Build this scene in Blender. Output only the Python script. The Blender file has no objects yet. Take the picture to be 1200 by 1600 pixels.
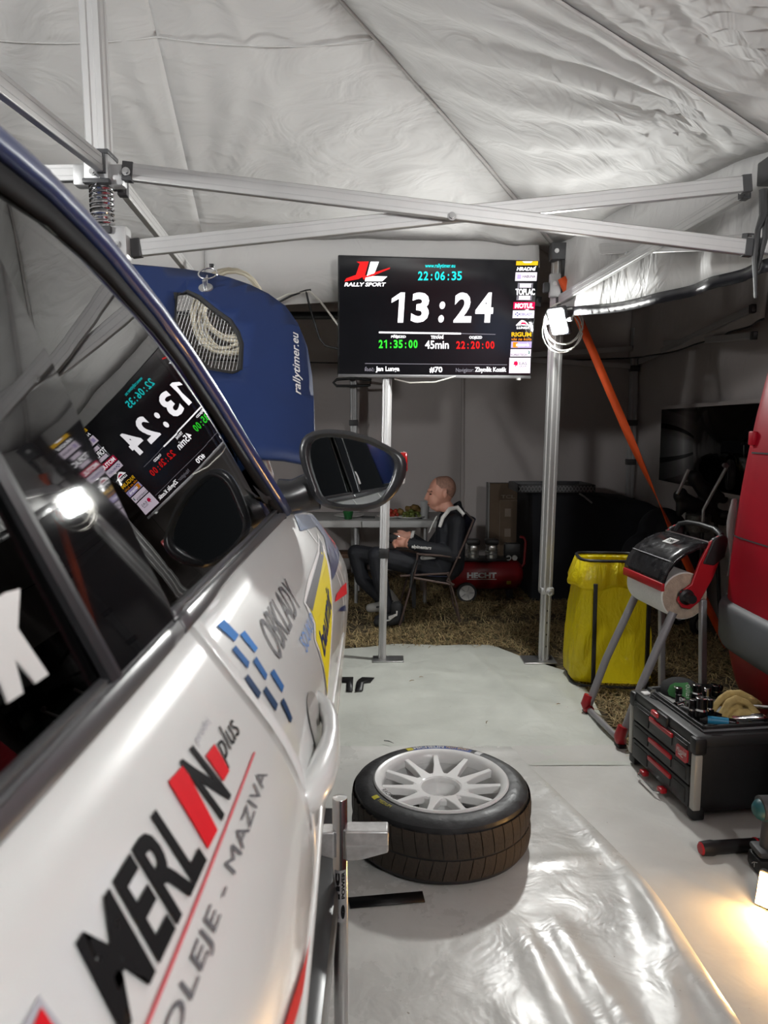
import bpy, bmesh, math, random
from mathutils import Vector, Matrix, noise
random.seed(7)
SC = bpy.context.scene
COL = SC.collection
PI = math.pi

# ---------------------------------------------------------------- camera, world, exposure
F = 1150.0                       # focal length in pixels of the 1200 x 1600 frame
CAMZ = 1.49
PITCH = math.atan(130.0 / 1150.0)
cam_data = bpy.data.cameras.new('camera')
cam_data.sensor_fit = 'VERTICAL'
cam_data.sensor_height = 36.0
cam_data.lens = F / 1600.0 * 36.0
cam_data.clip_start = 0.02
cam_data.clip_end = 100
cam_data.dof.use_dof = True
cam_data.dof.focus_distance = 3.6
cam_data.dof.aperture_fstop = 9.0
cam = bpy.data.objects.new('camera', cam_data)
cam.location = (0, 0, CAMZ)
cam.rotation_euler = (PI / 2 - PITCH, 0, 0)
COL.objects.link(cam)
SC.camera = cam

world = bpy.data.worlds.new('night_sky')
SC.world = world
world.use_nodes = True
world.node_tree.nodes['Background'].inputs[0].default_value = (0.62, 0.64, 0.70, 1)
world.node_tree.nodes['Background'].inputs[1].default_value = 0.025

vs = SC.view_settings
vs.view_transform = 'Standard'
vs.look = 'None'
vs.exposure = 0.45
vs.gamma = 1.0
vs.use_curve_mapping = False

FLOOD_STRENGTH = 720.0          # work light on the far tent leg
ADDED_STRENGTH = 330.0           # unseen work lights, added to brighten canopy and car
FLOORLAMP_STRENGTH = 75.0       # small warm lamp on the sheet beside the van

# ---------------------------------------------------------------- helpers
_c, _s = math.cos(PITCH), math.sin(PITCH)
def ray(px, py):
    u = (px - 600) / F; v = (800 - py) / F
    return Vector((u, _c + v * _s, -_s + v * _c))
def P(px, py, Y):
    d = ray(px, py); t = Y / d.y
    return Vector((d.x * t, Y, CAMZ + d.z * t))
def PZ(px, py, z=0.0):
    d = ray(px, py); t = (z - CAMZ) / d.z
    return Vector((d.x * t, d.y * t, z))
def plane_hit(px, py, p0, n):
    d = ray(px, py); o = Vector((0, 0, CAMZ))
    t = (p0 - o).dot(n) / d.dot(n)
    return o + d * t
def lerp(a, b, t): return a + (b - a) * t
def interp(tab, x):
    if x <= tab[0][0]: return tab[0][1]
    for (a, fa), (b, fb) in zip(tab, tab[1:]):
        if x <= b:
            t = (x - a) / (b - a); return fa + (fb - fa) * t
    return tab[-1][1]
def sinterp(tab, x):
    if x <= tab[0][0]: return tab[0][1]
    n = len(tab)
    for i in range(n - 1):
        a, fa = tab[i]; b, fb = tab[i + 1]
        if x <= b:
            t = (x - a) / (b - a)
            m0 = (tab[i + 1][1] - tab[max(i - 1, 0)][1]) / (tab[i + 1][0] - tab[max(i - 1, 0)][0]) * (b - a)
            j = min(i + 2, n - 1)
            m1 = (tab[j][1] - tab[i][1]) / (tab[j][0] - tab[i][0]) * (b - a)
            t2, t3 = t * t, t * t * t
            return (2*t3 - 3*t2 + 1) * fa + (t3 - 2*t2 + t) * m0 + (-2*t3 + 3*t2) * fb + (t3 - t2) * m1
    return tab[-1][1]

# ---------------------------------------------------------------- materials
MATS = {}
def mat(name, col, rough=0.5, metal=0.0, var=0.0, vscale=8.0, bump=0.0, bscale=40.0, emit=None, estr=0.0,
        coat=0.0, trans=0.0, alpha=1.0, spec=0.5, col2=None, stretch=None, rvar=0.0, sss=0.0):
    if name in MATS: return MATS[name]
    m = bpy.data.materials.new(name); m.use_nodes = True
    nt = m.node_tree; b = nt.nodes['Principled BSDF']
    b.inputs['Base Color'].default_value = (*col, 1)
    b.inputs['Roughness'].default_value = rough
    b.inputs['Metallic'].default_value = metal
    b.inputs['Specular IOR Level'].default_value = spec
    b.inputs['Coat Weight'].default_value = coat
    b.inputs['Coat Roughness'].default_value = 0.06
    b.inputs['Transmission Weight'].default_value = trans
    b.inputs['Alpha'].default_value = alpha
    if sss: b.inputs['Subsurface Weight'].default_value = sss
    if emit:
        b.inputs['Emission Color'].default_value = (*emit, 1)
        b.inputs['Emission Strength'].default_value = estr
    tc = nt.nodes.new('ShaderNodeTexCoord')
    mp = nt.nodes.new('ShaderNodeMapping')
    if stretch: mp.inputs['Scale'].default_value = stretch
    nt.links.new(tc.outputs['Object'], mp.inputs['Vector'])
    if var > 0 or col2 or rvar:
        n = nt.nodes.new('ShaderNodeTexNoise')
        n.inputs['Scale'].default_value = vscale; n.inputs['Detail'].default_value = 6
        n.inputs['Roughness'].default_value = 0.6
        nt.links.new(mp.outputs[0], n.inputs['Vector'])
        if var > 0 or col2:
            r = nt.nodes.new('ShaderNodeValToRGB')
            c2 = col2 if col2 else tuple(max(0, min(1, c * (1 - var))) for c in col)
            c1 = col if col2 else tuple(max(0, min(1, c * (1 + var * 0.6))) for c in col)
            r.color_ramp.elements[0].position = 0.32; r.color_ramp.elements[1].position = 0.68
            r.color_ramp.elements[0].color = (*c2, 1); r.color_ramp.elements[1].color = (*c1, 1)
            nt.links.new(n.outputs['Fac'], r.inputs[0])
            nt.links.new(r.outputs[0], b.inputs['Base Color'])
        if rvar:
            mr = nt.nodes.new('ShaderNodeMapRange')
            mr.inputs[1].default_value = 0.3; mr.inputs[2].default_value = 0.7
            mr.inputs[3].default_value = max(0.02, rough - rvar); mr.inputs[4].default_value = min(1, rough + rvar)
            nt.links.new(n.outputs['Fac'], mr.inputs[0]); nt.links.new(mr.outputs[0], b.inputs['Roughness'])
    if bump > 0:
        n2 = nt.nodes.new('ShaderNodeTexNoise'); n2.inputs['Scale'].default_value = bscale
        n2.inputs['Detail'].default_value = 4
        nt.links.new(mp.outputs[0], n2.inputs['Vector'])
        bp = nt.nodes.new('ShaderNodeBump'); bp.inputs['Strength'].default_value = bump
        bp.inputs['Distance'].default_value = 0.01
        nt.links.new(n2.outputs['Fac'], bp.inputs['Height']); nt.links.new(bp.outputs[0], b.inputs['Normal'])
    MATS[name] = m
    return m
def emat(name, col, strength):
    if name in MATS: return MATS[name]
    m = bpy.data.materials.new(name); m.use_nodes = True; nt = m.node_tree
    nt.nodes.remove(nt.nodes['Principled BSDF'])
    e = nt.nodes.new('ShaderNodeEmission'); e.inputs[0].default_value = (*col, 1); e.inputs[1].default_value = strength
    nt.links.new(e.outputs[0], nt.nodes['Material Output'].inputs[0])
    MATS[name] = m; return m
def glassmat(name, tint, ior=1.6, rough=0.0, gcol=(1, 1, 1)):
    if name in MATS: return MATS[name]
    m = bpy.data.materials.new(name); m.use_nodes = True; nt = m.node_tree
    nt.nodes.remove(nt.nodes['Principled BSDF'])
    t = nt.nodes.new('ShaderNodeBsdfTransparent'); t.inputs[0].default_value = (*tint, 1)
    g = nt.nodes.new('ShaderNodeBsdfGlossy'); g.inputs['Roughness'].default_value = rough; g.inputs[0].default_value = (*gcol, 1)
    fr = nt.nodes.new('ShaderNodeFresnel'); fr.inputs[0].default_value = ior
    mx = nt.nodes.new('ShaderNodeMixShader')
    nt.links.new(fr.outputs[0], mx.inputs[0]); nt.links.new(t.outputs[0], mx.inputs[1]); nt.links.new(g.outputs[0], mx.inputs[2])
    nt.links.new(mx.outputs[0], nt.nodes['Material Output'].inputs[0])
    MATS[name] = m; return m

# ---------------------------------------------------------------- mesh building
class B:
    def __init__(self): self.bm = bmesh.new()
    def _v(self, pts, M=None):
        return [self.bm.verts.new(M @ Vector(p) if M else Vector(p)) for p in pts]
    def f(self, vs):
        try: return self.bm.faces.new(vs)
        except ValueError: return None
    def box(self, lo, hi, M=None):
        x0, y0, z0 = lo; x1, y1, z1 = hi
        v = self._v([(x0,y0,z0),(x1,y0,z0),(x1,y1,z0),(x0,y1,z0),(x0,y0,z1),(x1,y0,z1),(x1,y1,z1),(x0,y1,z1)], M)
        for q in ((0,3,2,1),(4,5,6,7),(0,1,5,4),(1,2,6,5),(2,3,7,6),(3,0,4,7)): self.f([v[i] for i in q])
        return self
    def cbox(self, c, s, M=None):
        return self.box((c[0]-s[0]/2, c[1]-s[1]/2, c[2]-s[2]/2), (c[0]+s[0]/2, c[1]+s[1]/2, c[2]+s[2]/2), M)
    def rbox(self, lo, hi, r, M=None, seg=2):
        t = bmesh.new(); b = B(); b.bm.free(); b.bm = t; b.box(lo, hi)
        bmesh.ops.bevel(t, geom=t.edges[:], offset=r, segments=seg, affect='EDGES', profile=0.5)
        return self.merge(t, M)
    def merge(self, t, M=None):
        mp = {}
        for v in t.verts: mp[v] = self.bm.verts.new(M @ v.co if M else v.co)
        for fc in t.faces: self.f([mp[v] for v in fc.verts])
        t.free(); return self
    def tube(self, path, r, n=10, closed=False, caps=True, M=None):
        path = [Vector(p) for p in path]; k = len(path)
        rs = r if isinstance(r, (list, tuple)) else [r] * k
        rings = []; prev = None
        for i, p in enumerate(path):
            if closed: d = path[(i + 1) % k] - path[i - 1]
            else: d = path[min(i + 1, k - 1)] - path[max(i - 1, 0)]
            if d.length < 1e-9: d = Vector((0, 0, 1))
            d.normalize()
            if prev is None:
                a = Vector((0, 0, 1)) if abs(d.z) < 0.9 else Vector((1, 0, 0))
                x = d.cross(a).normalized()
            else:
                x = prev - d * prev.dot(d)
                x = x.normalized() if x.length > 1e-6 else d.orthogonal().normalized()
            prev = x; y = d.cross(x)
            rings.append(self._v([p + (x * math.cos(2*PI*j/n + PI/n) + y * math.sin(2*PI*j/n + PI/n)) * rs[i] for j in range(n)], M))
        for i in range(k if closed else k - 1):
            a, b = rings[i], rings[(i + 1) % k]
            for j in range(n): self.f([a[j], a[(j+1) % n], b[(j+1) % n], b[j]])
        if caps and not closed:
            self.f(rings[0][::-1]); self.f(rings[-1])
        return self
    def bar(self, p0, p1, w, h, up=(0, 0, 1), M=None):
        p0, p1 = Vector(p0), Vector(p1); d = (p1 - p0).normalized(); u = Vector(up)
        x = d.cross(u)
        x = x.normalized() if x.length > 1e-5 else d.orthogonal().normalized()
        u = x.cross(d)
        v = []
        for p in (p0, p1):
            v += self._v([p - x*w/2 - u*h/2, p + x*w/2 - u*h/2, p + x*w/2 + u*h/2, p - x*w/2 + u*h/2], M)
        for q in ((0,3,2,1),(4,5,6,7),(0,1,5,4),(1,2,6,5),(2,3,7,6),(3,0,4,7)): self.f([v[i] for i in q])
        return self
    def lathe(self, prof, n=24, M=None, a0=0, a1=2*PI):
        full = abs(a1 - a0 - 2*PI) < 1e-6
        m = n if full else n + 1
        rings = []
        for r, z in prof:
            if r < 1e-6: rings.append(self._v([(0, 0, z)], M))
            else: rings.append(self._v([(r*math.cos(a0+(a1-a0)*j/n), r*math.sin(a0+(a1-a0)*j/n), z) for j in range(m)], M))
        for a, b in zip(rings, rings[1:]):
            for j in range(n):
                k = (j + 1) % m
                if len(a) == 1 and len(b) == 1: continue
                if len(a) == 1: self.f([a[0], b[k], b[j]])
                elif len(b) == 1: self.f([a[j], a[k], b[0]])
                else: self.f([a[j], a[k], b[k], b[j]])
        return self
    def cyl(self, p0, p1, r, r2=None, n=16, M=None):
        return self.tube([p0, p1], [r, r if r2 is None else r2], n, M=M)
    def prism(self, poly, z0, z1, M=None):
        a = self._v([(x, y, z0) for x, y in poly], M); b = self._v([(x, y, z1) for x, y in poly], M)
        n = len(poly); self.f(a[::-1]); self.f(b)
        for i in range(n): self.f([a[i], a[(i+1) % n], b[(i+1) % n], b[i]])
        return self
    def grid(self, rows, closed_u=False, M=None):
        R = [self._v(r, M) for r in rows]
        for a, b in zip(R, R[1:]):
            n = len(a)
            for j in range(n if closed_u else n - 1):
                self.f([a[j], a[(j+1) % n], b[(j+1) % n], b[j]])
        return self
    def ball(self, c, r, seg=16, rings=10, M=None):
        r = r if isinstance(r, (tuple, list)) else (r, r, r)
        T = Matrix.Translation(c) @ Matrix.Diagonal((*r, 1))
        if M: T = M @ T
        return self.lathe([(math.sin(PI*i/rings), -math.cos(PI*i/rings)) if 0 < i < rings else (0, -1 if i == 0 else 1) for i in range(rings+1)], seg, T)
    def capsule(self, p0, p1, r0, r1, n=12):
        p0, p1 = Vector(p0), Vector(p1)
        self.tube([p0, p1], [r0, r1], n); self.ball(p0, r0, n, 8); self.ball(p1, r1, n, 8); return self

WM = {}
def wmat(o):
    return WM.get(o.name, Matrix.Identity(4)) if o else Matrix.Identity(4)
def obj(name, b, m, parent=None, world=False, smooth=True, angle=38, bevel=0.0, seg=2, solid=0.0, label=None, solid_off=0):
    bm = b.bm if isinstance(b, B) else b
    if world and parent is not None: bm.transform(wmat(parent).inverted())
    bmesh.ops.recalc_face_normals(bm, faces=bm.faces[:])
    me = bpy.data.meshes.new(name); bm.to_mesh(me); bm.free()
    for mm in (m if isinstance(m, (list, tuple)) else [m]): me.materials.append(mm)
    if smooth:
        me.shade_smooth(); me.set_sharp_from_angle(angle=math.radians(angle))
    o = bpy.data.objects.new(name, me); COL.objects.link(o)
    if parent is not None:
        o.parent = parent; WM[o.name] = wmat(parent)
    if solid:
        md = o.modifiers.new('thickness', 'SOLIDIFY'); md.thickness = solid; md.offset = solid_off
    if bevel:
        md = o.modifiers.new('bevel', 'BEVEL'); md.width = bevel; md.segments = seg; md.limit_method = 'ANGLE'; md.angle_limit = math.radians(40)
    if label: o['label'] = label
    return o
def tag(o, label, cat, group=None):
    o['label'] = label; o['category'] = cat
    if group: o['group'] = group
    return o
def thing(name, label, cat, loc=(0, 0, 0), rotz=0.0, group=None, rot=None):
    o = bpy.data.objects.new(name, None); COL.objects.link(o); o.empty_display_size = 0.05
    o.location = loc
    R = Matrix.Rotation(rotz, 4, 'Z')
    o.rotation_euler = (0, 0, rotz)
    if rot is not None:
        o.rotation_euler = rot.to_euler(); R = rot.to_4x4()
    WM[o.name] = Matrix.Translation(loc) @ R
    if cat: tag(o, label, cat, group)
    return o
def struct(o, label=None):
    o['kind'] = 'structure'
    if label: o['label'] = label
    return o
def dup(root, loc=None, rotz=None, label=None):
    r = root.copy(); COL.objects.link(r)
    if loc is not None: r.location = loc
    if rotz is not None: r.rotation_euler = (0, 0, rotz)
    if label: r['label'] = label
    for ch in root.children:
        c = ch.copy(); COL.objects.link(c); c.parent = r
        for g in ch.children:
            d = g.copy(); COL.objects.link(d); d.parent = c
    return r
def share(src, name, parent, M):
    o = bpy.data.objects.new(name, src.data); COL.objects.link(o); o.parent = parent; o.matrix_local = M
    for md in src.modifiers:
        n = o.modifiers.new(md.name, md.type)
        if md.type == 'BEVEL': n.width = md.width; n.segments = md.segments; n.limit_method = md.limit_method; n.angle_limit = md.angle_limit
    return o

_dg = None
def text_bm(s, bold=0.0, shear=0.0, spacing=1.0):
    """flat lettering as a bmesh in the xy plane, scaled to a unit box 0..1 x 0..1; also returns its aspect"""
    cu = bpy.data.curves.new('lettering', 'FONT'); cu.body = s; cu.offset = bold; cu.shear = shear
    cu.space_character = spacing; cu.resolution_u = 3
    o = bpy.data.objects.new('lettering', cu); COL.objects.link(o)
    dg = bpy.context.evaluated_depsgraph_get()
    me = bpy.data.meshes.new_from_object(o.evaluated_get(dg))
    bpy.data.objects.remove(o); bpy.data.curves.remove(cu)
    bm = bmesh.new(); bm.from_mesh(me); bpy.data.meshes.remove(me)
    xs = [v.co.x for v in bm.verts] or [0, 1]; ys = [v.co.y for v in bm.verts] or [0, 1]
    x0, x1, y0, y1 = min(xs), max(xs), min(ys), max(ys)
    w = max(x1 - x0, 1e-6); h = max(y1 - y0, 1e-6)
    for v in bm.verts: v.co = Vector(((v.co.x - x0) / w, (v.co.y - y0) / h, 0))
    return bm, w / h
def text_map(s, fn, bold=0.0, shear=0.0, spacing=1.0, cuts=0):
    bm, asp = text_bm(s, bold, shear, spacing)
    for i in range(1, cuts):
        for no in ((1, 0, 0), (0, 1, 0)):
            bmesh.ops.bisect_plane(bm, geom=bm.verts[:] + bm.edges[:] + bm.faces[:], plane_co=(i / cuts, i / cuts, 0), plane_no=no)
    for v in bm.verts: v.co = fn(v.co.x, v.co.y)
    return bm
def poly_map(pts, fn, cuts=0):
    bm = bmesh.new(); bm.faces.new([bm.verts.new((x, y, 0)) for x, y in pts])
    xs = [p[0] for p in pts]; ys = [p[1] for p in pts]
    for i in range(1, cuts):
        bmesh.ops.bisect_plane(bm, geom=bm.verts[:] + bm.edges[:] + bm.faces[:], plane_co=(lerp(min(xs), max(xs), i / cuts), 0, 0), plane_no=(1, 0, 0))
        bmesh.ops.bisect_plane(bm, geom=bm.verts[:] + bm.edges[:] + bm.faces[:], plane_co=(0, lerp(min(ys), max(ys), i / cuts), 0), plane_no=(0, 1, 0))
    for v in bm.verts: v.co = fn(v.co.x, v.co.y)
    return bm

# ---------------------------------------------------------------- shared materials
M_ALU = mat('brushed_aluminium', (0.56, 0.555, 0.55), 0.45, 0.65, var=0.06, vscale=6, stretch=(1, 1, 0.2))
M_ALUD = mat('dull_aluminium', (0.50, 0.50, 0.50), 0.5, 0.6, var=0.1)
M_GREYPL = mat('dark_grey_plastic', (0.055, 0.055, 0.058), 0.5, var=0.2)
M_MIDPL = mat('mid_grey_plastic', (0.20, 0.20, 0.21), 0.5, var=0.15)
M_BLACK = mat('black_plastic', (0.012, 0.012, 0.013), 0.45, var=0.3)
M_BLACKG = mat('gloss_black', (0.006, 0.006, 0.007), 0.08)
M_CHROME = mat('chrome', (0.82, 0.82, 0.83), 0.12, 1.0)
M_STEEL = mat('zinc_steel', (0.62, 0.62, 0.62), 0.28, 0.9, var=0.12)
M_WHITE = mat('white_plastic', (0.75, 0.75, 0.74), 0.4, var=0.04)
M_RED = mat('red_plastic', (0.42, 0.010, 0.018), 0.35, var=0.1)
M_RUB = mat('rubber', (0.018, 0.018, 0.019), 0.7, var=0.3, vscale=14, bump=0.15, bscale=60)

# ================================================================ SETTING
# ---- ground: dry grass and straw
M_GROUND = mat('dry_soil', (0.105, 0.078, 0.042), 0.95, var=0.5, vscale=9, bump=0.8, bscale=45, col2=(0.040, 0.030, 0.017))
b = B()
NX, NY = 60, 70
def ground_z(x, y):
    return -0.016 + 0.012 * noise.noise(Vector((x * 1.7, y * 1.7, 3)))
b.grid([[(-9 + 18 * i / NX, -7 + 17 * j / NY, ground_z(-9 + 18 * i / NX, -7 + 17 * j / NY)) for i in range(NX + 1)] for j in range(NY + 1)])
struct(obj('floor', b, M_GROUND), 'trodden dry grass ground under the tents')

M_STRAW = [mat('straw_pale', (0.50, 0.38, 0.19), 0.8, var=0.3), mat('straw_brown', (0.30, 0.21, 0.10), 0.85, var=0.3), mat('grass_olive', (0.19, 0.17, 0.075), 0.85, var=0.3)]
def straw():
    rnd = random.Random(3); V = []; Fc = []; mi = []
    n = 0
    while n < 52000:
        x = rnd.uniform(-1.2, 2.40); y = 3.2 + 4.33 * rnd.random() ** 1.35
        if y < 4.75 and x < 1.17: continue
        if y < 4.93 and x < 0.9: continue
        if noise.noise(Vector((x * 2.2, y * 2.2, 0))) < -0.28 and rnd.random() < 0.7: continue
        a = rnd.uniform(0, 2 * PI); L = rnd.uniform(0.025, 0.10); w = rnd.uniform(0.0011, 0.0026)
        z0 = ground_z(x, y) + 0.002; lift = rnd.uniform(0.0, 0.028) if rnd.random() < 0.8 else rnd.uniform(0.02, 0.05)
        dx, dy = math.cos(a), math.sin(a)
        k = len(V); bend = rnd.uniform(-0.3, 0.3)
        for t, ww in ((0, w), (0.55, w), (1, w * 0.25)):
            px = x + dx * L * t - dy * bend * L * t * t; py = y + dy * L * t + dx * bend * L * t * t
            pz = z0 + lift * math.sin(t * 2.2) * 0.95 + 0.006 * rnd.random()
            V.append((px - dy * ww, py + dx * ww, pz)); V.append((px + dy * ww, py - dx * ww, pz + 0.0008))
        Fc.append((k, k+1, k+3, k+2)); Fc.append((k+2, k+3, k+5, k+4))
        c = rnd.choice((0, 0, 1, 1, 1, 2)); mi += [c, c]; n += 1
    me = bpy.data.meshes.new('straw_litter'); me.from_pydata(V, [], Fc)
    for m in M_STRAW: me.materials.append(m)
    me.polygons.foreach_set('material_index', mi)
    o = bpy.data.objects.new('straw_litter', me); COL.objects.link(o)
    tag(o, 'dry cut straw lying on the ground around the back tent', 'straw'); o['kind'] = 'stuff'
straw()

# ---- PVC floor sheets
def sheetmat(name, col, rough, bump, dirt):
    m = bpy.data.materials.new(name); m.use_nodes = True; nt = m.node_tree; p = nt.nodes['Principled BSDF']
    tc = nt.nodes.new('ShaderNodeTexCoord')
    n1 = nt.nodes.new('ShaderNodeTexNoise'); n1.inputs['Scale'].default_value = 2.4; n1.inputs['Detail'].default_value = 8; n1.inputs['Roughness'].default_value = 0.65
    n2 = nt.nodes.new('ShaderNodeTexNoise'); n2.inputs['Scale'].default_value = 55; n2.inputs['Detail'].default_value = 5
    n3 = nt.nodes.new('ShaderNodeTexNoise'); n3.inputs['Scale'].default_value = 7.5; n3.inputs['Detail'].default_value = 3; n3.inputs['Distortion'].default_value = 0.6
    for n in (n1, n2, n3): nt.links.new(tc.outputs['Object'], n.inputs['Vector'])
    r = nt.nodes.new('ShaderNodeValToRGB')
    r.color_ramp.elements[0].position = 0.30; r.color_ramp.elements[1].position = 0.62
    r.color_ramp.elements[0].color = tuple(c * (1 - dirt) for c in col) + (1,); r.color_ramp.elements[1].color = (*col, 1)
    nt.links.new(n1.outputs['Fac'], r.inputs[0])
    sp = nt.nodes.new('ShaderNodeValToRGB'); sp.color_ramp.elements[0].position = 0.735; sp.color_ramp.elements[1].position = 0.775
    sp.color_ramp.elements[0].color = (1, 1, 1, 1); sp.color_ramp.elements[1].color = (0.42, 0.37, 0.30, 1)
    nt.links.new(n2.outputs['Fac'], sp.inputs[0])
    mx = nt.nodes.new('ShaderNodeMix'); mx.data_type = 'RGBA'; mx.blend_type = 'MULTIPLY'; mx.inputs[0].default_value = 1
    nt.links.new(r.outputs[0], mx.inputs[6]); nt.links.new(sp.outputs[0], mx.inputs[7]); nt.links.new(mx.outputs[2], p.inputs['Base Color'])
    mr = nt.nodes.new('ShaderNodeMapRange'); mr.inputs[1].default_value = 0.35; mr.inputs[2].default_value = 0.65
    mr.inputs[3].default_value = rough - 0.06; mr.inputs[4].default_value = rough + 0.10
    nt.links.new(n1.outputs['Fac'], mr.inputs[0]); nt.links.new(mr.outputs[0], p.inputs['Roughness'])
    bp = nt.nodes.new('ShaderNodeBump'); bp.inputs['Strength'].default_value = bump; bp.inputs['Distance'].default_value = 0.02
    nt.links.new(n3.outputs['Fac'], bp.inputs['Height'])
    bp2 = nt.nodes.new('ShaderNodeBump'); bp2.inputs['Strength'].default_value = bump * 0.35; bp2.inputs['Distance'].default_value = 0.003
    nt.links.new(n2.outputs['Fac'], bp2.inputs['Height']); nt.links.new(bp.outputs[0], bp2.inputs['Normal'])
    nt.links.new(bp2.outputs[0], p.inputs['Normal'])
    return m
M_SH_FAR = sheetmat('pvc_sheet_grey', (0.58, 0.595, 0.545), 0.40, 0.42, 0.16)
M_SH_NEAR = sheetmat('pvc_sheet_gloss', (0.64, 0.635, 0.605), 0.27, 0.26, 0.16)
M_SH_RIGHT = sheetmat('pvc_sheet_matt', (0.58, 0.57, 0.54), 0.40, 0.12, 0.12)

def wrinkle(x, y, ph):
    if ph == 1.0: return 0.006 * noise.noise(Vector((x * 2.3, y * 3.1, ph))) + 0.005 * noise.noise(Vector((x * 4.3, y * 6.7, ph + 4)))
    return 0.004 * noise.noise(Vector((x * 2.3, y * 2.1, ph))) + 0.0025 * noise.noise(Vector((x * 5.3, y * 4.7, ph + 4)))
def ridge(x, y, p0, p1, w, h):
    a = Vector(p0); d = Vector(p1) - a; t = max(0, min(1, (Vector((x, y)) - a).dot(d) / d.length_squared))
    q = a + d * t; dist = (Vector((x, y)) - q).length
    return h * math.exp(-(dist / w) ** 2) * min(1, 6 * t + 0.2) * min(1, 6 * (1 - t) + 0.2)
def sheet(name, xl, xr, y0, y1, base, ridges, m, label, ph, nx=90, ny=140):
    rows = []
    for j in range(ny + 1):
        row = []
        for i in range(nx + 1):
            y = lerp(y0, y1(lerp(xl(y0), xr(y0), i / nx)) if callable(y1) else y1, j / ny)
            x = lerp(xl(y), xr(y), i / nx)
            z = base + wrinkle(x, y, ph) + 0.004
            for r in ridges: z += ridge(x, y, *r)
            row.append((x, y, z))
        rows.append(row)
    b = B(); b.grid(rows)
    o = obj(name, b, m, angle=80); tag(o, label, 'ground sheet', None)
    return o
far_edge = lambda x: 4.93 + 0.05 * math.sin(x * 4.2) + 0.03 * math.sin(x * 9 + 1) - max(0, x - 0.75) * 1.15
S1 = sheet('ground_sheet', lambda y: -2.6, lambda y: 1.14 + 0.02 * math.sin(y * 5), 3.12, far_edge, 0.0,
      [((0.52, 4.95), (0.80, 3.6), 0.05, 0.022), ((0.2, 4.9), (0.35, 4.0), 0.06, 0.010), ((0.9, 4.3), (1.1, 3.6), 0.05, 0.010), ((-0.2, 4.5), (0.9, 4.2), 0.06, 0.008), ((0.0, 4.1), (1.0, 3.85), 0.05, 0.007)],
      M_SH_FAR, 'grey ground sheet at the far end under the two poles', 1.0, 110, 90)
S3 = sheet('ground_sheet', lambda y: 0.45, lambda y: 1.47, -1.8, 3.33, 0.0,
      [((0.9, 2.33), (1.4, 2.33), 0.02, 0.006), ((1.2, 3.1), (1.3, 2.0), 0.08, 0.006)],
      M_SH_RIGHT, 'narrow right-hand ground sheet under the black toolbox', 5.0, 50, 150)
seam = [(-1.8, 1.02), (0.5, 0.98), (1.3, 0.92), (1.70, 0.887), (2.05, 0.872), (2.33, 0.842), (2.75, 0.735), (3.2, 0.611), (3.5, 0.56)]
S2 = sheet('ground_sheet', lambda y: -2.6, lambda y: sinterp(seam, y), -1.8, 3.30, 0.010,
      [((0.82, 2.33), (0.58, 3.2), 0.035, 0.012), ((0.84, 2.2), (0.62, 1.0), 0.05, 0.016), ((0.40, 2.05), (0.55, 1.2), 0.035, 0.014), ((0.50, 2.1), (0.68, 1.4), 0.03, 0.012),
       ((0.82, 2.36), (0.86, 1.6), 0.03, 0.020), ((0.25, 3.25), (0.85, 3.23), 0.03, 0.012), ((-0.1, 2.30), (0.8, 2.40), 0.02, 0.006), ((0.3, 1.8), (0.5, 1.1), 0.05, 0.008)],
      M_SH_NEAR, 'glossy grey ground sheet that the loose wheel lies on', 9.0, 120, 190)

# black tape strip, printed mark and bits of dirt on the sheets
M_TAPE = mat('black_tape', (0.008, 0.008, 0.009), 0.42, var=0.2)
def on_floor(px, py, z=0.012): return PZ(px, py, z)
b = B(); vs4 = [on_floor(544, 1403, 0.0215), on_floor(660, 1393, 0.0215), on_floor(664, 1409, 0.0215), on_floor(548, 1419, 0.0215)]
b.f(b._v(vs4)); t_o = obj('tape_strip', b, M_TAPE, solid=0.004)
tag(t_o, 'strip of black tape on the sheet in front of the loose wheel', 'tape')
mk = thing('printed_mark', 'dark letters printed on the far ground sheet', 'print', on_floor(555, 1070, 0.011))
for poly in ([(534,1058),(552,1058),(551,1080),(541,1080),(542,1066),(534,1066)], [(560,1062),(566,1058),(585,1059),(579,1066),(569,1067),(567,1079),(555,1080),(557,1066)]):
    b = B(); b.f(b._v([on_floor(px, py, 0.0125) for px, py in poly])); obj('letter', b, M_TAPE, mk, world=True, solid=0.003)
for i, (px, py, L, a) in enumerate(((600, 1157, 0.055, -0.6), (640, 1064, 0.03, 0.4), (655, 1058, 0.025, 0.2), (760, 1130, 0.03, 1.2), (1010, 1395, 0.03, 0.7), (870, 1100, 0.02, 0.1), (985, 1185, 0.02, 0.5))):
    c = on_floor(px, py, 0.019); b = B()
    b.tube([(0, 0, 0), (L * 0.5, 0.004, 0.002), (L, 0, 0)], [0.002, 0.0022, 0.001], 6, M=Matrix.Translation(c) @ Matrix.Rotation(a, 4, 'Z'))
    lb = ['short dark twig on the sheet above the loose wheel', 'thin dark stem left of the two poles on the far sheet', 'pale bit of straw just below the dark printed letters', 'dry stalk between the wheel and the right pole', 'fleck of straw in the warm lamplight', 'tiny stalk right of the centre of the far sheet', 'tiny stalk in front of the paper stand'][i]
    tag(obj('twig', b, M_STRAW[1] if i else M_GREYPL), lb, 'twig', 'bits of debris on the ground sheets')

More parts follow.
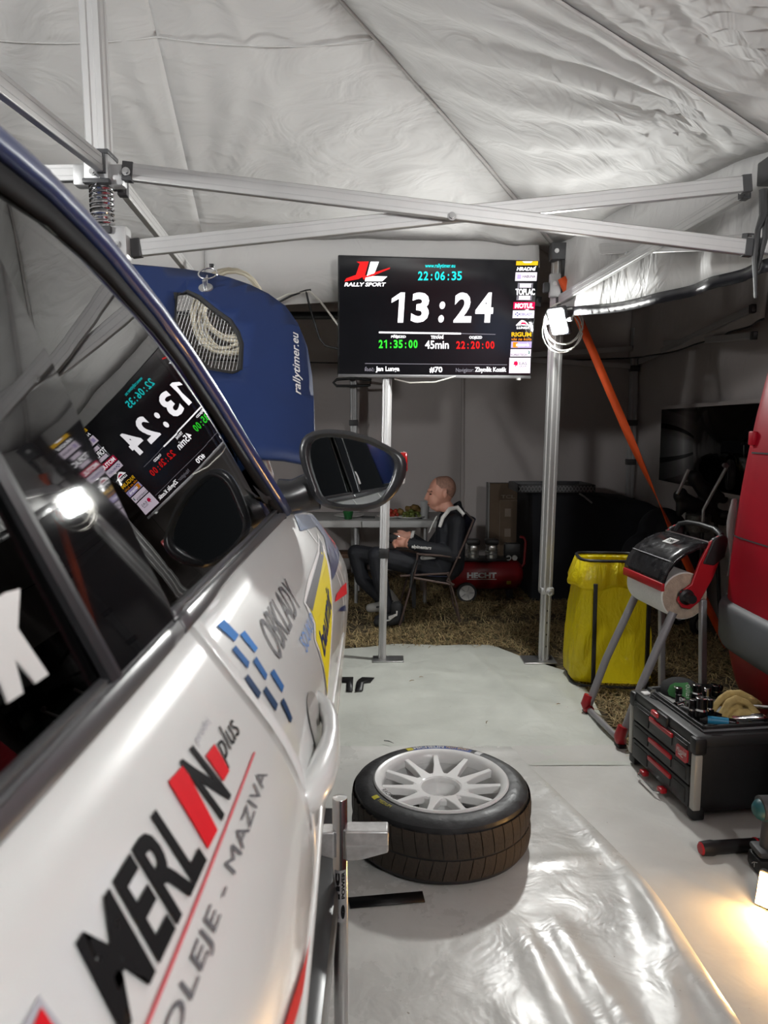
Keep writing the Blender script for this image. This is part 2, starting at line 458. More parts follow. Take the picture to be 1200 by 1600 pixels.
# ---- canopy fabric
def fabricmat(name, col, bump, trans=0.25):
    m = bpy.data.materials.new(name); m.use_nodes = True; nt = m.node_tree; p = nt.nodes['Principled BSDF']
    p.inputs['Roughness'].default_value = 0.62; p.inputs['Specular IOR Level'].default_value = 0.3
    p.inputs['Sheen Weight'].default_value = 0.1
    tc = nt.nodes.new('ShaderNodeTexCoord')
    mp = nt.nodes.new('ShaderNodeMapping'); mp.inputs['Rotation'].default_value = (0, 0, 0.6); mp.inputs['Scale'].default_value = (1.0, 2.0, 1.0)
    nt.links.new(tc.outputs['Object'], mp.inputs[0])
    n1 = nt.nodes.new('ShaderNodeTexNoise'); n1.inputs['Scale'].default_value = 3.2; n1.inputs['Detail'].default_value = 3; n1.inputs['Distortion'].default_value = 1.3
    n2 = nt.nodes.new('ShaderNodeTexNoise'); n2.noise_type = 'RIDGED_MULTIFRACTAL'; n2.inputs['Scale'].default_value = 4.5; n2.inputs['Detail'].default_value = 3; n2.inputs['Distortion'].default_value = 0.9
    n3 = nt.nodes.new('ShaderNodeTexNoise'); n3.inputs['Scale'].default_value = 1.2; n3.inputs['Detail'].default_value = 2
    nt.links.new(mp.outputs[0], n1.inputs['Vector']); nt.links.new(mp.outputs[0], n2.inputs['Vector']); nt.links.new(tc.outputs['Object'], n3.inputs['Vector'])
    b1 = nt.nodes.new('ShaderNodeBump'); b1.inputs['Strength'].default_value = bump; b1.inputs['Distance'].default_value = 0.04
    nt.links.new(n1.outputs['Fac'], b1.inputs['Height'])
    b2 = nt.nodes.new('ShaderNodeBump'); b2.inputs['Strength'].default_value = bump * 0.5; b2.inputs['Distance'].default_value = 0.012
    nt.links.new(n2.outputs['Fac'], b2.inputs['Height']); nt.links.new(b1.outputs[0], b2.inputs['Normal']); nt.links.new(b2.outputs[0], p.inputs['Normal'])
    r = nt.nodes.new('ShaderNodeValToRGB'); r.color_ramp.elements[0].position = 0.3; r.color_ramp.elements[1].position = 0.7
    r.color_ramp.elements[0].color = tuple(c * 0.93 for c in col) + (1,); r.color_ramp.elements[1].color = (*col, 1)
    nt.links.new(n3.outputs['Fac'], r.inputs[0]); nt.links.new(r.outputs[0], p.inputs['Base Color'])
    MATS[name] = m
    return m
M_CAN = fabricmat('white_canopy_fabric', (0.58, 0.57, 0.56), 0.50)
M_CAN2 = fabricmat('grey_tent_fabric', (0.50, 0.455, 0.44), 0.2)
M_HEM = mat('black_hem', (0.010, 0.010, 0.014), 0.35, var=0.3)

PEAK = Vector((-0.97, 2.62, 3.72))
EAVE = [Vector((-1.10, 4.66, 2.62)), Vector((1.06, 4.72, 2.62)), Vector((1.46, 2.82, 2.51)), Vector((1.75, 0.60, 2.62)),
        Vector((-0.9, 0.5, 2.62)), Vector((-3.2, 0.5, 2.62)), Vector((-3.2, 2.6, 2.62)), Vector((-3.2, 4.6, 2.62))]
TENS = [(EAVE[2], 0.050, 15, 1.6), (EAVE[1], 0.026, 14, 1.1), (EAVE[0], 0.024, 13, 1.3), (PEAK, 0.018, 13, 1.3)]
def fold(p):
    z = 0
    for i, (T, amp, fr, rad) in enumerate(TENS):
        dx, dy = p.x - T.x, p.y - T.y; d = math.hypot(dx, dy)
        th = math.atan2(dy, dx)
        w = math.exp(-(d / rad) ** 2) * min(1, d / 0.25)
        z += amp * w * (abs(math.sin(th * fr + 1.6 * noise.noise(Vector((th * 3, d * 0.6, i * 7))))) - 0.5)
    z += 0.018 * noise.noise(Vector((p.x * 1.4, p.y * 1.4, 2.0))) + 0.009 * noise.noise(Vector((p.x * 4, p.y * 3.1, 5)))
    return z
def canopy(name, peak, ring, m, closed=True, na=44, nr=44, folds=True, sag=0.07, label=None):
    """every panel between two seams is its own part of the canopy"""
    root = thing(name, label, None, (peak.x, peak.y, ring[0].z)); struct(root, label)
    k = len(ring)
    for i in range(k if closed else k - 1):
        A, C = ring[i], ring[(i + 1) % k]
        rows = []
        for r in range(nr + 1):
            t = r / nr; row = []
            for a in range(na + 1):
                s = a / na
                e = A.lerp(C, s); p = peak.lerp(e, t)
                bulge = 0.5 * (math.sin(PI * s)) ** 0.8
                p = p + Vector((0, 0, 0.05 * math.sin(PI * t) - sag * bulge * math.sin(PI * min(1, t * 1.0)) ** 0.7))
                # taut edge between legs rises a little at the eave
                p.z += 0.03 * math.sin(PI * s) * t ** 6
                if folds:
                    edge = min(1, min(s, 1 - s) * 8 + 0.15) * min(1, t * 4)
                    p.z += fold(p) * edge
                row.append(p)
            rows.append(row)
        b = B(); b.grid(rows); obj('roof_panel', b, m, root, world=True, angle=180, solid=0.002)
    return root
CAN = canopy('ceiling', PEAK, EAVE, M_CAN, label='white tent canopy over the car')
PEAK2 = Vector((-0.9, -1.6, 3.7))
canopy('ceiling', PEAK2, [EAVE[4], EAVE[3], Vector((1.8, -1.5, 2.6)), Vector((1.8, -3.7, 2.6)), Vector((-0.9, -3.7, 2.6)), Vector((-3.2, -3.7, 2.6)), Vector((-3.2, -1.6, 2.6)), EAVE[5]], M_CAN, na=16, nr=16, label='second bay of the white canopy behind the viewpoint')

# seam ribbons of the canopy (hip seams to the far corner and to the right leg)
M_SEAM = mat('canopy_seam_tape', (0.44, 0.42, 0.41), 0.7, var=0.1)
for E in (EAVE[1], EAVE[2]):
    rows = []
    side = (E - PEAK).cross(Vector((0, 0, 1))).normalized()
    for i in range(41):
        t = i / 40; p = PEAK.lerp(E, t) + Vector((0, 0, 0.05 * math.sin(PI * t) - 0.006))
        w = 0.012 + 0.004 * math.sin(9 * t)
        rows.append([p - side * w, p - Vector((0, 0, 0.010)), p + side * w])
    b = B(); b.grid(rows); obj('seam_tape', b, M_SEAM, CAN, world=True, angle=180, solid=0.003)
# horizontal stitched seam across the far panel
b = B(); rows = []
for i in range(60):
    s = i / 59; e = EAVE[7].lerp(EAVE[0], s * 2) if s < 0.5 else EAVE[0].lerp(EAVE[1], s * 2 - 1)
    p = PEAK.lerp(e, 0.46); ss = (s * 2) % 1
    p += Vector((0, 0, 0.05 * math.sin(PI * 0.46) - 0.07 * 0.5 * math.sin(PI * ss) ** 0.8 * math.sin(PI * 0.46) ** 0.7 - 0.010))
    rows.append([p + Vector((0, -0.004, 0.004)), p + Vector((0, 0, 0.0005)), p + Vector((0, 0.004, 0.004))])
b.grid(rows); obj('stitched_seam', b, M_CAN, CAN, world=True, angle=180, solid=0.002)

# valances hanging from the eaves
def valance(name, A, C, zA, zC, m, hem, label, n=60, wav=0.014):
    root = thing(name, label, None, tuple(A.lerp(C, 0.5))); struct(root, label)
    out = (C - A).cross(Vector((0, 0, 1))).normalized()
    rows = [[], [], [], [], []]; hr = [[], []]
    for i in range(n + 1):
        s = i / n; top = A.lerp(C, s); zb = lerp(zA, zC, s) - 0.05 * math.sin(PI * s)
        for j in range(5):
            t = j / 4; w = wav * t * math.sin(s * 26 + 2 * math.sin(s * 7)) + 0.02 * t
            rows[j].append(Vector((top.x, top.y, lerp(top.z + 0.03 + 0.05 * math.sin(PI * s), zb, t))) + out * w)
        if hem:
            w = wav * math.sin(s * 26 + 2 * math.sin(s * 7)) + 0.02
            for j in (0, 1):
                hr[j].append(Vector((top.x, top.y, zb - j * hem)) + out * (w + 0.004 * math.sin(s * 150) * j))
    b = B(); b.grid(rows); obj('valance_cloth', b, m, root, world=True, angle=180, solid=0.002)
    if hem:
        b = B(); b.grid(hr); obj('black_hem', b, M_HEM, root, world=True, angle=180, solid=0.004)
    return root
valance('trim_1', EAVE[1], EAVE[2], 2.245, 2.12, M_CAN, 0.05, 'white valance with black hem on the right side of the canopy')
valance('trim_2', EAVE[7], EAVE[0], 2.24, 2.22, M_CAN, 0.03, 'white valance at the far left eave')
valance('trim_3', EAVE[0], EAVE[1] + Vector((-0.10, 0, 0)), 2.22, 2.48, M_CAN, 0.0, 'white valance behind the scoreboard screen')
valance('trim_4', EAVE[2], EAVE[3], 2.12, 2.2, M_CAN, 0.05, 'white valance above the red van')

# ---- back tent: canopy, walls with a dark window
BX0, BX1, BY0, BY1 = -2.4, 2.62, 4.98, 7.8
ZB = 2.72
ring = [Vector((BX0, BY1, ZB)), Vector((0.1, BY1, ZB)), Vector((BX1, BY1, ZB)), Vector((BX1, 6.3, ZB)), Vector((BX1, BY0, ZB)), Vector((0.1, BY0, ZB)), Vector((BX0, BY0, ZB)), Vector((BX0, 6.3, ZB))]
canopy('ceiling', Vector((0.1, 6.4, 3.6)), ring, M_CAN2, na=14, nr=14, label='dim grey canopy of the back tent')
def tentwall(name, A, C, z0, z1, label, ph, hole=None):
    n, m_ = 90, 34
    out = (C - A).cross(Vector((0, 0, 1))).normalized()
    rows = []
    for j in range(m_ + 1):
        row = []
        for i in range(n + 1):
            s = i / n; z = lerp(z0, z1, j / m_); p = A.lerp(C, s)
            u = (C - A).length * s
            d = 0.022 * math.sin(u * 5.5 + ph + 1.5 * noise.noise(Vector((u, z, ph)))) * (1 - 0.3 * j / m_) + 0.03 * noise.noise(Vector((u * 1.2, z * 0.7, ph))) + 0.012 * noise.noise(Vector((u * 4 + z * 2, z * 2.5, ph)))
            row.append((p.x + out.x * d, p.y + out.y * d, z))
        rows.append(row)
    b = B(); b.grid(rows)
    return struct(obj(name, b, M_CAN2, angle=180, solid=0.002), label)
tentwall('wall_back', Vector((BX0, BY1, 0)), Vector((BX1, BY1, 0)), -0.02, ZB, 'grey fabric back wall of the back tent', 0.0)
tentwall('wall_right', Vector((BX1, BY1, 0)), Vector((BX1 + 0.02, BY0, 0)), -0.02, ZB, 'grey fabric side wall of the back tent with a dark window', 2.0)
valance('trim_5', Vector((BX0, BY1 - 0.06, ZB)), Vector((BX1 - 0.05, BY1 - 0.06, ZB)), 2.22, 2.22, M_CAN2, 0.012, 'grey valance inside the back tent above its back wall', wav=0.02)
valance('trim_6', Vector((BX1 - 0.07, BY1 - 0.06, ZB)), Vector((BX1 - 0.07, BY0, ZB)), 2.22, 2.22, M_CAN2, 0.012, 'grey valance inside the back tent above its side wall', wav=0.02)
# wall panel seams on the back walls
M_SEAM2 = mat('grey_wall_seam', (0.24, 0.22, 0.20), 0.8, var=0.1)
for i, px in enumerate((720, 860)):
    x = (px - 600) / 1150 * 7.72
    b = B(); b.bar((x, 7.735, 0.0), (x, 7.735, 2.2), 0.005, 0.006, up=(0, 1, 0)); struct(obj('trim_%d' % (7 + i), b, M_SEAM2), 'stitched seam on the back tent wall')
# clear film window, looking out into the night
wx = BX1 - 0.07
wt = thing('window_1', None, None, (wx, 5.9, 1.0)); struct(wt, 'dark clear-film window in the side wall of the back tent')
M_FILM = glassmat('window_film', (0.10, 0.13, 0.11), 1.45, 0.05)
M_NIGHT = mat('night_outside', (0.010, 0.014, 0.011), 0.6, var=0.4, vscale=3)
y_far = wx * 1150 / (1030 - 600); y_near = wx * 1150 / (1182 - 600)
zt = lambda y: CAMZ + (670 - 637) / 1150 * 6.6
b = B(); b.f(b._v([(wx, y_far, 1.02), (wx, y_near, 1.00), (wx, y_near, 1.66), (wx, y_far, 1.68)])); obj('window_film', b, M_FILM, wt, world=True, solid=0.001)
b = B(); b.f(b._v([(wx + 0.02, y_far, 1.02), (wx + 0.02, y_near, 1.00), (wx + 0.02, y_near, 1.66), (wx + 0.02, y_far, 1.68)])); obj('night_behind_film', b, M_NIGHT, wt, world=True, solid=0.004)
for z0, z1 in ((0.985, 1.015), (1.665, 1.695)):
    b = B(); b.bar((wx - 0.004, y_far + 0.02, (z0 + z1) / 2), (wx - 0.004, y_near - 0.02, (z0 + z1) / 2), 0.004, z1 - z0); obj('window_hem', b, M_CAN2, wt, world=True)

# ================================================================ TENT FRAMES
def leg_profile(b, p0, p1, w=0.06):
    """square extrusion with grooved faces"""
    p0, p1 = Vector(p0), Vector(p1)
    h = w / 2; g = 0.10 * w
    poly = []
    for k in range(4):
        a = k * PI / 2
        for (x, y) in ((h, -h + 0.006), (h, -g * 1.6), (h - 0.004, -g), (h - 0.004, g), (h, g * 1.6), (h, h - 0.006)):
            poly.append((x * math.cos(a) - y * math.sin(a), x * math.sin(a) + y * math.cos(a)))
    d = (p1 - p0); M = Matrix.Translation(p0) @ d.to_track_quat('Z', 'Y').to_matrix().to_4x4()
    b.prism(poly, 0, d.length, M)
    return b
def scissor(parent, p0, p1, w=0.026, h=0.056):
    b = B(); p0, p1 = Vector(p0), Vector(p1); b.bar(p0, p1, w, h)
    o = obj('scissor_bar', b, M_ALU, parent, world=True, bevel=0.003)
    d = (p1 - p0).normalized(); x = d.cross(Vector((0, 0, 1))).normalized(); u = x.cross(d)
    for off in (-0.010, 0.014):
        b = B()
        for s in (-1, 1): b.bar(p0 + u * off + x * s * w / 2, p1 + u * off + x * s * w / 2, 0.0022, 0.002)
        obj('groove', b, M_ALUD, o, world=True)
    for q, s in ((p0, 1), (p1, -1)):
        b = B(); b.bar(q, q + d * s * 0.035, w + 0.006, h + 0.006); obj('end_cap', b, M_GREYPL, o, world=True, bevel=0.002)
    return o
def bolt(parent, p, n, r=0.010):
    b = B(); n = Vector(n).normalized(); b.cyl(p, Vector(p) + n * 0.010, r, n=6); b.cyl(p, Vector(p) + n * 0.004, r * 1.5, n=14)
    return obj('bolt', b, M_STEEL, parent, world=True)
def bracket(parent, c, size, m=None, plate=None):
    b = B(); b.rbox((c[0]-size[0]/2, c[1]-size[1]/2, c[2]-size[2]/2), (c[0]+size[0]/2, c[1]+size[1]/2, c[2]+size[2]/2), 0.006)
    return obj('bracket', b, m or M_GREYPL, parent, world=True)

FR = thing('tent_frame', 'aluminium folding frame of the white tent with crossed bars and spring mast', 'tent frame', (1.06, 4.64, 0))
# far corner leg that the work light hangs on
FL = P(849, 1036, 4.62); FL.z = 0.012
FLT = Vector((1.07, 4.64, 2.60))
b = B(); leg_profile(b, FL + Vector((0, 0, 0.45)), FLT, 0.068); o = obj('leg', b, M_ALU, FR, world=True)
b = B(); leg_profile(b, FL, FL.lerp(FLT, 0.20), 0.054); lo_leg = obj('lower_leg', b, M_ALU, FR, world=True)
for k in range(4):
    c = FL.lerp(FLT, 0.035 + 0.03 * k); b = B(); b.cyl(c + Vector((0.005, -0.0285, 0)), c + Vector((0.005, -0.024, 0)), 0.006, n=12); obj('pin_hole', b, M_BLACK, lo_leg, world=True)
c = FL.lerp(FLT, 0.175); b = B(); b.rbox((c.x-0.042, c.y-0.042, c.z-0.022), (c.x+0.042, c.y+0.042, c.z+0.022), 0.006); col_o = obj('clamp_collar', b, M_ALUD, FR, world=True)
b = B(); b.lathe([(0.012, -0.008), (0.020, -0.004), (0.020, 0.004), (0.012, 0.008)], 16, Matrix.Translation(c + Vector((0.015, -0.05, -0.008))) @ Matrix.Rotation(PI/2, 4, 'X')); obj('clamp_knob', b, M_STEEL, col_o, world=True)
b = B(); b.box((FL.x-0.14, FL.y-0.09, 0.006), (FL.x+0.07, FL.y+0.07, 0.014)); obj('foot_plate', b, M_STEEL, FR, world=True, bevel=0.003)
bracket(FR, (1.07, 4.60, 2.55), (0.13, 0.09, 0.10))
b = B(); b.box((1.065, 4.555, 2.26), (1.115, 4.575, 2.50)); obj('leg_strap', b, M_BLACK, FR, world=True, bevel=0.004)
for dx in (-0.035, 0.04): bolt(FR, (1.07 + dx, 4.555, 2.55), (0, -1, 0), 0.009)
b = B(); b.rbox((1.00, 4.56, 2.28), (1.14, 4.60, 2.42), 0.008); obj('plate', b, M_ALUD, FR, world=True)
bolt(FR, (1.03, 4.56, 2.36), (0, -1, 0), 0.009)
b = B(); b.rbox((0.965, 4.57, 2.31), (1.0, 4.61, 2.37), 0.008); obj('side_block', b, M_GREYPL, FR, world=True)

# right leg (beyond the frame edge) and its brackets
RX, RY = 1.505, 2.82
b = B(); leg_profile(b, (RX + 0.04, RY + 0.02, 2.14), (RX + 0.04, RY + 0.02, 2.50)); obj('drop_post', b, M_ALU, FR, world=True)
bracket(FR, (RX - 0.055, RY, 2.43), (0.12, 0.10, 0.085))
b = B(); b.rbox((RX-0.10, RY-0.05, 2.395), (RX-0.075, RY+0.03, 2.455), 0.006); obj('bracket_cheek', b, M_ALUD, FR, world=True)
for dx in (-0.085, -0.055): bolt(FR, (RX + dx, RY - 0.05, 2.425), (0, -1, 0), 0.008)
lr = P(1185, 385, RY - 0.02); b = B(); b.rbox((lr.x-0.055, lr.y-0.02, lr.z-0.030), (lr.x+0.08, lr.y+0.02, lr.z+0.030), 0.01); obj('bracket', b, M_ALUD, FR, world=True)
bolt(FR, P(1172, 386, RY - 0.04), (0, -1, 0), 0.010)
# centre mast with spring
MX, MY = -0.965, 2.62
mast_up = P(172, 262, MY)
b = B(); leg_profile(b, (MX, MY, mast_up.z), (MX - 0.012, MY, 3.70), 0.072); obj('mast', b, M_ALU, FR, world=True)
b = B(); leg_profile(b, (MX, MY, 2.02), (MX, MY, mast_up.z), 0.045); obj('mast_core', b, M_ALUD, FR, world=True)
zb0, zb1 = P(172, 289, MY).z, P(172, 244, MY).z
b = B(); b.rbox((MX-0.042, MY-0.045, zb0), (MX+0.042, MY+0.045, zb1), 0.008); hub = obj('hub', b, M_ALUD, FR, world=True)
for z in (zb0, zb1):
    b = B(); b.rbox((MX-0.046, MY-0.05, z-0.008), (MX+0.046, MY+0.05, z+0.008), 0.004); obj('hub_collar', b, M_GREYPL, hub, world=True)
b = B(); b.tube([(MX-0.005, MY-0.052, zb1-0.01), (MX-0.005, MY-0.056, zb0+0.05), (MX+0.006, MY-0.058, zb0+0.02), (MX+0.014, MY-0.052, zb0+0.01)], 0.006, 8); obj('latch_lever', b, M_STEEL, hub, world=True)
bolt(hub, (MX+0.005, MY-0.047, zb1-0.035), (0, -1, 0), 0.008)
zs0, zs1 = P(172, 357, MY).z, zb0
pts = []; N = 9
for i in range(N * 20 + 1):
    a = 2 * PI * i / 20; pts.append((MX + 0.036 * math.cos(a), MY + 0.036 * math.sin(a), lerp(zs0, zs1, i / (N * 20))))
b = B(); b.tube(pts, 0.0055, 8); obj('spring', b, M_CHROME, FR, world=True)
b = B(); b.rbox((MX-0.042, MY-0.045, zs0-0.025), (MX+0.042, MY+0.045, zs0), 0.006); obj('spring_seat', b, M_GREYPL, FR, world=True)
zl = P(200, 385, MY).z
b = B(); b.rbox((MX-0.04, MY-0.03, zl-0.05), (MX+0.09, MY+0.03, zl+0.065), 0.012); obj('lower_hub', b, M_ALUD, FR, world=True)
bolt(FR, (MX+0.055, MY-0.03, zl), (0, -1, 0), 0.009)
b = B(); b.rbox((MX+0.03, MY-0.03, zb0-0.01), (MX+0.085, MY+0.02, zb0+0.06), 0.008); obj('bracket_cheek', b, M_ALUD, FR, world=True)
b = B(); b.rbox((MX-0.085, MY-0.03, zb0-0.01), (MX-0.03, MY+0.02, zb0+0.06), 0.008); obj('bracket_cheek', b, M_ALUD, FR, world=True)
bolt(FR, P(197, 268, MY-0.05), (0, -1, 0), 0.009); bolt(FR, P(145, 268, MY-0.05), (0, -1, 0), 0.008)
# crossed bars: mast to right leg
scissor(FR, P(192, 268, MY-0.02), P(1176, 388, RY-0.04))
scissor(FR, P(205, 389, MY+0.02), P(1172, 287, RY+0.01))
bolt(FR, P(706, 338, 2.675), (0, -1, 0), 0.010)
# bars to the left, to the near side and to the far side
scissor(FR, P(152, 270, MY), P(152, 270, MY) + Vector((-2.1, 0, -0.05)))
nl = P(160, 258, MY - 0.03); scissor(FR, nl, Vector((nl.x + 0.02, 0.75, nl.z - 0.12)))
fa = P(190, 290, MY + 0.05); scissor(FR, fa, P(318, 452, 4.5))
# far eave truss
FMX = P(315, 402, 4.80)
bracket(FR, FMX, (0.10, 0.08, 0.10)); bolt(FR, FMX + Vector((0.02, -0.04, 0)), (0, -1, 0), 0.010)
b = B(); leg_profile(b, (FMX.x, FMX.y, 2.02), (FMX.x, FMX.y, FMX.z)); obj('drop_post', b, M_ALUD, FR, world=True)
scissor(FR, FMX + Vector((0.05, 0, 0)), P(845, 472, 4.80)); scissor(FR, P(318, 470, 4.86), P(842, 404, 4.86))
scissor(FR, FMX - Vector((0.05, 0, 0)), FMX + Vector((-2.0, 0, 0.15)))
# right-side truss between far leg and right leg
scissor(FR, (1.12, 4.58, 2.555), P(1172, 378, RY + 0.05)); scissor(FR, P(872, 470, 4.60), P(1168, 296, RY + 0.06))
bolt(FR, P(980, 398, 3.78), (0, -1, 0), 0.010)

# frame of the back tent
FB = thing('tent_frame', 'dim grey legs and eave bars of the back tent', 'tent frame', (BX1 - 0.12, BY1 - 0.12, 0))
def backleg(px, y, ztop=2.5):
    x = (px - 600) / 1150 * y
    b = B(); leg_profile(b, (x, y, 0), (x, y, ztop), 0.07); o = obj('leg', b, M_ALUD, FB, world=True)
    for z in (0.75, 1.15, 1.55, 2.1):
        b = B(); b.rbox((x-0.045, y-0.045, z-0.03), (x+0.045, y+0.045, z+0.03), 0.006); obj('sleeve', b, M_GREYPL, o, world=True)
    return x
xl_ = backleg(985, 7.62); xm_ = backleg(553, 7.55)
scissor(FB, (xl_, 7.6, 2.30), (xm_, 7.6, 2.12), 0.03, 0.05); scissor(FB, (xl_, 7.62, 2.12), (xm_, 7.62, 2.30), 0.03, 0.05)
scissor(FB, (xl_ + 0.02, 7.55, 2.16), (2.5, 5.1, 2.30), 0.03, 0.05); scissor(FB, (xl_ + 0.02, 7.55, 2.32), (2.52, 5.1, 2.12), 0.03, 0.05)

# ================================================================ RALLY CAR (jacked up, right side towards the camera)
M_PAINT = mat('white_car_paint', (0.68, 0.69, 0.675), 0.30, coat=0.7, var=0.02)
M_BLUE = mat('blue_car_wrap', (0.020, 0.036, 0.125), 0.30, coat=0.35, var=0.04)
M_BLUEB = mat('bonnet_blue_wrap', (0.010, 0.026, 0.100), 0.50, coat=0.0, spec=0.3, var=0.06)
M_TRIM = mat('satin_black_trim', (0.022, 0.022, 0.024), 0.30, var=0.1)
M_SEAL = mat('window_seal', (0.006, 0.006, 0.007), 0.75, spec=0.2)
M_LINER = mat('dark_liner', (0.008, 0.008, 0.009), 0.9)
M_GLASS = glassmat('tinted_side_glass', (0.20, 0.235, 0.215), 1.75)
M_GLASSD = glassmat('dark_rear_glass', (0.10, 0.125, 0.115), 1.6)
M_CLEAR = glassmat('windscreen_glass', (0.45, 0.50, 0.48), 1.5)
CAR = thing('rally_car', 'white and blue rally car jacked up with bonnet raised', 'car', (-0.94, 0.9, 0))
XO = [(-2.2, -0.34), (-1.9, -0.19), (-1.2, -0.09), (-0.3, -0.06), (0.3, -0.060), (0.7, -0.070), (1.0, -0.084), (1.6, -0.094), (2.2, -0.108), (2.55, -0.140), (2.8, -0.22), (2.98, -0.36)]
G = [(0.40, 0.10), (0.5, 0.075), (0.62, 0.045), (0.75, 0.024), (0.90, 0.010), (1.0, 0.002), (1.07, 0.0), (1.13, 0.008), (1.183, 0.031), (1.216, 0.053), (1.254, 0.081), (1.283, 0.102), (1.30, 0.115), (1.33, 0.14)]
ZT = [(-2.2, 1.30), (1.62, 1.30), (1.8, 1.285), (2.1, 1.25), (2.45, 1.20), (2.8, 1.10), (3.0, 1.02)]
def SX(y, z): return sinterp(XO, y) - sinterp(G, z + 1.30 - sinterp(ZT, y))
def side_hit(px, py):
    d = ray(px, py); prev = None; best = (9, None)
    N = 1500
    for i in range(N):
        y = 0.12 + 2.75 * i / N; t = y / d.y; x = d.x * t; z = CAMZ + d.z * t
        zt = sinterp(ZT, y) + 0.02
        if z > zt or z < 0.45: prev = None; continue
        f_ = x - SX(y, z)
        if abs(f_) < best[0]: best = (abs(f_), (y, z))
        if prev is not None and prev > 0 >= f_: return (y, z)
        prev = f_
    return best[1]
def side_pt(y, z, e=0.0018): return Vector((SX(y, z) + e, y, z + e * 0.3))
def quad_side(BL, BR, TR, TL):
    q = [side_hit(*p) for p in (BL, BR, TR, TL)]
    def fn(u, v, e=0.0018):
        y = (1-u)*(1-v)*q[0][0] + u*(1-v)*q[1][0] + u*v*q[2][0] + (1-u)*v*q[3][0]
        z = (1-u)*(1-v)*q[0][1] + u*(1-v)*q[1][1] + u*v*q[2][1] + (1-u)*v*q[3][1]
        return side_pt(y, z, e)
    return fn
# front/rear wheel arches
ARCH = [(2.24, 0.62, 0.375), (-0.30, 0.62, 0.375)]
def zlow(y):
    z = 0.48
    for c, zc, r in ARCH:
        if abs(y - c) < r: z = max(z, zc + math.sqrt(r*r - (y-c)**2))
    return z
def side_panel(name, y0, y1, ny, m=M_PAINT, zt=1.30, nz=34, tilt=0.0, parent=CAR, top=True):
    rows = []
    ys = [lerp(y0, y1, i / ny) for i in range(ny + 1)]
    for j in range(nz + 1):
        row = []
        for y in ys:
            zt_ = min(zt, sinterp(ZT, y)); z = lerp(zlow(y), zt_, j / nz)
            yy = y + tilt * (z - 1.0) * (0 if y1 - y < 1e-6 and False else 1)
            row.append(Vector((SX(yy, z), yy, z)))
        rows.append(row)
    # rolled-in hem at the top
    rows.append([Vector((p.x - 0.012, p.y, p.z + 0.003)) for p in rows[-1]])
    if top is False: rows.append([Vector((p.x - 0.11, p.y, p.z + 0.014)) for p in rows[-1]])
    b = B(); b.grid(rows)
    return obj(name, b, m, parent, world=True, angle=60, solid=0.004, solid_off=-1)
rear_q = side_panel('rear_quarter_panel', -2.0, -0.155, 40)
rdoor = side_panel('rear_door', -0.15, 0.692, 40)
fdoor = side_panel('front_door', 0.698, 1.715, 44)
fender = side_panel('front_fender', 1.721, 2.98, 60, top=False)
# liner behind the panel gaps
b = B(); rows = []
for j in range(12):
    rows.append([Vector((SX(y, lerp(0.5, 1.29, j / 11)) - 0.02, y, lerp(0.5, 1.29, j / 11))) for y in [lerp(-0.65, 1.82, i / 50) for i in range(51)] if True])
rows = [[p for p in r if p.z > zlow(p.y) - 0.0 or True] for r in rows]
b.grid(rows); obj('door_liner', b, M_LINER, CAR, world=True)
# sill
b = B(); b.rbox((-0.22, -0.1, 0.42), (-0.10, 1.85, 0.50), 0.02); obj('sill', b, M_TRIM, CAR, world=True)
# wheel arch liners and hub of the missing front wheel
for c, zc, r in ARCH:
    b = B(); rows = []
    for xx in (0, -0.45):
        rows.append([Vector((xx if xx else SX(c + r * math.cos(a), max(0.5, zc + r * math.sin(a))) - 0.012, c + (r + 0.004) * math.cos(a), zc + (r + 0.004) * math.sin(a))) for a in [lerp(-0.25, PI + 0.25, i / 24) for i in range(25)]])
    b.grid(rows); b.f(b._v([(-0.45, c + r * math.cos(a), zc + r * math.sin(a)) for a in [lerp(-0.3, PI + 0.3, i / 24) for i in range(25)]]))
    obj('arch_liner', b, M_LINER, CAR, world=True)
b = B(); Mh = Matrix.Translation((-0.42, 2.24, 0.62)) @ Matrix.Rotation(PI/2, 4, 'Y')
b.lathe([(0, 0.16), (0.035, 0.16), (0.04, 0.12), (0.075, 0.11), (0.075, 0.06), (0.155, 0.055), (0.155, 0.03), (0.06, 0.025), (0.06, -0.05)], 28, Mh); obj('brake_disc', b, M_STEEL, CAR, world=True)

# belt trim (satin strip) in two lengths with a joint at the pillar
GS, GT = -0.034, math.tan(math.radians(21.0))
def GX(y, z): return -0.194 + GS * (y - 0.69) - (z - 1.318) * GT
GN = Vector((1, -GS, GT)).normalized(); GP = Vector((GX(0.69, 1.318), 0.69, 1.318))
def ghit(px, py, e=0.0): return plane_hit(px, py, GP + GN * e, GN)
def belt(name, y0, y1, n=30):
    b = B(); rows = []
    for i in range(n + 1):
        y = lerp(y0, y1, i / n); xb = SX(y, 1.30); xg = GX(y, 1.320)
        pr = [(xb - 0.006, 1.299), (xb + 0.000, 1.303), (lerp(xb, xg, 0.35) + 0.004, 1.309), (lerp(xb, xg, 0.7) + 0.004, 1.315), (xg + 0.006, 1.317), (xg + 0.004, 1.314), (xg + 0.001, 1.316), (xg + 0.003, 1.323), (xg - 0.004, 1.325)]
        rows.append([Vector((x, y, z)) for x, z in pr])
    b.grid(rows); return obj(name, b, mat('belt_satin', (0.075, 0.075, 0.08), 0.30, spec=0.9), CAR, world=True, angle=50, solid=0.003, solid_off=-1)
belt('belt_trim', -0.5, 0.655); belt('belt_trim', 0.661, 1.72)

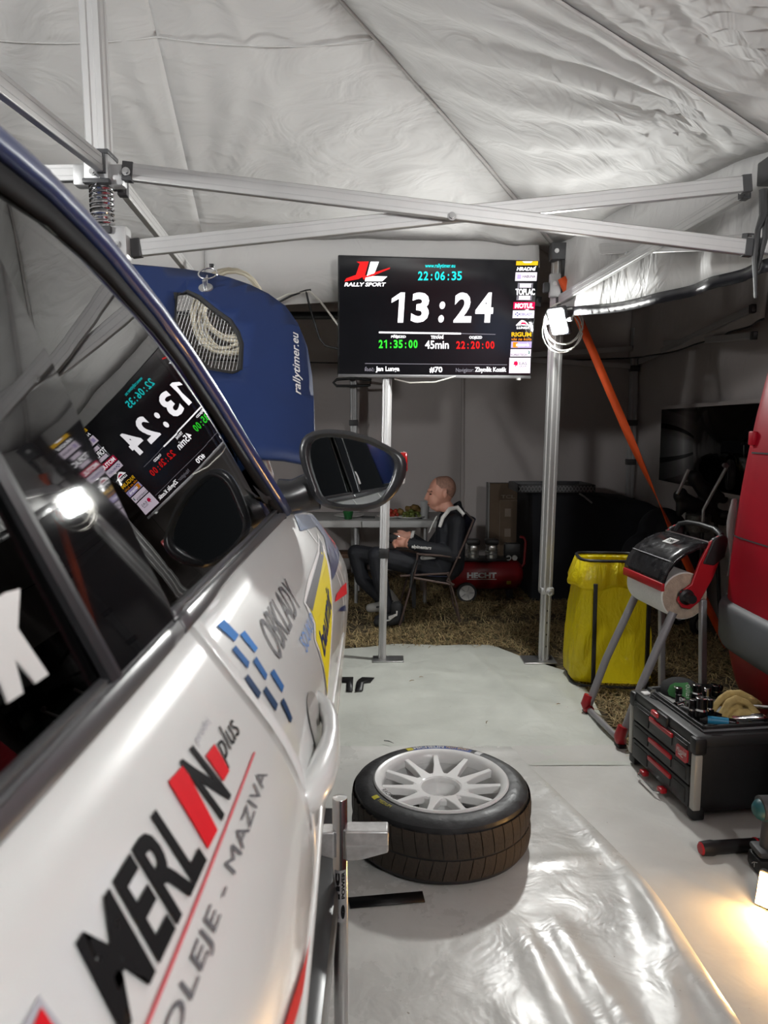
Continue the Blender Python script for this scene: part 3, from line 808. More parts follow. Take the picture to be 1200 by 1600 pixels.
# side glass: polygons on the glass plane
def gpoly(name, pts, m, e, th=0.004, parent=CAR, curved=True):
    # the side glass is slightly barrel shaped: about 16 m radius lengthwise, 4 m upright
    bm = bmesh.new(); eds = []; vv = [bm.verts.new(p) for p in pts]
    for i in range(len(vv)): eds.append(bm.edges.new((vv[i], vv[(i + 1) % len(vv)])))
    bmesh.ops.triangle_fill(bm, use_beauty=True, use_dissolve=False, edges=eds)
    for i in range(1, 20):
        bmesh.ops.bisect_plane(bm, geom=bm.verts[:] + bm.edges[:] + bm.faces[:], plane_co=(0, -0.5 + 2.4 * i / 20, 0), plane_no=(0, 1, 0))
        bmesh.ops.bisect_plane(bm, geom=bm.verts[:] + bm.edges[:] + bm.faces[:], plane_co=(0, 0, 1.28 + 0.5 * i / 20), plane_no=(0, 0, 1))
    for v in bm.verts: v.co = v.co + GN * (e - (v.co.y - 1.1) ** 2 / 56.0 * (1.0 if curved else 0.0) - (v.co.z - 1.52) ** 2 / 14.0)
    o = obj(name, bm, m, parent, world=True, smooth=True, angle=60, solid=th, solid_off=0)
    o.modifiers[0].use_rim = False      # keeps the reflections clean up to the edge
    return o
def gyz(y, z): return Vector((GX(y, z), y, z))
A_in = [(0, 245), (60, 300), (120, 364), (160, 410), (200, 463), (240, 516), (280, 575), (330, 658), (370, 726), (402, 782)]
A_out = [(0, 205), (60, 258), (120, 321), (160, 366), (200, 417), (240, 467), (290, 538), (340, 616), (390, 699), (430, 762), (446, 790)]
ain = [ghit(*p) for p in A_in]; aout = [ghit(*p, 0.012) for p in A_out]
ZTOP = ain[0].z + 0.012
pB0, pB1 = ghit(262, 968), ghit(0, 442)         # front edge of the B pillar
def Bline(z): t = (z - pB0.z) / (pB1.z - pB0.z); return pB0.lerp(pB1, t)
pC0, pC1 = ghit(165, 1058), ghit(0, 764)        # its rear edge
def Cline(z): t = (z - pC0.z) / (pC1.z - pC0.z); return pC0.lerp(pC1, t)
bt = Bline(ZTOP); ct = Cline(ZTOP + 0.004)
fb = gyz(1.60, 1.320)
fg = [gyz(pB0.y, 1.320)] + [fb] + [a for a in reversed(ain)] + [bt]
front_glass = gpoly('front_side_window', fg, M_GLASS, 0.0)
gpoly('pillar_panel', [gyz(pC0.y, 1.320), gyz(pB0.y, 1.320), bt, ct], mat('pillar_gloss_black', (0.006, 0.006, 0.007), 0.03), 0.003, 0.012, CAR, False)
rear_glass = gpoly('rear_side_window', [gyz(-0.42, 1.325), gyz(pC0.y, 1.320), ct, gyz(0.1, ZTOP), gyz(-0.25, ZTOP - 0.03)], M_GLASSD, 0.0, 0.004, CAR, False)
# rubber edges along the pillar
for (q0, q1, r) in ((gyz(pC0.y, 1.320), ct, 0.007), (gyz(pB0.y, 1.320), bt, 0.003)):
    b = B(); b.tube([q0 + GN * 0.004, q1 + GN * 0.004], r, 8); obj('pillar_seal', b, M_TRIM, CAR, world=True)
# white letter on the rear side window
kp = [(-30, 938), (23, 923), (20, 985), (70, 1056), (50, 1070), (16, 1033), (29, 1085), (6, 1101), (-2, 1088), (-40, 1000)]
kp = [(0, 929), (23, 923), (20, 985), (70, 1056), (50, 1070), (16, 1033), (30, 1085), (6, 1101), (-30, 1015), (-30, 950)]
gpoly('window_letter', [ghit(*p, 0.001) for p in kp], mat('white_vinyl', (0.55, 0.55, 0.54), 0.5), 0.004, 0.001, rear_glass, False)

# roof rail / A pillar (blue, with bright edge) and black seal
rr = [Vector((GX(-1.6, 1.62), -1.6, 1.70)), Vector((GX(-1.0, 1.72), -1.0, ZTOP + 0.035)), Vector((GX(-0.3, ZTOP), -0.3, ZTOP + 0.05)), Vector((GX(0.2, ZTOP) , 0.2, aout[0].z + 0.012))] + aout
path = rr
b = B(); rows = []
for i, p in enumerate(path):
    d = (path[min(i+1, len(path)-1)] - path[max(i-1, 0)]).normalized(); u = GN.cross(d).normalized()   # u points across the pillar
    if u.z < 0: u = -u
    pr = [(-0.018, -0.012), (-0.016, 0.004), (-0.006, 0.011), (0.006, 0.009), (0.016, 0.0), (0.024, -0.012), (0.026, -0.028)]
    rows.append([p + u * (a - 0.014) + GN * c for a, c in pr])
b.grid(rows); rail = obj('roof_rail', b, M_BLUE, CAR, world=True, angle=80, solid=0.003, solid_off=-1)
b = B(); rows = []
pin = [Vector((p.x, p.y, p.z)) for p in rr[:4]]
for i, p in enumerate(path):
    d = (path[min(i+1, len(path)-1)] - path[max(i-1, 0)]).normalized(); u = GN.cross(d).normalized()
    if u.z < 0: u = -u
    rows.append([p + u * (a - 0.014) + GN * c for a, c in ((-0.046, -0.014), (-0.040, -0.006), (-0.022, -0.004), (-0.016, -0.012))])
b.grid(rows); obj('window_seal', b, M_SEAL, CAR, world=True, angle=80, solid=0.003, solid_off=-1)
# roof skin and windscreen between this rail and the other side of the car (mirrored about the car's middle)
CX = -0.94
def mirx(p): return Vector((2 * CX - p.x, p.y, p.z))
def cross_row(p, crown, fwd, n=16):
    q = mirx(p); row = []
    for i in range(n + 1):
        s = i / n; c = 4 * s * (1 - s); row.append(p.lerp(q, s) + Vector((0, fwd * c, crown * c)))
    return row
top_pts = [p for p in path if p.y < 0.98]
b = B(); b.grid([cross_row(p + Vector((-0.012, 0, 0.012)), 0.045, 0.0) for p in top_pts]); obj('roof', b, M_BLUE, CAR, world=True, angle=80, solid=0.004)
b = B(); b.grid([cross_row(p + Vector((-0.02, 0.0, 0.0)), 0.03, 0.16 * min(1, max(0, (p.y - 0.9) / 0.8))) for p in path if p.y > 0.93]); obj('windscreen', b, M_CLEAR, CAR, world=True, angle=80, solid=0.005)
b = B(); b.grid([[mirx(v) for v in r] for r in [[p + GN * 0.01, p - GN * 0.01 + Vector((-0.02, 0, -0.02))] for p in path]]); obj('roof_rail', b, M_BLUE, CAR, world=True, angle=80, solid=0.01)
# far side of the body
b = B(); rows = []
for j in range(13):
    z = lerp(0.48, 1.30, j / 12); rows.append([Vector((2 * CX - SX(y, min(z, sinterp(ZT, y))), y, min(z, sinterp(ZT, y)))) for y in [lerp(-2.0, 2.98, i / 40) for i in range(41)]])
b.grid(rows); obj('left_body_side', b, M_PAINT, CAR, world=True, angle=60, solid=0.004)
gl = [gyz(-0.42, 1.320), gyz(1.60, 1.320)] + [a for a in reversed(ain)] + [gyz(0.1, ZTOP), gyz(-0.25, ZTOP - 0.03)]
b = B(); b.f(b._v([mirx(p) for p in gl])); obj('left_side_window', b, M_GLASSD, CAR, world=True, solid=0.004)
b = B(); b.grid([[Vector((2*CX - SX(y, 1.30), y, 1.30)), mirx(gyz(y, 1.34))] for y in (-0.6, 0, 0.6, 1.2, 1.7)]); obj('left_belt_trim', b, M_TRIM, CAR, world=True, solid=0.004)
# tail and nose
b = B(); rows = []
for j in range(9):
    z = lerp(0.5, 1.32, j / 8); rows.append([Vector((lerp(SX(-2.0, z), 2*CX - SX(-2.0, z), s), -2.0 - 0.12 * 4 * s * (1 - s), z)) for s in [i / 14 for i in range(15)]])
b.grid(rows); obj('tailgate', b, M_PAINT, CAR, world=True, solid=0.004)
b = B(); b.grid([[Vector((lerp(rr[0].x, 2*CX - rr[0].x, s), rr[0].y + 0.02, rr[0].z)) for s in (0, .25, .5, .75, 1)], [Vector((lerp(-0.24, 2*CX + 0.24, s), -2.0 - 0.1*4*s*(1-s), 1.32)) for s in (0, .25, .5, .75, 1)]]); obj('rear_window', b, M_GLASSD, CAR, world=True, solid=0.004)
b = B(); b.grid([[Vector((GX(y, 1.34), y, 1.34)) for y in (-1.9, -1.2, -0.42)], [Vector((rr[0].x, -1.55, 1.68)), Vector((rr[1].x, -1.0, ZTOP)), Vector((GX(-0.25, ZTOP), -0.25, ZTOP))]]); obj('rear_pillar', b, M_BLUE, CAR, world=True, solid=0.01)
b = B(); rows = []
for j in range(10):
    t = j / 9; z = lerp(0.50, 1.02, t); rows.append([Vector((lerp(SX(2.98, min(z, 1.02)), 2*CX - SX(2.98, min(z, 1.02)), s), 2.975 + (0.26 + 0.05 * math.sin(PI * t)) * (1 - (2*s - 1)**2) ** 0.8, z)) for s in [i / 20 for i in range(21)]])
b.grid(rows); bump_o = obj('front_bumper', b, M_PAINT, CAR, world=True, angle=70, solid=0.004)
b = B(); b.rbox((CX-0.45, 3.18, 0.60), (CX+0.45, 3.275, 0.80), 0.03); obj('grille', b, M_BLACK, bump_o, world=True)
for s in (-1, 1):
    b = B(); b.ball((CX + s * 0.56, 3.0, 0.93), (0.14, 0.14, 0.075)); obj('headlamp', b, M_CLEAR if False else mat('headlamp_lens', (0.6, 0.62, 0.64), 0.1, coat=1), bump_o, world=True)
b = B(); b.rbox((CX-0.60, 2.0, 0.85), (CX+0.60, 2.95, 1.05), 0.04); eng = obj('engine_bay', b, M_LINER, CAR, world=True)
b = B(); b.rbox((CX-0.30, 2.2, 1.04), (CX+0.25, 2.75, 1.15), 0.04); obj('engine_cover', b, M_GREYPL, eng, world=True)
# inner fender flange up to the bonnet opening
for s in (1, -1):
    b = B(); rows = []
    for i in range(16):
        y = lerp(1.73, 2.95, i / 15); z = sinterp(ZT, y); x = SX(y, z) - 0.10
        r = [Vector((x, y, z + 0.01)), Vector((x - 0.02, y, z - 0.03)), Vector((x - 0.07, y, z - 0.06)), Vector((x - 0.10, y, z - 0.25))]
        rows.append(r if s > 0 else [mirx(p) for p in r])
    b.grid(rows); obj('fender_flange', b, M_PAINT, CAR, world=True, solid=0.003)

# interior: floor, dash, seats, roll cage
b = B(); b.rbox((CX-0.68, -1.7, 0.52), (CX+0.68, 1.8, 0.58), 0.02); obj('cabin_floor', b, M_LINER, CAR, world=True)
b = B(); b.rbox((CX-0.66, 1.30, 1.05), (CX+0.66, 1.82, 1.30), 0.06); obj('dashboard', b, mat('dash_grey', (0.02, 0.022, 0.022), 0.8, var=0.2), CAR, world=True)
M_CAGE = mat('roll_cage_paint', (0.05, 0.055, 0.055), 0.4)
for s in (1, -1):
    q = [Vector((-0.36, 1.60, 1.20)), Vector((-0.40, 1.45, 1.38)), Vector((-0.47, 0.95, 1.68)), Vector((-0.47, 0.45, 1.74)), Vector((-0.46, 0.40, 1.70)), Vector((-0.36, 0.38, 1.30)), Vector((-0.34, 0.36, 0.58))]
    if s < 0: q = [mirx(p) for p in q]
    b = B(); b.tube(q, 0.021, 10); obj('roll_cage_tube', b, M_CAGE, CAR, world=True)
    q = [Vector((-0.45, 0.42, 1.62)), Vector((-0.40, -0.4, 1.25)), Vector((-0.40, -0.9, 0.75))]
    if s < 0: q = [mirx(p) for p in q]
    b = B(); b.tube(q, 0.019, 10); obj('roll_cage_tube', b, M_CAGE, CAR, world=True)
    q = [Vector((-0.34, 1.45, 0.62)), Vector((-0.36, 0.40, 1.15))]
    if s < 0: q = [mirx(p) for p in q]
    b = B(); b.tube(q, 0.019, 10); obj('roll_cage_tube', b, M_CAGE, CAR, world=True)
b = B(); b.tube([(-0.47, 0.44, 1.73), (2*CX+0.47, 0.44, 1.73)], 0.02, 10); b.tube([(-0.46, 0.41, 1.45), (2*CX+0.46, 0.41, 1.0)], 0.018, 10); obj('roll_cage_hoop', b, M_CAGE, CAR, world=True)
M_SEATF = mat('seat_fabric', (0.014, 0.014, 0.016), 0.9, var=0.3)
for s in (1, -1):
    cx = CX + s * 0.36
    b = B(); rows = []
    for (y, z, w, wing) in ((1.05, 0.92, 0.22, 0.06), (0.75, 0.86, 0.23, 0.10), (0.52, 0.92, 0.23, 0.12), (0.44, 1.15, 0.22, 0.12), (0.38, 1.38, 0.25, 0.11), (0.34, 1.50, 0.18, 0.06), (0.33, 1.62, 0.15, 0.12), (0.33, 1.68, 0.10, 0.04)):
        rows.append([(cx - w, y + wing, z + 0.03), (cx - w * 0.85, y + 0.02, z), (cx, y, z), (cx + w * 0.85, y + 0.02, z), (cx + w, y + wing, z + 0.03)])
    b.grid(rows); obj('bucket_seat', b, M_SEATF, CAR, world=True, angle=80, solid=0.03)

# door handle
def hp(y, o, z=1.118): return Vector((SX(y, z) + o, y, z))
b = B(); pts = [hp(0.995, -0.014), hp(0.975, -0.002), hp(0.945, 0.010), hp(0.90, 0.017), hp(0.85, 0.018), hp(0.80, 0.014), hp(0.75, 0.007), hp(0.715, -0.002), hp(0.69, -0.016)]
b.tube(pts, [0.010, 0.011, 0.0115, 0.011, 0.0115, 0.015, 0.017, 0.016, 0.010], 14)
for v in b.bm.verts: v.co.z = 1.118 + (v.co.z - 1.118) * 1.25
hd = obj('door_handle', b, M_PAINT, fdoor, world=True, angle=180)
b = B(); rows = []
for i in range(9):
    for_ = []
    r_ = i / 8
    for j in range(20):
        a = 2 * PI * j / 20; y = 0.885 + 0.062 * r_ * math.cos(a); z = 1.125 + 0.034 * r_ * math.sin(a)
        for_.append(Vector((SX(y, z) + 0.0035 * (1 - (1 - r_) ** 2) * 0 + 0.002, y, z)))
    rows.append(for_)
b.grid(rows[1:], closed_u=True); obj('handle_recess_shade', b, mat('recess_shade_grey', (0.36, 0.35, 0.33), 0.4, coat=0.4), fdoor, world=True, angle=180)  # flat grey patch, paints the shade inside the grip cup
# body crease under the handle, lower blade
b = B(); b.tube([side_pt(y, 1.035 - 0.02 * (y - 0.3), 0.000) for y in [lerp(0.2, 1.7, i / 30) for i in range(31)]], 0.004, 8); obj('body_crease', b, M_PAINT, fdoor, world=True, angle=180)

# ---- decals on the side
V_BLACK = mat('black_vinyl', (0.010, 0.010, 0.011), 0.55, spec=0.06)
V_RED = mat('red_vinyl', (0.62, 0.012, 0.02), 0.55, spec=0.06)
V_PINK = mat('thin_red_vinyl', (0.60, 0.10, 0.12), 0.55, spec=0.06)
V_GREY = mat('grey_vinyl', (0.13, 0.13, 0.14), 0.55, spec=0.06)
V_LGREY = mat('light_grey_vinyl', (0.42, 0.42, 0.46), 0.55, spec=0.06)
V_BLUE1 = mat('bright_blue_vinyl', (0.015, 0.17, 0.52), 0.55, spec=0.06)
V_BLUE2 = mat('mid_blue_vinyl', (0.010, 0.095, 0.30), 0.55, spec=0.06)
V_BLUE3 = mat('navy_vinyl', (0.008, 0.035, 0.10), 0.55, spec=0.06)
V_YEL = mat('yellow_vinyl', (0.72, 0.60, 0.015), 0.55, spec=0.06)
V_NAVY = mat('navy_wrap', (0.012, 0.028, 0.16), 0.3, coat=0.4)
V_WHITE = mat('white_border_vinyl', (0.74, 0.73, 0.72), 0.55, spec=0.06)
V_SILV = mat('pale_blue_film', (0.30, 0.42, 0.66), 0.2, coat=0.6)
V_LBLUE = mat('pale_blue_vinyl', (0.16, 0.30, 0.62), 0.55, spec=0.06)
def dtext(name, s, quad, m, parent, bold=0.0, shear=0.0, cuts=4, e=0.0018):
    fn = quad_side(*quad); return obj(name, text_map(s, lambda u, v: fn(u, v, e), bold, shear, cuts=cuts), m, parent, world=True, smooth=False)
def dpoly(name, pts, m, parent, e=0.0018, cuts=6):
    h = [side_hit(*p) for p in pts]
    return obj(name, poly_map(h, lambda y, z: side_pt(y, z, e), cuts), m, parent, world=True, smooth=False)
dtext('lettering', 'MERL', ((188, 1625), (317, 1345), (252, 1243), (107, 1475)), V_BLACK, rdoor, 0.03, 0.0)
dpoly('red_letter_bar', [(258, 1222), (281, 1196), (334, 1298), (320, 1328)], V_RED, rdoor)
dtext('lettering', 'N', ((343, 1284), (357, 1243), (297, 1165), (276, 1192)), V_BLACK, rdoor, 0.045, 0.0)
dpoly('red_square', [(317, 1182), (330, 1163), (354, 1205), (345, 1222)], V_RED, rdoor)
dtext('lettering', 'plus', ((352, 1203), (378, 1155), (353, 1113), (330, 1150)), V_BLACK, rdoor, 0.0, 0.0)
dtext('small_lettering', 'prodej', ((307, 1168), (327, 1132), (318, 1120), (298, 1152)), V_LGREY, rdoor, 0.0)
dpoly('red_line', [(213, 1618), (221, 1618), (396, 1176), (393, 1176)], V_PINK, rdoor)
dtext('lettering', 'OLEJE - MAZIVA', ((262, 1668), (419, 1214), (402, 1200), (236, 1628)), V_GREY, rdoor, 0.0)
dpoly('logo_border', [(10, 1620), (51, 1557), (95, 1618)], V_LGREY, rdoor, 0.0014); dpoly('logo_triangle', [(28, 1620), (53, 1575), (80, 1618)], V_RED, rdoor, 0.0022)
dpoly('red_flash', [(436, 1612), (452, 1565), (482, 1462), (470, 1550), (452, 1612)], V_RED, rdoor)
S_ = 3.871
for k, q in enumerate((((335,690),(375,650),(465,745),(440,785)), ((475,745),(500,718),(580,825),(565,852)), ((425,835),(445,808),(530,910),(520,950)), ((552,905),(570,875),(640,985),(630,1022)), ((657,978),(678,950),(740,1055),(728,1095)), ((500,1010),(520,982),(600,1095),(585,1135)), ((615,1085),(632,1055),(702,1165),(690,1208)), ((720,1155),(738,1125),(792,1250),(780,1280)))):
    dpoly('checker_square', [(250 + x / S_, 800 + y / S_) for x, y in q], (V_BLUE1, V_BLUE1, V_BLUE2, V_BLUE2, V_BLUE2, V_BLUE3, V_BLUE3, V_BLUE3)[k], fdoor)
dtext('lettering', 'OBKLADY', ((435, 1038), (469, 946), (443, 903), (401, 975)), V_GREY, fdoor, 0.0)
dtext('lettering', 'SOUKUP', ((478, 1022), (490, 975), (483, 956), (466, 998)), V_LBLUE, fdoor, 0.0)
yel = [(495, 832), (510, 868), (518, 930), (519, 965), (513, 1050), (510, 1100), (490, 1000), (489, 975), (473, 941), (480, 905)]
dpoly('sticker_border', yel, V_WHITE, fdoor, 0.0014)
dpoly('sticker_grey_edge', [(497, 840), (502, 850), (486, 956), (476, 942)], V_GREY, fdoor, 0.0024)
dpoly('sticker_yellow', [(500, 850), (509, 875), (517, 935), (517, 968), (511, 1060), (509.5, 1088), (492, 1000), (491, 975), (482, 950), (491, 900)], V_YEL, fdoor, 0.0020)
dtext('sticker_lettering', 'baumit', ((505, 1030), (516, 950), (508, 905), (496, 990)), V_NAVY, fdoor, 0.02, e=0.0026)
dpoly('fender_wrap', [(480, 804), (513, 805), (522, 828), (536, 856), (528, 880), (518, 906), (512, 870), (505, 838)], V_NAVY, fender, 0.0016)
dpoly('fender_film', [(458, 804), (479, 804), (492, 812), (498, 820), (468, 830)], V_SILV, fdoor, 0.0016)
dtext('fender_lettering', 'PO', ((524, 858), (532, 850), (517, 812), (509, 818)), V_RED, fender, 0.03, e=0.0026)
dpoly('red_stripe', [(522, 941), (525, 928), (532, 918), (540, 910), (541, 928), (532, 934)], V_RED, fender, 0.0018)
dpoly('navy_stripe', [(527, 955), (532, 949), (539, 945), (540, 955)], V_NAVY, fender, 0.0018)

# ---- door mirror
MY0 = 1.62
def mp(px, py, y): return P(px, py, y)
hous = [(466, 705), (471, 684), (484, 674), (512, 670), (545, 673), (580, 683), (612, 699), (632, 711), (637, 722), (634, 745), (622, 768), (606, 785), (590, 794), (565, 799), (530, 798), (505, 792), (490, 780), (480, 755), (471, 728)]
inner = [(481, 706), (484, 688), (505, 682), (540, 685), (575, 693), (602, 706), (616, 716), (617, 730), (611, 752), (600, 772), (590, 783), (566, 789), (535, 789), (512, 784), (501, 774), (491, 748), (484, 725)]
def cen(pts): return (sum(p[0] for p in pts) / len(pts), sum(p[1] for p in pts) / len(pts))
hc = cen(hous)
def sc(pts, k, c): return [(c[0] + (x - c[0]) * k, c[1] + (y - c[1]) * k) for x, y in pts]
def resamp(pts, n=48):
    L = [0]; 
    for a, c in zip(pts, pts[1:] + pts[:1]): L.append(L[-1] + math.hypot(c[0]-a[0], c[1]-a[1]))
    out = []
    for i in range(n):
        s = L[-1] * i / n
        for k in range(len(pts)):
            if L[k] <= s <= L[k+1]:
                t = (s - L[k]) / max(1e-9, L[k+1] - L[k]); a, c = pts[k], pts[(k+1) % len(pts)]
                out.append((a[0] + (c[0]-a[0]) * t, a[1] + (c[1]-a[1]) * t)); break
    # start at the point closest to a fixed direction so two loops line up
    return out
def loop3(pts, y, k=1.0): return [mp(x, yy, y) if k == 1 else mp(hc[0] + (x-hc[0])*k, hc[1] + (yy-hc[1])*k, y) for x, yy in pts]
def polar(pts, c, n=56):
    out = []
    for i in range(n):
        a = 2 * PI * i / n; best = None; dx, dy = math.cos(a), math.sin(a)
        for p, q in zip(pts, pts[1:] + pts[:1]):
            ex, ey = q[0]-p[0], q[1]-p[1]; den = dx * ey - dy * ex
            if abs(den) < 1e-9: continue
            t = ((p[0]-c[0]) * ey - (p[1]-c[1]) * ex) / den; s = ((p[0]-c[0]) * dy - (p[1]-c[1]) * dx) / den
            if t > 0 and -1e-6 <= s <= 1 + 1e-6 and (best is None or t > best): best = t
        out.append((c[0] + dx * best, c[1] + dy * best))
    # smooth the loop a little
    for _ in range(1): out = [((out[i-1][0] + 2*out[i][0] + out[(i+1) % n][0]) / 4, (out[i-1][1] + 2*out[i][1] + out[(i+1) % n][1]) / 4) for i in range(n)]
    return out
H = polar(hous, hc); I = polar(inner, hc)
b = B()
b.grid([loop3(I, MY0 + 0.012), loop3(I, MY0 - 0.002), loop3([((a[0]*.5+h[0]*.5), (a[1]*.5+h[1]*.5)) for a, h in zip(I, H)], MY0 - 0.008), loop3(H, MY0), loop3(H, MY0 + 0.012, 1.0)], closed_u=True)
mrim = obj('mirror_rim', b, M_TRIM, CAR, world=True, angle=75)
b = B(); b.grid([loop3(H, MY0 + 0.012), loop3(H, MY0 + 0.03, 0.985), loop3(H, MY0 + 0.07, 0.88), loop3(H, MY0 + 0.10, 0.70), loop3(H, MY0 + 0.115, 0.4), loop3(H, MY0 + 0.12, 0.02)], closed_u=True)
mcap = obj('mirror_cap', b, mat('mirror_cap_paint', (0.36, 0.36, 0.36), 0.25, coat=0.6), CAR, world=True, angle=80)
b = B(); n0 = Vector((-0.040, -1, 0.030)).normalized(); p0m = mp(hc[0], hc[1], MY0 + 0.008)
b.f(b._v([plane_hit(x, y, p0m, n0) for x, y in I]))
obj('mirror_glass', b, mat('mirror_silver', (0.62, 0.66, 0.66), 0.01, 1.0), CAR, world=True, smooth=False)
b = B(); b.rbox((-0.012, 0, -0.022), (0.004, 0.05, 0.022), 0.004, Matrix.Translation(mp(634, 722, MY0 + 0.012))); obj('turn_signal_red', b, mat('red_lens', (0.6, 0.02, 0.02), 0.1, coat=1), mcap, world=True)
b = B(); b.rbox((-0.012, 0, -0.012), (0.003, 0.05, 0.012), 0.004, Matrix.Translation(mp(631, 748, MY0 + 0.012))); obj('turn_signal_clear', b, mat('clear_lens', (0.6, 0.6, 0.6), 0.1, coat=1), mcap, world=True)
b = B(); rows = []
for (px, py, y, rz, ry) in ((436, 772, 1.66, 0.045, 0.05), (455, 770, 1.66, 0.040, 0.045), (480, 762, 1.67, 0.045, 0.04), (500, 755, 1.68, 0.05, 0.035)):
    c = mp(px, py, y); rows.append([Vector((c.x, c.y + ry * math.cos(a), c.z - 0.01 + rz * math.sin(a))) for a in [2*PI*i/16 for i in range(16)]])
b.grid(rows, closed_u=True); obj('mirror_arm', b, M_TRIM, CAR, world=True, angle=80)
sail = [gyz(1.54, 1.337), gyz(1.78, 1.325), ghit(446, 790), ghit(402, 780), ghit(385, 757)]
gpoly('mirror_sail', [gyz(1.50, 1.337), gyz(1.80, 1.32), ghit(440, 778), ghit(400, 776), ghit(388, 760)], M_TRIM, 0.004, 0.012)
b = B(); b.tube([gyz(1.66, 1.34), gyz(1.72, 1.33) + Vector((0.02, 0, 0)), Vector((SX(1.74, 1.29), 1.74, 1.296))], [0.014, 0.016, 0.010], 10); obj('sail_seal', b, M_TRIM, CAR, world=True)

# ---- raised bonnet
HB = Vector((CX, 1.93, 1.395)); TB = Vector((CX, 2.56, 2.03))
bu = (TB - HB).normalized(); bn = Vector((1, 0, 0)).cross(bu).normalized()
if bn.y > 0: bn = -bn
BL = (TB - HB).length
def bhit(px, py):
    q = plane_hit(px, py, HB, bn); return (q.x - CX, (q - HB).dot(bu))
edge = [(447, 716), (489, 716), (491, 668), (490, 622), (487, 580), (480, 540), (466, 508), (446, 482), (420, 464), (392, 451), (360, 441), (330, 435), (290, 430), (250, 427)]
E2 = [bhit(*p) for p in edge]
tmax = max(t for _, t in E2)
right = [(0.45, 0.0)] + E2[1:] + [(0.10, tmax + 0.012)]
outl = right + [(-0.10, tmax + 0.012)] + [(-x, t) for x, t in reversed(E2[1:])] + [(-0.45, 0.0)]
vent = [bhit(*p) for p in ((277, 473), (296, 468), (314, 476), (340, 497), (362, 512), (374, 530), (380, 548), (378, 588), (366, 594), (330, 590), (296, 560), (277, 520))]
def bfill(loops):
    bm = bmesh.new(); eds = []
    for lp in loops:
        vv = [bm.verts.new((x, t, 0)) for x, t in lp]
        for i in range(len(vv)): eds.append(bm.edges.new((vv[i], vv[(i+1) % len(vv)])))
    bmesh.ops.triangle_fill(bm, use_beauty=True, use_dissolve=False, edges=eds)
    for i in range(1, 26):
        bmesh.ops.bisect_plane(bm, geom=bm.verts[:] + bm.edges[:] + bm.faces[:], plane_co=(-0.8 + 1.6 * i / 26, 0, 0), plane_no=(1, 0, 0))
    for i in range(1, 14):
        bmesh.ops.bisect_plane(bm, geom=bm.verts[:] + bm.edges[:] + bm.faces[:], plane_co=(0, 1.0 * i / 14, 0), plane_no=(0, 1, 0))
    return bm
def bpt(x, t, e=0.0):
    w = abs(x) / 0.76; crown = -0.05 * w ** 2 - 0.09 * max(0, w - 0.82) ** 2 * 10 - 0.10 * max(0, t / tmax - 0.55) ** 2
    return Vector((CX + x, 0, 0)) + Vector((0, HB.y, HB.z)) + bu * t + bn * (crown + 0.05 + e)
bm = bfill([outl, vent, [(-x, t) for x, t in vent]])
for v in bm.verts: v.co = bpt(v.co.x, v.co.y)
bonnet = obj('bonnet', bm, M_BLUEB, CAR, world=True, angle=60, solid=0.012, solid_off=-1)
# wire mesh in the vents and black rim
for s in (1, -1):
    b = B(); xs = [x for x, t in vent]; ts = [t for x, t in vent]
    def inside(x, t):
        c = False; n = len(vent)
        for i in range(n):
            (x1, t1), (x2, t2) = vent[i], vent[i-1]
            if (t1 > t) != (t2 > t) and x < (x2 - x1) * (t - t1) / (t2 - t1) + x1: c = not c
        return c
    for k in range(24):
        x = lerp(min(xs), max(xs), (k + .5) / 24); seg = [t for t in [lerp(min(ts), max(ts), j / 60) for j in range(61)] if inside(x, t)]
        if len(seg) > 1: b.tube([bpt(s * x, seg[0], -0.012), bpt(s * x, seg[-1], -0.012)], 0.0011, 4)
    for k in range(22):
        t = lerp(min(ts), max(ts), (k + .5) / 22); seg = [x for x in [lerp(min(xs), max(xs), j / 60) for j in range(61)] if inside(x, t)]
        if len(seg) > 1: b.tube([bpt(s * seg[0], t, -0.013), bpt(s * seg[-1], t, -0.013)], 0.0011, 4)
    obj('vent_mesh', b, M_STEEL, bonnet, world=True, smooth=False)
    b = B(); b.tube([bpt(s * x, t, -0.006) for x, t in vent], 0.009, 6, closed=True); obj('vent_rim', b, M_BLACK, bonnet, world=True)
# bonnet pin with ring
for s in (1, -1):
    pc = bhit(324, 462); pb = bpt(s * pc[0], pc[1], 0.0)
    b = B(); Mq = Matrix.Translation(pb) @ bn.to_track_quat('Z', 'Y').to_matrix().to_4x4()
    b.lathe([(0, 0.004), (0.022, 0.004), (0.024, 0.0), (0.024, -0.002)], 20, Mq); b.lathe([(0, 0.03), (0.006, 0.028), (0.008, 0.004)], 12, Mq)
    for q in (-1, 1): b.bar(pb + Vector((q * 0.006, 0, 0)) + bn * 0.005, pb + bu * 0.05 + bn * 0.012, 0.003, 0.006)
    pin_o = obj('bonnet_pin', b, M_STEEL, bonnet, world=True)
    b = B(); cR = pb + bu * 0.062 + bn * 0.012
    b.tube([cR + Vector((0.030 * math.cos(a), 0, 0)) + bu * 0.030 * math.sin(a) for a in [2*PI*i/28 for i in range(28)]], 0.0028, 8, closed=True); obj('pull_ring', b, M_CHROME, pin_o, world=True)
    b = B(); b.rbox((-0.008, -0.006, -0.006), (0.008, 0.006, 0.008), 0.002, Matrix.Translation(bpt(s * pc[0], tmax + 0.004, 0.006))); obj('pin_guide', b, M_BLACK, pin_o, world=True)
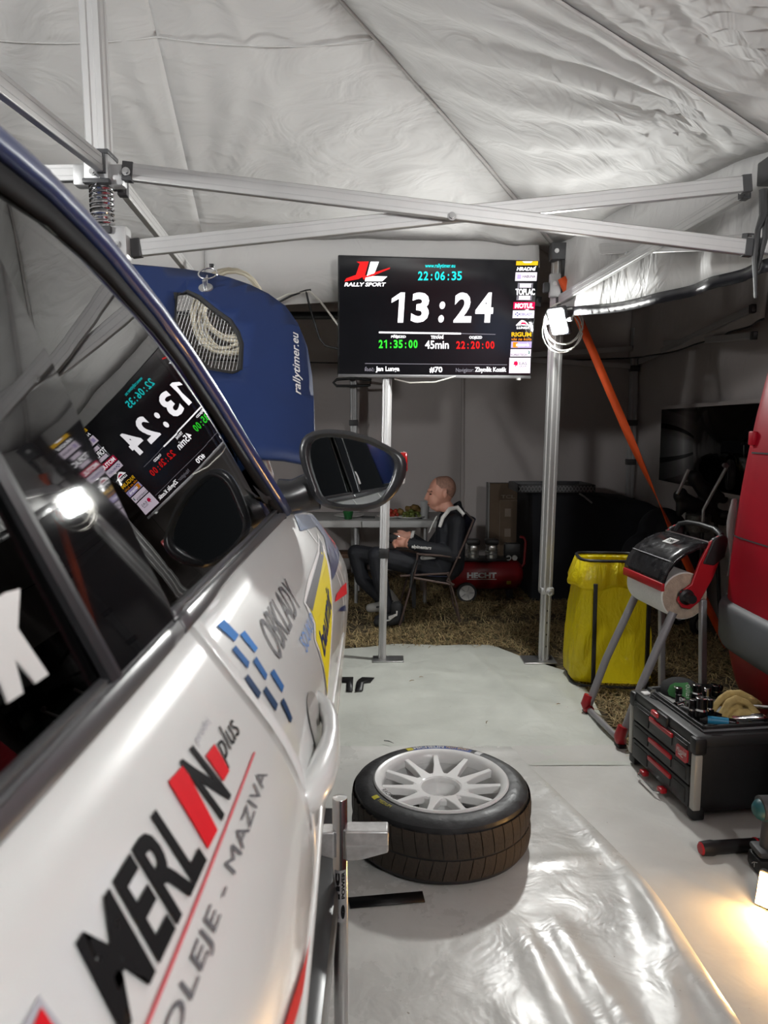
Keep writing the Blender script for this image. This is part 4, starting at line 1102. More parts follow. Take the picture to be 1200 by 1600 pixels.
# lettering along the right-hand edge, reading upwards
q = [bhit(*p) for p in ((474, 617), (470, 524), (455, 524), (459, 617))]
def blet(u, v):
    a = (1-u)*(1-v), u*(1-v), u*v, (1-u)*v
    return bpt(sum(w * p[0] for w, p in zip(a, q)), sum(w * p[1] for w, p in zip(a, q)), 0.004)
obj('lettering', text_map('rallytimer.eu', blet, 0.012, 0.25, cuts=3), V_WHITE, bonnet, world=True, smooth=False)
# prop / hinge arms
for s in (1, -1):
    b = B(); b.tube([(CX + s * 0.62, 2.02, 1.22), (CX + s * 0.62, 2.06, 1.36), HB + Vector((s * 0.60, 0.09, 0.05))], 0.012, 8); obj('bonnet_hinge', b, M_PAINT, CAR, world=True)
b = B(); rows = [[(lerp(CX-0.66, CX+0.66, i/12), 1.74 + 0.16 * (1 - (2*i/12-1)**2), 1.325) for i in range(13)], [(lerp(CX-0.66, CX+0.66, i/12), 1.92 + 0.16 * (1 - (2*i/12-1)**2), 1.28) for i in range(13)]]
b.grid(rows); obj('cowl', b, M_TRIM, CAR, world=True, solid=0.01)
# low cabin/underbody block
b = B(); b.rbox((CX-0.72, -1.9, 0.44), (CX+0.72, 2.9, 0.52), 0.03); obj('underbody', b, M_LINER, CAR, world=True)

# ================================================================ SCOREBOARD SCREEN
TVC = Vector((0.3323, 4.631, 2.1622))
TVR = (Matrix.Rotation(0.1211, 3, 'Z') @ Matrix.Rotation(0.1738, 3, 'X'))
TW, TH = 1.23, 0.71
TV = thing('television', 'large flat television on a pole showing the rally service timer', 'television', TVC, rot=TVR)
tvn = TVR @ Vector((0, -1, 0)); tvx = TVR @ Vector((1, 0, 0)); tvz = TVR @ Vector((0, 0, 1))
def tvh(px, py):
    q = plane_hit(px, py, TVC, tvn) - TVC; return (q.dot(tvx), q.dot(tvz))
b = B(); b.rbox((-TW/2, 0.0, -TH/2), (TW/2, 0.035, TH/2), 0.006); obj('case', b, M_BLACK, TV)
b = B(); b.rbox((-0.40, 0.03, -0.26), (0.40, 0.075, 0.14), 0.015); obj('rear_housing', b, M_BLACK, TV)
b = B(); b.box((-TW/2 + 0.008, -0.002, -TH/2 + 0.016), (TW/2 - 0.008, 0.0005, TH/2 - 0.008)); obj('screen', b, mat('screen_glass', (0.004, 0.004, 0.005), 0.10, emit=(0.5, 0.5, 0.6), estr=0.006), TV)
b = B(); b.rbox((-TW/2, -0.004, -TH/2 - 0.004), (TW/2, 0.006, -TH/2 + 0.014), 0.002); obj('lower_bezel', b, mat('bezel_silver', (0.30, 0.30, 0.31), 0.3, 0.6), TV)
b = B(); b.lathe([(0, -0.008), (0.014, -0.008), (0.014, 0.006)], 12, Matrix.Translation(tuple(Vector((tvh(810, 588)[0], -0.004, -TH/2 - 0.004))))); obj('standby_lamp', b, M_WHITE, TV)
b = B(); b.bar((0.0, 0.07, 0.0), (0.0, 0.09, 0.0), 0.30, 0.22); obj('wall_mount', b, M_GREYPL, TV)
E_W = emat('screen_white', (1.0, 0.97, 1.0), 1.9); E_C = emat('screen_cyan', (0.02, 0.85, 0.85), 1.1); E_G = emat('screen_green', (0.05, 0.95, 0.05), 0.95)
E_R = emat('screen_red', (0.95, 0.02, 0.02), 1.0); E_P = emat('screen_pink_white', (1.0, 0.86, 1.0), 1.05); E_Y = emat('screen_amber', (1.0, 0.55, 0.02), 1.0)
E_O = emat('screen_orange', (1.0, 0.32, 0.02), 0.95); E_MG = emat('screen_magenta', (0.85, 0.01, 0.09), 0.9); E_LV = emat('screen_lilac', (0.62, 0.50, 0.85), 0.9)
E_DK = emat('screen_dark', (0.05, 0.05, 0.10), 0.5); E_BL = emat('screen_blue', (0.05, 0.12, 0.42), 0.7); E_TL = emat('screen_teal', (0.02, 0.28, 0.20), 0.7); E_GR = emat('screen_grey', (0.35, 0.33, 0.38), 0.7)
SY = -0.0035
def tquad(BL_, BR_, TR_, TL_, y=SY):
    q = [tvh(*p) for p in (BL_, BR_, TR_, TL_)]
    def fn(u, v):
        w = ((1-u)*(1-v), u*(1-v), u*v, (1-u)*v)
        return Vector((sum(a * p[0] for a, p in zip(w, q)), y, sum(a * p[1] for a, p in zip(w, q))))
    return fn
def trect(x0, y0, x1, y1, sl=0.0, y=SY):      # pixel box (top y0, bottom y1), sl = lean in px from bottom to top
    return tquad((x0, y1), (x1, y1), (x1 + sl, y0), (x0 + sl, y0), y)
def ttext(s, box, m, bold=0.02, shear=0.0, sl=0.0, parent=TV, name='screen_text', y=SY):
    return obj(name, text_map(s, trect(*box, sl, y), bold, shear), m, parent, smooth=False)
def tpoly(pts, m, parent=TV, name='screen_shape', y=SY):
    b = B(); b.f(b._v([(tvh(*p)[0], y, tvh(*p)[1]) for p in pts])); return obj(name, b, m, parent, smooth=False)
def tchars(s, box, m, bold, sl=0.0, pitch=None):
    """monospaced digits joined into one text part"""
    x0, y0, x1, y1 = box; n = len(s); w = (x1 - x0) / n; bm = bmesh.new()
    for i, ch in enumerate(s):
        if ch == ' ': continue
        cx0, cx1 = x0 + i * w, x0 + (i + 1) * w; yy0, yy1 = y0, y1
        if ch == ':':
            m_ = (cx0 + cx1) / 2; hw = w * 0.13; yy0 = lerp(y0, y1, 0.30); cx0, cx1 = m_ - hw, m_ + hw
        elif ch == '1': cx0, cx1 = cx0 + w * 0.14, cx1 - w * 0.26
        else: cx0, cx1 = cx0 + w * 0.09, cx1 - w * 0.09
        t = poly_map([(0.58, 0), (1, 0), (1, 1), (0.66, 1), (0, 0.80), (0.0, 0.66), (0.58, 0.80)], trect(cx0, yy0, cx1, yy1, sl)) if ch == '1' else text_map(ch, trect(cx0, yy0, cx1, yy1, sl), bold); me = bpy.data.meshes.new('t'); t.to_mesh(me); t.free(); bm.from_mesh(me); bpy.data.meshes.remove(me)
    return obj('screen_text', bm, m, TV, smooth=False)
tchars('13:24', (605, 457, 772, 504), E_W, 0.035, 3)
tchars('22:06:35', (652, 424, 722, 438), E_C, 0.02, 0.5); ttext('www.rallytimer.eu', (664, 412, 711, 420), E_C, 0.015)
tchars('21:35:00', (591, 531, 653, 544), E_G, 0.03); tchars('22:20:00', (712, 533, 773, 545), E_R, 0.03); ttext('45min', (664, 532, 701, 545), E_W, 0.015)
ttext('PŘÍJEZD', (611, 523, 634, 529), E_W, 0.02); ttext('TRVÁNÍ', (673, 523, 693, 529.5), E_W, 0.02); ttext('ODJEZD', (733, 525, 753, 530.5), E_W, 0.02)
tpoly([(592, 518), (720, 520), (720, 522.5), (592, 520.5)], E_W); tpoly([(720, 520.6), (774, 522), (774, 523), (720, 521.6)], E_GR)
tpoly([(570, 567.5), (792, 569.5), (792, 570.3), (570, 568.3)], E_GR)
ttext('Řidič:', (570, 573, 585, 580), E_GR, 0.01); ttext('Jan Lunga', (587, 572.5, 624, 582), E_W, 0.02); ttext('#70', (671, 573, 691, 582.5), E_W, 0.02)
ttext('Navigátor:', (712, 575, 740, 583), E_GR, 0.01); ttext('Zbyněk Kozák', (742, 573, 791, 583), E_W, 0.02)
# team logo
lg = tpoly([(557, 409), (576, 408.5), (570, 431), (560, 436), (538, 440), (541, 435), (556, 429.5), (562, 412)], E_R, name='logo_letter')
tpoly([(579, 409), (592, 409), (585, 427), (573, 431.5)], E_W, lg, 'logo_letter'); tpoly([(571, 434), (582, 431.5), (605, 432), (597, 439.5), (570, 439.5)], E_W, lg, 'logo_letter')
tpoly([(566, 432), (609, 418), (609, 420), (568, 437)], E_R, lg, 'logo_slash')
ttext('RALLY SPORT', (538, 441.5, 603, 447.5), E_W, 0.03, 0.2)
# sponsor column
def card(x0, y0, x1, y1, m, sl): return tpoly([(x0 + sl, y0), (x1 + sl, y0), (x1, y1), (x0, y1)], m, name='sponsor_card')
c = card(806, 408, 840, 414.5, E_Y, 0.6); b = B()
tpoly([(816, 408.3), (832, 408.3), (829, 410.8), (819, 410.8)], E_W, c, 'card_mark', SY - 0.001)
ttext('HRADNÍ', (807, 416, 838, 423), E_W, 0.03, 0.25)
c = card(804.5, 425.5, 838, 439, E_P, 1); tpoly([(808, 429), (814, 429), (813.5, 436), (807.5, 436)], E_LV, c, 'card_mark', SY - 0.001); ttext('HABUNA', (816, 430, 836, 434), E_DK, 0.02, 0.1, parent=c, y=SY - 0.001)
c = tpoly([(809, 442), (833, 442.5), (832.5, 444), (830.5, 469), (806.5, 469), (807, 467)], E_GR, name='sponsor_card', y=SY + 0.0008)
tpoly([(811, 444), (831, 444.5), (829, 467.5), (808.5, 467.5)], mat('screen_black', (0.004, 0.004, 0.005), 0.3), c, 'card_mark', SY + 0.0003)
tpoly([(812, 443), (830, 443), (829.5, 449.5), (811.5, 449.5)], E_P, c, 'card_mark', SY); tpoly([(810.5, 462), (828.5, 462), (828, 468.5), (810, 468.5)], E_P, c, 'card_mark', SY); ttext('TOPLAC', (805.5, 451, 835.5, 461), E_W, 0.03, parent=c)
c = card(801.5, 472, 835, 483, E_MG, 0.8); ttext('MOTUL', (804, 473.8, 833, 481.5), E_W, 0.04, 0.12, parent=c, y=SY - 0.001)
c = card(800.5, 485, 834, 497, E_P, 0.8); ttext('OBKLADY', (812, 489, 831, 493), E_BL, 0.01, parent=c, y=SY - 0.001)
for dx, dy in ((0, 0), (3, 2.2), (-2.6, 2.4), (0.4, 4.6)): tpoly([(807 + dx, 487.6 + dy), (809 + dx, 487.6 + dy), (808.8 + dx, 489.6 + dy), (806.8 + dx, 489.6 + dy)], E_BL, c, 'card_mark', SY - 0.001)
c = tpoly([(806, 508), (812, 502), (815, 500), (819, 501), (823, 504), (826, 507.5), (832, 509), (825, 509), (815, 508), (806, 509)], E_W, name='sponsor_emblem'); tpoly([(812, 507), (815, 503.5), (820, 503.5), (824, 507.5), (818, 506.5)], E_MG, c, 'card_mark', SY - 0.001); ttext('LUNGA', (807, 510, 827, 514), E_W, 0.03, 0.15, parent=c)
c = ttext('RIGUM', (799, 519, 830, 526), E_Y, 0.035, 0.0); ttext('vše na kolo', (799, 527.5, 830, 532), E_O, 0.01, 0.25, parent=c)
c = card(798, 533.5, 830, 543.5, E_LV, 0.6); tpoly([(801, 534.5), (810, 534.5), (806, 538), (809, 543), (801, 543)], E_O, c, 'card_mark', SY - 0.001); ttext('autoservis', (806, 536, 826, 541), E_W, 0.01, parent=c, y=SY - 0.001)
c = card(797, 545.5, 829, 557, E_P, 0.6); ttext('FORESTECH', (798, 552.5, 823, 556), E_DK, 0.01, parent=c, y=SY - 0.001); tpoly([(824, 547), (827.5, 549), (827, 553), (825, 553), (826, 550)], E_TL, c, 'card_mark', SY - 0.001)
c = card(795, 559, 828, 583, E_P, 0.8); ttext('EAS', (811, 565.5, 823, 570), E_GR, 0.01, parent=c, y=SY - 0.001); ttext('GROUP', (811, 571, 822, 573.5), E_DK, 0.0, parent=c, y=SY - 0.001)
tpoly([(803, 565), (807, 564), (809, 567), (808, 571), (806, 571), (804.5, 574), (804.5, 570), (802, 570)], E_MG, c, 'card_mark', SY - 0.001)

# pole that carries the television
PB = P(597, 1037, 4.64); PB.z = 0.010
SP = thing('screen_stand', 'thin square aluminium pole holding up the television', 'stand', PB)
ptop = P(608, 560, 4.80); PT = Vector((0.03, 4.755, 2.30))
def pl(t): return PB.lerp(PT, t)
b = B(); leg_profile(b, pl(0.30), PT, 0.052); obj('upper_tube', b, M_ALU, SP, world=True)
b = B(); leg_profile(b, pl(0.0), pl(0.31), 0.042); obj('lower_tube', b, M_ALU, SP, world=True)
c = pl(0.30); b = B(); b.rbox((c.x-0.033, c.y-0.033, c.z-0.032), (c.x+0.033, c.y+0.033, c.z+0.032), 0.005); obj('black_clamp', b, M_BLACK, SP, world=True)
b = B(); b.box((PB.x-0.06, PB.y-0.07, 0.006), (PB.x+0.14, PB.y+0.05, 0.013)); obj('foot_plate', b, M_STEEL, SP, world=True, bevel=0.003)
b = B(); b.bar((0.02, 4.74, 2.15), tuple(TVC + TVR @ Vector((0, 0.07, 0))), 0.08, 0.10); b.bar((-0.02, 4.745, 2.15), (0.36, 4.74, 2.15), 0.03, 0.08); obj('mount_arm', b, M_GREYPL, SP, world=True)

# ================================================================ WORK LIGHT on the far leg
WL = thing('work_light', 'glowing square work light strapped to the far tent leg', 'work light', (1.075, 4.52, 2.05))
wc = P(870.5, 503, 4.47)
wn = Vector((-0.85, -0.66, -0.46)).normalized()
Rw = wn.to_track_quat('-Y', 'Z').to_matrix().to_4x4(); Mw = Matrix.Translation(wc) @ Rw
M_FLOOD = emat('flood_panel', (0.99, 1.0, 0.97), FLOOD_STRENGTH)
b = B(); b.rbox((-0.066, 0.004, -0.085), (0.066, 0.04, 0.085), 0.012, Mw); obj('housing', b, M_GREYPL, WL, world=True)
b = B(); b.box((-0.052, 0.0, -0.070), (0.052, 0.004, 0.070), Mw); obj('light_panel', b, M_FLOOD, WL, world=True, smooth=False)
b = B()
b.tube([Mw @ Vector(p) for p in ((-0.08, 0.02, 0), (-0.085, 0.05, 0.01), (-0.085, 0.07, 0.05), (0.085, 0.07, 0.05), (0.085, 0.05, 0.01), (0.08, 0.02, 0))], 0.006, 8); obj('bracket', b, M_WHITE, WL, world=True)
for s in (-1, 1):
    b = B(); b.cyl(Mw @ Vector((s * 0.066, 0.02, 0)), Mw @ Vector((s * 0.092, 0.02, 0)), 0.012, n=12); obj('knob', b, M_WHITE, WL, world=True)
# coiled cable behind it
def coil(name, label, c, r, n, m, jit, ax, rad=0.0055, seed=1):
    rnd = random.Random(seed); X = Vector(ax[0]); Z = Vector(ax[1]); Y = X.cross(Z); pts = []
    for i in range(n * 24 + 1):
        a = 2 * PI * i / 24; k = i // 24
        rr_ = r * (1 + jit * math.sin(k * 2.3 + a)) ; pts.append(c + X * rr_ * math.cos(a) * 0.92 + Z * (rr_ * math.sin(a) - 0.02 * (k % 3)) + Y * (0.006 * k + 0.004 * math.sin(a * 3 + k)))
    b = B(); b.tube(pts, rad, 6); o = obj(name, b, m); tag(o, label, 'cable'); return o
M_CABW = mat('white_cable', (0.62, 0.60, 0.55), 0.5, var=0.05)
coil('cable_coil', 'white cable coiled on the leg behind the work light', P(879, 508, 4.56), 0.125, 5, M_CABW, 0.08, ((1, 0, 0), (0, 0, 1)), 0.004)
coil('cable_coil', 'thick cream cable coil hanging behind the bonnet vent', Vector((-0.80, 3.9, 2.10)), 0.17, 8, mat('cream_cable', (0.52, 0.47, 0.36), 0.5), 0.22, ((1, 0, 0), (0, 0, 1)), 0.009, 3)
# cables at the left of the screen
for i, (pts, m, lb) in enumerate((([(430, 475), (455, 462), (478, 454), (486, 453)], M_BLACK, 'black cable looped on the eave bar left of the screen'),
        ([(425, 472), (450, 460), (484, 455), (500, 470), (530, 510)], M_CABW, 'white cable running down to the left of the screen'),
        ([(478, 455), (484, 480), (500, 530), (508, 540), (528, 545)], M_BLACK, 'black cable hanging down to the left of the screen'))):
    b = B(); b.tube([P(x, y, 4.60) for x, y in pts], 0.0065, 6); tag(obj('cable', b, m), lb, 'cable', 'cables hung on the eave bar')
b = B(); b.tube([P(*p, 4.70) for p in ((616, 592), (640, 598), (680, 597), (712, 588))], 0.005, 6); tag(obj('cable', b, M_CABW), 'white cable sagging below the television', 'cable')
# clothes hanger
b = B(); hp_ = [(521, 598), (526, 593), (553, 591), (580, 594), (578, 602), (560, 603), (526, 603)]
b.tube([P(x, y, 7.40) for x, y in hp_], 0.014, 8, closed=True); b.tube([P(553, 592, 7.40), P(553, 584, 7.40), P(557, 581, 7.42), P(559, 584, 7.45)], 0.010, 6)
tag(obj('clothes_hanger', b, M_BLACK), 'black clothes hanger below the lower left corner of the television', 'hanger')
# dark roller blind / pole left of the screen
b = B(); b.tube([P(452, 493, 5.4), P(560, 493, 5.4)], 0.028, 10); tag(obj('rolled_blind', b, M_BLACK), 'black rolled-up tent flap left of the television', 'tent flap')

# ================================================================ ORANGE RATCHET STRAP
A_, C_ = Vector((1.06, 4.52, 2.385)), Vector((2.36, 4.92, 0.0))
d = (C_ - A_).normalized(); side0 = d.cross(Vector((0, 1, 0))).normalized(); nrm = d.cross(side0)
rows = []
for i in range(61):
    t = i / 60; p = A_.lerp(C_, t) + Vector((0, 0, -0.05 * math.sin(PI * t)))
    a = PI * max(0, min(1, (t - 0.30) / 0.42)); w = 0.025
    s = side0 * math.cos(a) + nrm * math.sin(a); rows.append([p - s * w, p + s * w])
b = B(); b.grid(rows); tag(obj('ratchet_strap', b, mat('orange_webbing', (0.85, 0.105, 0.015), 0.6, var=0.08, bump=0.2, bscale=300), solid=0.003, angle=180), 'twisted orange tie-down strap from the far tent leg to the ground', 'strap')
b = B(); q = P(1190, 350, 2.76); b.tube([q + Vector((0, 0, 0.12)), q + Vector((0.005, 0, 0.03)), q + Vector((-0.012, 0, -0.02)), q + Vector((-0.018, 0, -0.12)), q + Vector((-0.006, 0, -0.26))], [0.015, 0.015, 0.010, 0.010, 0.006], 8)
b.tube([q + Vector((0.01, 0, 0.1)), q + Vector((0.015, 0, -0.05)), q + Vector((-0.005, 0.01, -0.16))], 0.010, 8); tag(obj('black_strap', b, M_BLACK), 'black strap dangling from the right-hand tent bracket', 'strap')

# ================================================================ LOOSE WHEEL
WC = Vector((0.205, 2.53, 0.016))
WH = thing('wheel', 'loose race wheel with white rim lying flat on the sheet', 'wheel', WC, 0.35)
R_, WZ = 0.322, 0.215
M_TYRE = mat('tyre_side', (0.020, 0.020, 0.022), 0.48, var=0.45, vscale=16, bump=0.25, bscale=30, rvar=0.12)
M_TREAD = mat('tyre_tread', (0.052, 0.036, 0.024), 0.75, col2=(0.022, 0.018, 0.015), vscale=9, bump=0.3, bscale=70)
prof = [(0.226, 0.004), (0.25, 0.0), (0.285, 0.0), (0.306, 0.012), (R_ - 0.008, 0.035), (R_ - 0.006, 0.11), (R_ - 0.008, WZ - 0.035), (0.308, WZ - 0.012), (0.288, WZ + 0.001), (0.262, WZ + 0.005), (0.240, WZ + 0.002), (0.230, WZ - 0.010), (0.224, WZ - 0.02), (0.222, 0.02), (0.226, 0.004)]
b = B(); b.lathe(prof, 96); tyre = obj('tyre', b, M_TYRE, WH)
# tread: two circumferential rows of blocks separated by a groove
def block(z0, z1, a, lean):
    b = B(); n = 3; rows_o = []
    for k in range(n + 1):
        z = lerp(z0, z1, k / n); sh = lean * k / n
        ro = R_ - (0.004 if k in (0, n) else 0.0)
        aa = [sh - a, sh - a * 0.4, sh + a * 0.4, sh + a]
        rows_o.append([((R_ - 0.014) * math.cos(aa[0]), (R_ - 0.014) * math.sin(aa[0]), z)] + [(ro * math.cos(x), ro * math.sin(x), z) for x in aa] + [((R_ - 0.014) * math.cos(aa[-1]), (R_ - 0.014) * math.sin(aa[-1]), z)])
    b.grid(rows_o); return b
NB = 46
first = [obj('tread_block', block(0.030, 0.098, PI / NB * 0.93, 0.05), M_TREAD, WH, angle=50), obj('tread_block', block(0.104, WZ - 0.026, PI / NB * 0.93, -0.035), M_TREAD, WH, angle=50)]
for r, src in enumerate(first):
    for k in range(1, NB): share(src, 'tread_block', WH, Matrix.Rotation(2 * PI * k / NB + (0.02 if r else 0), 4, 'Z'))
# rim
M_RIM = mat('white_rim_paint', (0.82, 0.82, 0.81), 0.30, coat=0.4, var=0.05, vscale=12)
M_RIMD = mat('rim_barrel_paint', (0.55, 0.55, 0.54), 0.40, var=0.12, vscale=10)
b = B(); b.lathe([(0.2225, WZ - 0.02), (0.241, WZ - 0.002), (0.243, WZ + 0.006), (0.238, WZ + 0.011), (0.226, WZ + 0.008), (0.214, WZ - 0.004), (0.211, WZ - 0.020), (0.211, WZ - 0.034), (0.216, WZ - 0.04)], 96); rim = obj('rim_lip', b, M_RIM, WH)
b = B(); b.lathe([(0.217, WZ - 0.03), (0.206, WZ - 0.045), (0.200, 0.10), (0.205, 0.03), (0.224, 0.01)], 72); obj('rim_barrel', b, M_RIMD, WH)
sp = [(0.073, -0.031), (0.10, -0.020), (0.15, -0.0125), (0.213, -0.0095), (0.213, 0.0095), (0.15, 0.0125), (0.10, 0.020), (0.073, 0.031)]
b = B(); za = lambda r: WZ - 0.004 - 0.018 * max(0, (0.213 - r) / 0.14) ** 1.2
top = b._v([(x, y, za(x)) for x, y in sp]); bot = b._v([(x, y * 0.8, za(x) - 0.030) for x, y in sp]); b.f(top); b.f(bot[::-1])
for i in range(len(sp)): b.f([top[i], top[(i+1) % 8], bot[(i+1) % 8], bot[i]])
s0 = obj('spoke', b, M_RIM, WH, bevel=0.003); s0.rotation_euler.z = 0.1
for k in range(1, 11): share(s0, 'spoke', WH, Matrix.Rotation(0.1 + 2 * PI * k / 11, 4, 'Z'))
b = B(); b.lathe([(0.078, WZ - 0.034), (0.084, WZ - 0.028), (0.080, WZ - 0.030), (0.072, WZ - 0.045), (0.066, WZ - 0.085), (0.034, WZ - 0.088), (0.034, WZ - 0.115), (0.075, WZ - 0.115), (0.084, WZ - 0.06), (0.078, WZ - 0.034)], 48); hubo = obj('hub_dish', b, M_RIM, WH)
b = B(); b.lathe([(0.070, WZ - 0.044), (0.070, WZ - 0.0265), (0.078, WZ - 0.0215), (0.098, WZ - 0.0205), (0.104, WZ - 0.026), (0.100, WZ - 0.045)], 64); obj('hub_ring', b, M_RIM, WH)
for k in range(4):
    a = 0.4 + k * PI / 2; b = B(); b.cyl((0.05 * math.cos(a), 0.05 * math.sin(a), WZ - 0.0868), (0.05 * math.cos(a), 0.05 * math.sin(a), WZ - 0.084), 0.0085, n=14); obj('stud_hole', b, M_BLACK, hubo)
b = B(); b.cyl((0, 0, WZ - 0.10), (0, 0, WZ - 0.087), 0.030, n=28); obj('centre_bore', b, M_GREYPL, hubo)
b = B(); b.cyl((0.20 * math.cos(2.3), 0.20 * math.sin(2.3), WZ - 0.04), (0.185 * math.cos(2.3), 0.185 * math.sin(2.3), WZ - 0.015), 0.005, n=10); obj('valve', b, M_BLACK, WH)
# tyre lettering: runs round the sidewall
def ring_text(s, r0, r1, a_mid, span, m, name, bold=0.02, zz=WZ + 0.0062, inward=False):
    """letters along a sidewall arc; the tops point outwards (or inwards)"""
    def fn(u, v):
        if inward: a = a_mid - span / 2 + span * u; r = lerp(r1, r0, v)
        else: a = a_mid + span / 2 - span * u; r = lerp(r0, r1, v)
        z = zz - 0.006 * ((r - 0.262) / 0.026) ** 2 if r > 0.24 else zz
        return Vector((r * math.cos(a), r * math.sin(a), z))
    return obj(name, text_map(s, fn, bold, 0.0, cuts=8), m, WH, smooth=False)
W0 = -0.35
T_W = mat('tyre_white_print', (0.55, 0.55, 0.55), 0.5); T_Y = mat('tyre_yellow_print', (0.50, 0.44, 0.02), 0.5); T_B = mat('tyre_blue_print', (0.02, 0.05, 0.22), 0.5); T_O = mat('tyre_pale_orange_print', (0.55, 0.38, 0.20), 0.5)
def ring_patch(r0, r1, a0, a1, m, name, zz):
    b = B(); b.grid([[(r * math.cos(lerp(a0, a1, i/16)), r * math.sin(lerp(a0, a1, i/16)), zz - 0.006 * ((r - 0.262) / 0.026) ** 2) for i in range(17)] for r in (r0, lerp(r0, r1, .33), lerp(r0, r1, .66), r1)]); return obj(name, b, m, WH)
ring_patch(0.251, 0.285, W0 + 1.03, W0 + 1.95, T_B, 'sidewall_print', WZ + 0.0058)
ring_text('MICHELIN', 0.256, 0.279, W0 + 1.68, 0.46, T_W, 'sidewall_lettering', 0.03, WZ + 0.0066); ring_text('PILOT SPORT', 0.258, 0.277, W0 + 1.24, 0.34, T_O, 'sidewall_lettering', 0.02, WZ + 0.0066)
ring_patch(0.254, 0.281, W0 + 1.92, W0 + 2.02, T_Y, 'sidewall_print', WZ + 0.0062); ring_patch(0.252, 0.283, W0 + 0.86, W0 + 0.96, T_W, 'sidewall_print', WZ + 0.0062)
ring_patch(0.258, 0.280, W0 + 3.62, W0 + 3.70, T_Y, 'sidewall_print', WZ + 0.0062); ring_text('MEDIUM', 0.262, 0.276, W0 + 3.86, 0.22, T_Y, 'sidewall_lettering', 0.0, WZ + 0.0066, True)
ring_text('RACING', 0.2165, 0.2335, W0 + 3.72, 0.34, V_BLACK, 'rim_lettering', 0.0, WZ + 0.0108, True)

# ================================================================ CAR STAND POST
SPX = P(531, 1246, 1.52)
ST = thing('axle_stand', 'polished steel stand post with a welded arm beside the car', 'car stand', (SPX.x, SPX.y, 0.02))
M_POL = mat('polished_steel', (0.60, 0.60, 0.60), 0.20, 1.0, var=0.06, stretch=(1, 1, 0.1))
b = B(); zt_ = SPX.z; xx, yy = SPX.x, SPX.y
b.lathe([(0.0001, 0), (0.0165, 0.0), (0.0165, zt_ - 0.022), (0.0150, zt_ - 0.02), (0.0, zt_ - 0.02)], 28, Matrix.Translation((xx, yy, 0.02))); obj('post', b, M_POL, ST, world=True)
b = B(); b.lathe([(0.0, 0), (0.0155, 0.0), (0.0155, 0.003), (0.0, 0.006)], 20, Matrix.Translation((xx, yy, zt_ - 0.003))); obj('end_cap', b, M_STEEL, ST, world=True)
za1 = P(575, 1299, 1.5).z; za0 = P(575, 1346, 1.5).z
M_GALV = mat('galvanised_steel', (0.55, 0.55, 0.55), 0.40, 0.7, var=0.2, vscale=40)
b = B(); Ma = Matrix(((1, 0, 0, 0), (0, 0, 1, 0), (0, 1, 0, 0), (0, 0, 0, 1)))
xe = P(607, 1300, 1.50).x
b.prism([(xx + 0.012, za0), (xx + 0.040, za0 + 0.001), (xe, za0 + 0.020), (xe, za1), (xx + 0.012, za1)], yy - 0.022, yy + 0.022, Ma); arm = obj('arm', b, M_GALV, ST, world=True, bevel=0.004)
b = B(); b.bar((xx + 0.014, yy - 0.0225, lerp(za0, za1, 0.5)), (xe - 0.001, yy - 0.0225, lerp(za0, za1, 0.5) + 0.002), 0.002, 0.004); obj('arm_fold', b, M_STEEL, arm, world=True)
b = B(); b.prism([(xx - 0.012, za0 + 0.004), (xx - 0.040, za0 + 0.012), (xx - 0.040, za1 - 0.004), (xx - 0.012, za1 - 0.004)], yy - 0.02, yy + 0.02, Ma); obj('rear_arm', b, M_GALV, ST, world=True, bevel=0.003)
# sticker round the post
zs0_, zs1_ = P(530, 1443, 1.5).z, P(530, 1362, 1.5).z
def post_pt(u, v, r=0.0169): a = lerp(-2.35, -0.5, u); return Vector((xx + r * math.cos(a), yy + r * math.sin(a), lerp(zs0_, zs1_, v)))
b = B(); b.grid([[post_pt(i / 10, j / 6) for i in range(11)] for j in range(7)]); stk = obj('sticker', b, mat('clear_grey_sticker', (0.35, 0.35, 0.36), 0.3, 0.5), ST, world=True, angle=180)
obj('sticker_lettering', text_map('nc', lambda u, v: post_pt(lerp(0.10, 0.42, 1 - v), lerp(0.45, 0.95, u), 0.0172), 0.05, cuts=5), V_BLACK, stk, world=True, smooth=False)
obj('sticker_lettering', text_map('POWER', lambda u, v: post_pt(lerp(0.52, 0.78, 1 - v), lerp(0.45, 0.98, u), 0.0172), 0.05, cuts=5), V_BLACK, stk, world=True, smooth=False)
b = B(); b.grid([[post_pt(0.62 + 0.16 * r * math.cos(a), 0.20 + 0.14 * r * math.sin(a), 0.0172) for a in [2*PI*i/16 for i in range(16)]] for r in (0.05, 0.6, 1.0)], closed_u=True); obj('sticker_emblem', b, V_BLACK, stk, world=True, angle=180)
b = B(); b.tube([post_pt(0.15, 0.08, 0.0172), post_pt(0.34, 0.08, 0.0172), post_pt(0.245, 0.2, 0.0172)], 0.0006, 4, closed=True); obj('sticker_triangle', b, V_BLACK, stk, world=True)
b = B(); b.rbox((xx - 0.10, yy - 0.14, 0.014), (xx + 0.06, yy + 0.14, 0.030), 0.004); obj('base', b, M_GALV, ST, world=True)

